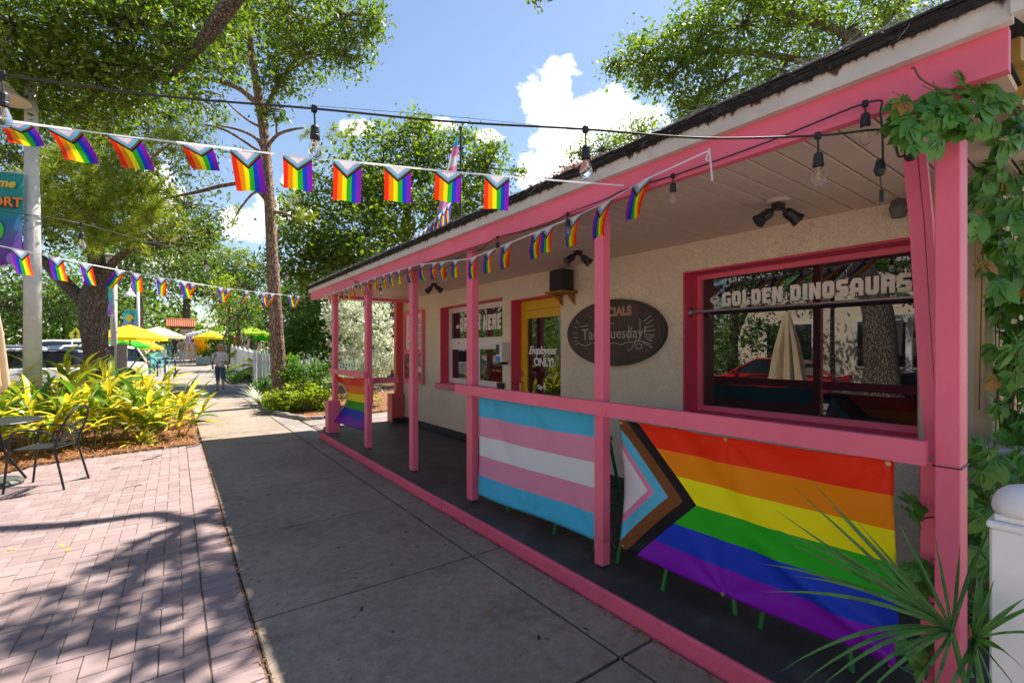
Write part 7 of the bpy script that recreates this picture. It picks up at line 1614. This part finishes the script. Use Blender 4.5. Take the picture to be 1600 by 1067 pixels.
picket_fence(Vector((2.8, 33.4, 0)), Vector((8, 35, 0)), 'farther white picket fence below the closed red umbrella', 1.1, .08, .08, (0, .5, 1))
# fan-backed white bench seen through the picket fence
q = G(P(467, 560, 27)); R = empty('garden_chair', q, 'pale round backed garden chair beyond the picket fence', 'chair'); x, y, z = q; mb = MB()
for k in range(9):
    a = math.radians(-62+15.5*k); MB().tube([(x+.10*math.sin(a), y, z+.45), (x+.62*math.sin(a), y+.1, z+.45+.85*math.cos(a*.75))], .03, 5).build('back_slat', M['fence'], R)
MB().tube([(x+.60*math.sin(math.radians(-62+7*k)), y+.1, z+.45+.82*math.cos(math.radians(-62+7*k)*.75)) for k in range(18)], .03, 6).build('back_frame', M['fence'], R)
MB().cbox(x-.5, x+.5, y-.5, y, z+.40, z+.45, .01).build('seat', M['fence'], R)
for s in (-1, 1): MB().box(x+s*.45-.03, x+s*.45+.03, y-.48, y-.42, z, z+.6).build('leg', M['fence'], R); MB().box(x+s*.45-.03, x+s*.45+.03, y-.06, y, z, z+.6).build('leg', M['fence'], R)
# blue hoop racks and the bicycle
bl = colmat('navy_metal', (.01, .03, .22), .35)
for (px0, px1, pt, d, lab) in ((229, 246, 560, 22.5, 'left blue hoop bicycle rack, nearer the bicycle'), (258, 274, 558, 22.8, 'right blue hoop bicycle rack by the walk')):
    a = G(P(px0, 580, d)); b = G(P(px1, 580, d)); zt = P(px0, pt, d).z; R = empty('bicycle_rack', (a+b)/2, lab, 'bicycle rack', 'blue hoop racks'); r_ = (b-a).length/2; u = (b-a).normalized(); c = (a+b)/2
    pts = [a]+[Vector((c.x, c.y, zt-r_))+u*(-r_*math.cos(t))+Vector((0, 0, r_*math.sin(t))) for t in [k*math.pi/12 for k in range(13)]]+[b]
    MB().tube(pts, .03, 8).build('hoop', bl, R, smooth=True)
    for p in (a, b): MB().lathe([(.07, 0), (.07, .012)], p, 10).build('foot_plate', bl, R)
q = G(P(222, 580, 21.8)); R = empty('bicycle', q, 'dark bicycle leaning by the left blue hoop rack', 'bicycle'); u = Vector((.55, .83, 0)).normalized(); up = Vector((0, 0, 1)); c = Vector(q)
W_ = lambda s, z: c+u*s+up*z
for s in (-.5, .5):
    w = MB().tube([W_(s, .34)+u*.33*math.cos(t)+up*.33*math.sin(t) for t in [k*math.pi/12 for k in range(25)]], .017, 6).build('wheel', colmat('tyre', (.015, .015, .015)), R)
    sp_ = MB()
    for k in range(8): t = k*math.pi/4; sp_.tube([W_(s, .34), W_(s, .34)+u*.32*math.cos(t)+up*.32*math.sin(t)], .003, 3)
    sp_.build('spokes', M['steel'], w)
MB().tube([W_(-.5, .34), W_(-.05, .30), W_(.36, .72), W_(-.12, .74), W_(-.05, .30)], .016, 6).tube([W_(-.12, .74), W_(-.5, .34)], .012, 6).tube([W_(.5, .34), W_(.36, .72), W_(.34, .95)], .014, 6).build('frame', M['black'], R)
MB().tube([W_(.34, .95)+Vector((.2, -.13, 0)), W_(.34, .97), W_(.34, .95)+Vector((-.2, .13, 0))], .012, 6).build('handlebar', M['black'], R); MB().tube([W_(-.14, .74), W_(-.16, .88)], .014, 6).cbox(W_(-.16, 0).x-.12, W_(-.16, 0).x+.12, W_(-.16, 0).y-.07, W_(-.16, 0).y+.07, c.z+.88, c.z+.93, .01).build('saddle', M['black'], R)
# turquoise terrace chairs and tables
tq = colmat('turquoise', (.16, .52, .52), .45); tqd = colmat('deep_teal', (.01, .20, .19), .45)
def tchair(px, d, yaw, label, m=tq, back=.9):
    q = G(P(px, 570, d)); R = empty('terrace_chair', q, label, 'chair', 'turquoise chairs of the far terrace'); T = Matrix.Translation(q) @ Matrix.Rotation(yaw, 4, 'Z')
    MB().cbox(-.24, .24, -.24, .24, .42, .46, .008, M=T).build('seat', m, R)
    mb = MB()
    for k in range(6): mb.box(-.24+k*.085, -.185+k*.085, .21, .24, .5, back, M=T)
    mb.build('back_slat', m, R); MB().cbox(-.25, .25, .20, .25, back, back+.07, .01, M=T).build('back_rail', m, R)
    for a in (-.22, .22):
        for b in (-.22, .22): MB().box(a-.02, a+.02, b-.02, b+.02, 0, .42 if b < 0 else back, M=T).build('leg', m, R)
        MB().box(a-.03, a+.03, -.24, .22, .64, .67, M=T).build('arm', m, R)
def ttable(px, d, label, m=tq):
    q = G(P(px, 570, d)); R = empty('terrace_table', q, label, 'table', 'turquoise tables of the far terrace'); MB().lathe([(.42, .72), (.43, .735), (.42, .75)], q, 20).build('tabletop', m, R); MB().tube([q, q+Vector((0, 0, .72))], .03, 8).lathe([(.25, 0), (.05, .04)], q, 12).build('pedestal', m, R)
for i, (px, d, yw, lab) in enumerate(((198, 24, .4, 'turquoise chair just right of the utility box'), (210, 25.5, 3.4, 'turquoise chair behind the utility box chair'), (222, 24, 2.6, 'turquoise chair above the bicycle, back to the walk'), (236, 26, 3.6, 'turquoise chair above the left hoop rack'), (246, 24.5, 1.2, 'turquoise chair between the two hoop racks'), (254, 28, 2.2, 'turquoise chair under the seated person in white'), (182, 25, .9, 'turquoise chair left of the utility box'))): tchair(px, d, yw, lab)
tchair(265, 33, 2.8, 'deep teal high backed chair left of the sun hat walkers', tqd, 1.15)
ttable(206, 25, 'round turquoise table among the left chairs'); ttable(240, 25.4, 'round turquoise table behind the hoop racks')
# planter box, blossom, flag by the gate
q = G(P(318, 560, 31)); R = empty('planter_box', q, 'grey blue planter box at the start of the white fence', 'planter'); x, y, z = q; MB().cbox(x-.42, x+.42, y-.25, y+.25, z+.02, z+.55, .02).build('box', colmat('slate_blue', (.22, .32, .40), .6), R); MB().box(x-.40, x+.40, y-.23, y+.23, z+.53, z+.551).build('soil', M['soil'], R)
shrub('planter_plant', 'green plant growing in the grey blue planter', [((x+.1, y, z+.72), (.35, .2, .15), 16, 20, .07)], .1, M['midleaf'], 81, 'plant')
q = G(P(313, 560, 35)); shrub('yellow_bush', 'yellow flowering bush between the sun hat walkers and the planter', [((q.x, q.y, q.z+1.25), (.5, .4, .5), 40, 20, .12), ((q.x-.3, q.y, q.z+.8), (.35, .3, .3), 16, 20, .1)], .15, leafmat('yellow_blossom', (.75, .45, .01), (.85, .62, .02)), 82)
R = empty('rainbow_flag', P(299, 515, 35.5), 'rainbow flag hanging beside the stone gate pillar', 'flag'); a = P(296.5, 518, 35.5); b = P(306, 518, 35.5)
M['rflag'] = striped('rainbow_print', RB[::-1], None, .4, axis=0)
MB().grid(lambda u, v: a.lerp(b, u)+Vector((0, 0, -.95*v))+Vector((.05*math.sin(8*u), .05*math.cos(7*u+v), 0)), 8, 6).build('cloth', M['rflag'], R)
MB().tube([a+Vector((0, 0, .01)), b+Vector((0, 0, .01))], .015, 5).build('pole', M['white'], R)

# ============================================================ PEOPLE
def person(p, yaw, h, label, skincol, top, bottom, hat=None, hair=None, pose='walk', skirt=False, shorts=False, arms=(0, 0), sleeve=.5, shoes=(.02, .02, .02), topm=None, botm=None, sub=2, tank=False):
    k = h/1.72; R = empty('person', p, label, 'person'); T = Matrix.Translation(p) @ Matrix.Rotation(yaw, 4, 'Z')     # faces local +y
    def w(x, y, z, r): v = T @ Vector((x*k, y*k, z*k)); b = wloc(R); return (v.x-b.x, v.y-b.y, v.z-b.z, (r[0]*k, r[1]*k) if isinstance(r, tuple) else r*k)
    sm_ = colmat('skin_%d' % int(skincol[0]*100), skincol, .55)
    if pose == 'sit': hip, kn, an = .50, [(-.10, .42, .50), (.10, .42, .50)], [(-.10, .46, .08), (.10, .46, .08)]
    else: hip, kn, an = .90, [(-.09, .10, .50), (.10, -.02, .49)], [(-.09, .02, .09), (.11, -.16, .12)]
    dz = hip-.90
    V = [w(0, 0, .93+dz, (.125, .095)), w(0, 0, 1.10+dz, (.115, .085)), w(0, -.01, 1.28+dz, (.135, .095)), w(0, -.01, 1.42+dz, (.10, .07)), w(0, .01, 1.50+dz, .048), w(0, .03, 1.58+dz, (.075, .085)), w(0, .035, 1.66+dz, (.078, .09))]
    E = [(0, 1), (1, 2), (2, 3), (3, 4), (4, 5), (5, 6)]
    arm = []
    for s, sw in ((-1, arms[0]), (1, arms[1])):
        b = len(V); V += [w(s*.17, 0, 1.40+dz, .052), w(s*.235, -.03+sw*.10, 1.16+dz, .040), w(s*.25, .05+sw*.20, .94+dz, .030), w(s*.25, .07+sw*.24, .86+dz, (.022, .038)), w(s*.245, .08+sw*.25, .79+dz, (.014, .028))]; E += [(3, b), (b, b+1), (b+1, b+2), (b+2, b+3), (b+3, b+4)]
    for i, s in enumerate((-1, 1)):
        b = len(V); V += [w(s*.095, 0, .86+dz if pose != 'sit' else .52, .088), w(kn[i][0], kn[i][1], kn[i][2], .058), w(kn[i][0]*.5+an[i][0]*.5, kn[i][1]*.5+an[i][1]*.5-.02, kn[i][2]*.6+an[i][2]*.4, .052), w(an[i][0], an[i][1], an[i][2], .036), w(an[i][0], an[i][1]+.13, an[i][2]-.055, (.035, .022))]; E += [(0, b), (b, b+1), (b+1, b+2), (b+2, b+3), (b+3, b+4)]
    skin('body', V, E, sm_, R, sub)
    tm = topm or colmat('top_%d_%d_%d' % tuple(int(c*100) for c in top), top, .8)
    V = [w(0, 0, .84+dz, (.16, .125)), w(0, 0, 1.10+dz, (.145, .105)), w(0, -.01, 1.28+dz, (.16, .115)), w(0, -.01, 1.43+dz, (.105, .075))]; E = [(0, 1), (1, 2), (2, 3)]
    if not tank:
        for s, sw in ((-1, arms[0]), (1, arms[1])): b = len(V); V += [w(s*.165, 0, 1.41+dz, .070), w(s*(.17+.055*sleeve*1.3), (-.03+sw*.10)*sleeve, 1.40-.26*sleeve+dz, .062)]; E += [(3, b), (b, b+1)]
    skin('shirt', V, E, tm, R, sub)
    bm_ = botm or colmat('bottom_%d_%d_%d' % tuple(int(c*100) for c in bottom), bottom, .8)
    if skirt:
        mb = MB(); b = wloc(R)
        def f(u, v): a = 2*math.pi*u; r_ = .15+.14*v+.015*math.sin(9*a)*v; return T @ Vector((r_*math.cos(a)*k, r_*.8*math.sin(a)*k, (1.02-.72*v)*k))
        mb.grid(f, 36, 6); mb.build('skirt', bm_, R, smooth=True)
    else:
        e = .62 if shorts else 1.0; V = [w(0, 0, .98+dz, (.148, .112))]; E = []
        for i, s in enumerate((-1, 1)):
            b = len(V); hx = (s*.095, 0, .84+dz if pose != 'sit' else .52); lx = [kn[i][j]*(1-(.45 if shorts else .9))+an[i][j]*(.45 if shorts else .9) for j in range(3)]
            V += [w(*hx, .105), w(*kn[i], .078), w(*lx, .066)]; E += [(0, b), (b, b+1), (b+1, b+2)]
        skin('trousers', V, E, bm_, R, sub)
    sh_ = colmat('shoe_%d' % int(shoes[0]*100), shoes, .6)
    for i in (0, 1):
        a = T @ Vector((an[i][0]*k, (an[i][1]+.05)*k, (an[i][2]-.055)*k)); 
        V = [w(an[i][0], an[i][1]-.05, an[i][2]-.045, .036), w(an[i][0], an[i][1]+.06, an[i][2]-.052, .036), w(an[i][0], an[i][1]+.17, an[i][2]-.06, (.038, .022))]; skin('shoe', V, [(0, 1), (1, 2)], sh_, R, 1)
    hc = T @ Vector((0, .03*k, (1.66+dz)*k))
    if hair is not None:
        hm = colmat('hair_%d' % int(hair[0]*100), hair, .7)
        MB().lathe([(.02, .115*k), (.06*k, .105*k), (.092*k, .06*k), (.098*k, 0), (.092*k, -.07*k), (.07*k, -.13*k), (.03*k, -.16*k)][::-1], hc-(T.to_3x3() @ Vector((0, .018*k, 0))), 14).build('hair', hm, R, smooth=True)
    for s in (-1, 1):                                      # ears and features
        MB().lathe([(.012*k, 0), (.018*k, .008*k), (.006*k, .012*k)], T @ Vector((s*.078*k, .03*k, (1.64+dz)*k)), 8, axis=T.to_3x3() @ Vector((s, 0, 0))).build('ear', sm_, R)
        MB().lathe([(.009*k, 0), (.006*k, .004*k)], T @ Vector((s*.03*k, .112*k, (1.655+dz)*k)), 8, axis=T.to_3x3() @ Vector((0, 1, 0))).build('eye', M['black'], R)
    MB().lathe([(.014*k, 0), (.010*k, .02*k), (.004*k, .028*k)], T @ Vector((0, .105*k, (1.625+dz)*k)), 8, axis=T.to_3x3() @ Vector((0, 1, -.3))).build('nose', sm_, R)
    if hat == 'cap':
        hm = colmat('cap_grey', (.45, .42, .40), .8); MB().lathe([(.104*k, -.01), (.106*k, .03*k), (.095*k, .085*k), (.06*k, .12*k), (.01, .13*k)], hc, 16).build('cap', hm, R, smooth=True)
        MB().cbox(-.075*k, .075*k, .07*k, .19*k, .0, .014*k, .004, M=Matrix.Translation(hc) @ Matrix.Rotation(yaw, 4, 'Z')).build('cap_peak', hm, R)
    if hat == 'sun':
        hm = colmat('straw_hat', (.62, .50, .32), .8); MB().lathe([(.22*k, .0), (.23*k, .012), (.105*k, .035*k), (.10*k, .11*k), (.07*k, .135*k), (.01, .14*k)], hc+Vector((0, 0, .02)), 20).build('sun_hat', hm, R); MB().lathe([(.108*k, .04*k), (.106*k, .07*k)], hc+Vector((0, 0, .02)), 18).build('hat_band', M['black'], R)
    return R
pat = mat('patterned_shirt', (.66, .60, .62), (.10, .14, .36), rough=.85, scale=13, detail=1, mixr=(.60, .64), space='pos')
flo = mat('floral_cloth', (.55, .33, .24), (.75, .62, .52), rough=.85, scale=18, detail=1, mixr=(.45, .55))
pp = PZ(344, 612, 0); pp.z = gz(pp.y)+.01
person(pp, math.radians(-8), 1.70, 'person in a pale patterned tee, grey cap and denim capris walking away', (.40, .22, .15), (.6, .6, .6), (.05, .10, .22), 'cap', (.50, .20, .07), shorts=True, arms=(.25, -.35), sleeve=1.15, topm=pat, botm=mat('denim', (.035, .075, .17), (.06, .11, .22), rough=.85, scale=30))
q = P(284, 560, 33); person(G(q), math.radians(5), 1.66, 'person in a sun hat, grey vest and loose pale trousers, left of the pair', (.55, .30, .20), (.22, .26, .27), (.42, .50, .54), 'sun', (.2, .1, .05), tank=True, arms=(-.2, .2))
q = P(301, 560, 33.5); person(G(q), math.radians(-12), 1.68, 'person in a sun hat and rusty floral dress, right of the pair', (.45, .22, .13), (.55, .33, .24), (.5, .3, .22), 'sun', (.15, .08, .04), skirt=True, arms=(.2, -.2), sleeve=.5, topm=flo, botm=flo)
q = P(256, 560, 29); person(G(q), math.radians(60), 1.7, 'seated person in a white shirt and pale cap under the cream umbrella', (.5, .3, .2), (.72, .72, .74), (.10, .14, .24), 'cap', (.3, .2, .1), pose='sit', arms=(.6, .6))
q = P(249, 560, 31); person(G(q), math.radians(-70), 1.7, 'seated dark haired person behind the one in white', (.35, .18, .12), (.35, .22, .22), (.05, .05, .08), None, (.03, .02, .02), pose='sit', arms=(.5, .5))
q = P(237, 560, 28); person(G(q), math.radians(-80), 1.66, 'seated person left of the cream umbrella pole', (.5, .28, .18), (.45, .18, .12), (.08, .08, .10), None, (.10, .05, .03), pose='sit', arms=(.5, .5))
q = P(273, 560, 37); person(G(q), math.radians(0), 1.70, 'dark clothed person in shade left of the sun hat pair', (.35, .18, .12), (.06, .05, .05), (.05, .05, .06), None, (.03, .02, .02), arms=(.1, .1))
print('OBJECTS', len(bpy.data.objects), 'TRIS', sum(sum(len(p.vertices)-2 for p in o.data.polygons) if len(o.data.polygons) < 3000 else len(o.data.loops)-2*len(o.data.polygons) for o in bpy.data.objects if o.type == 'MESH'))
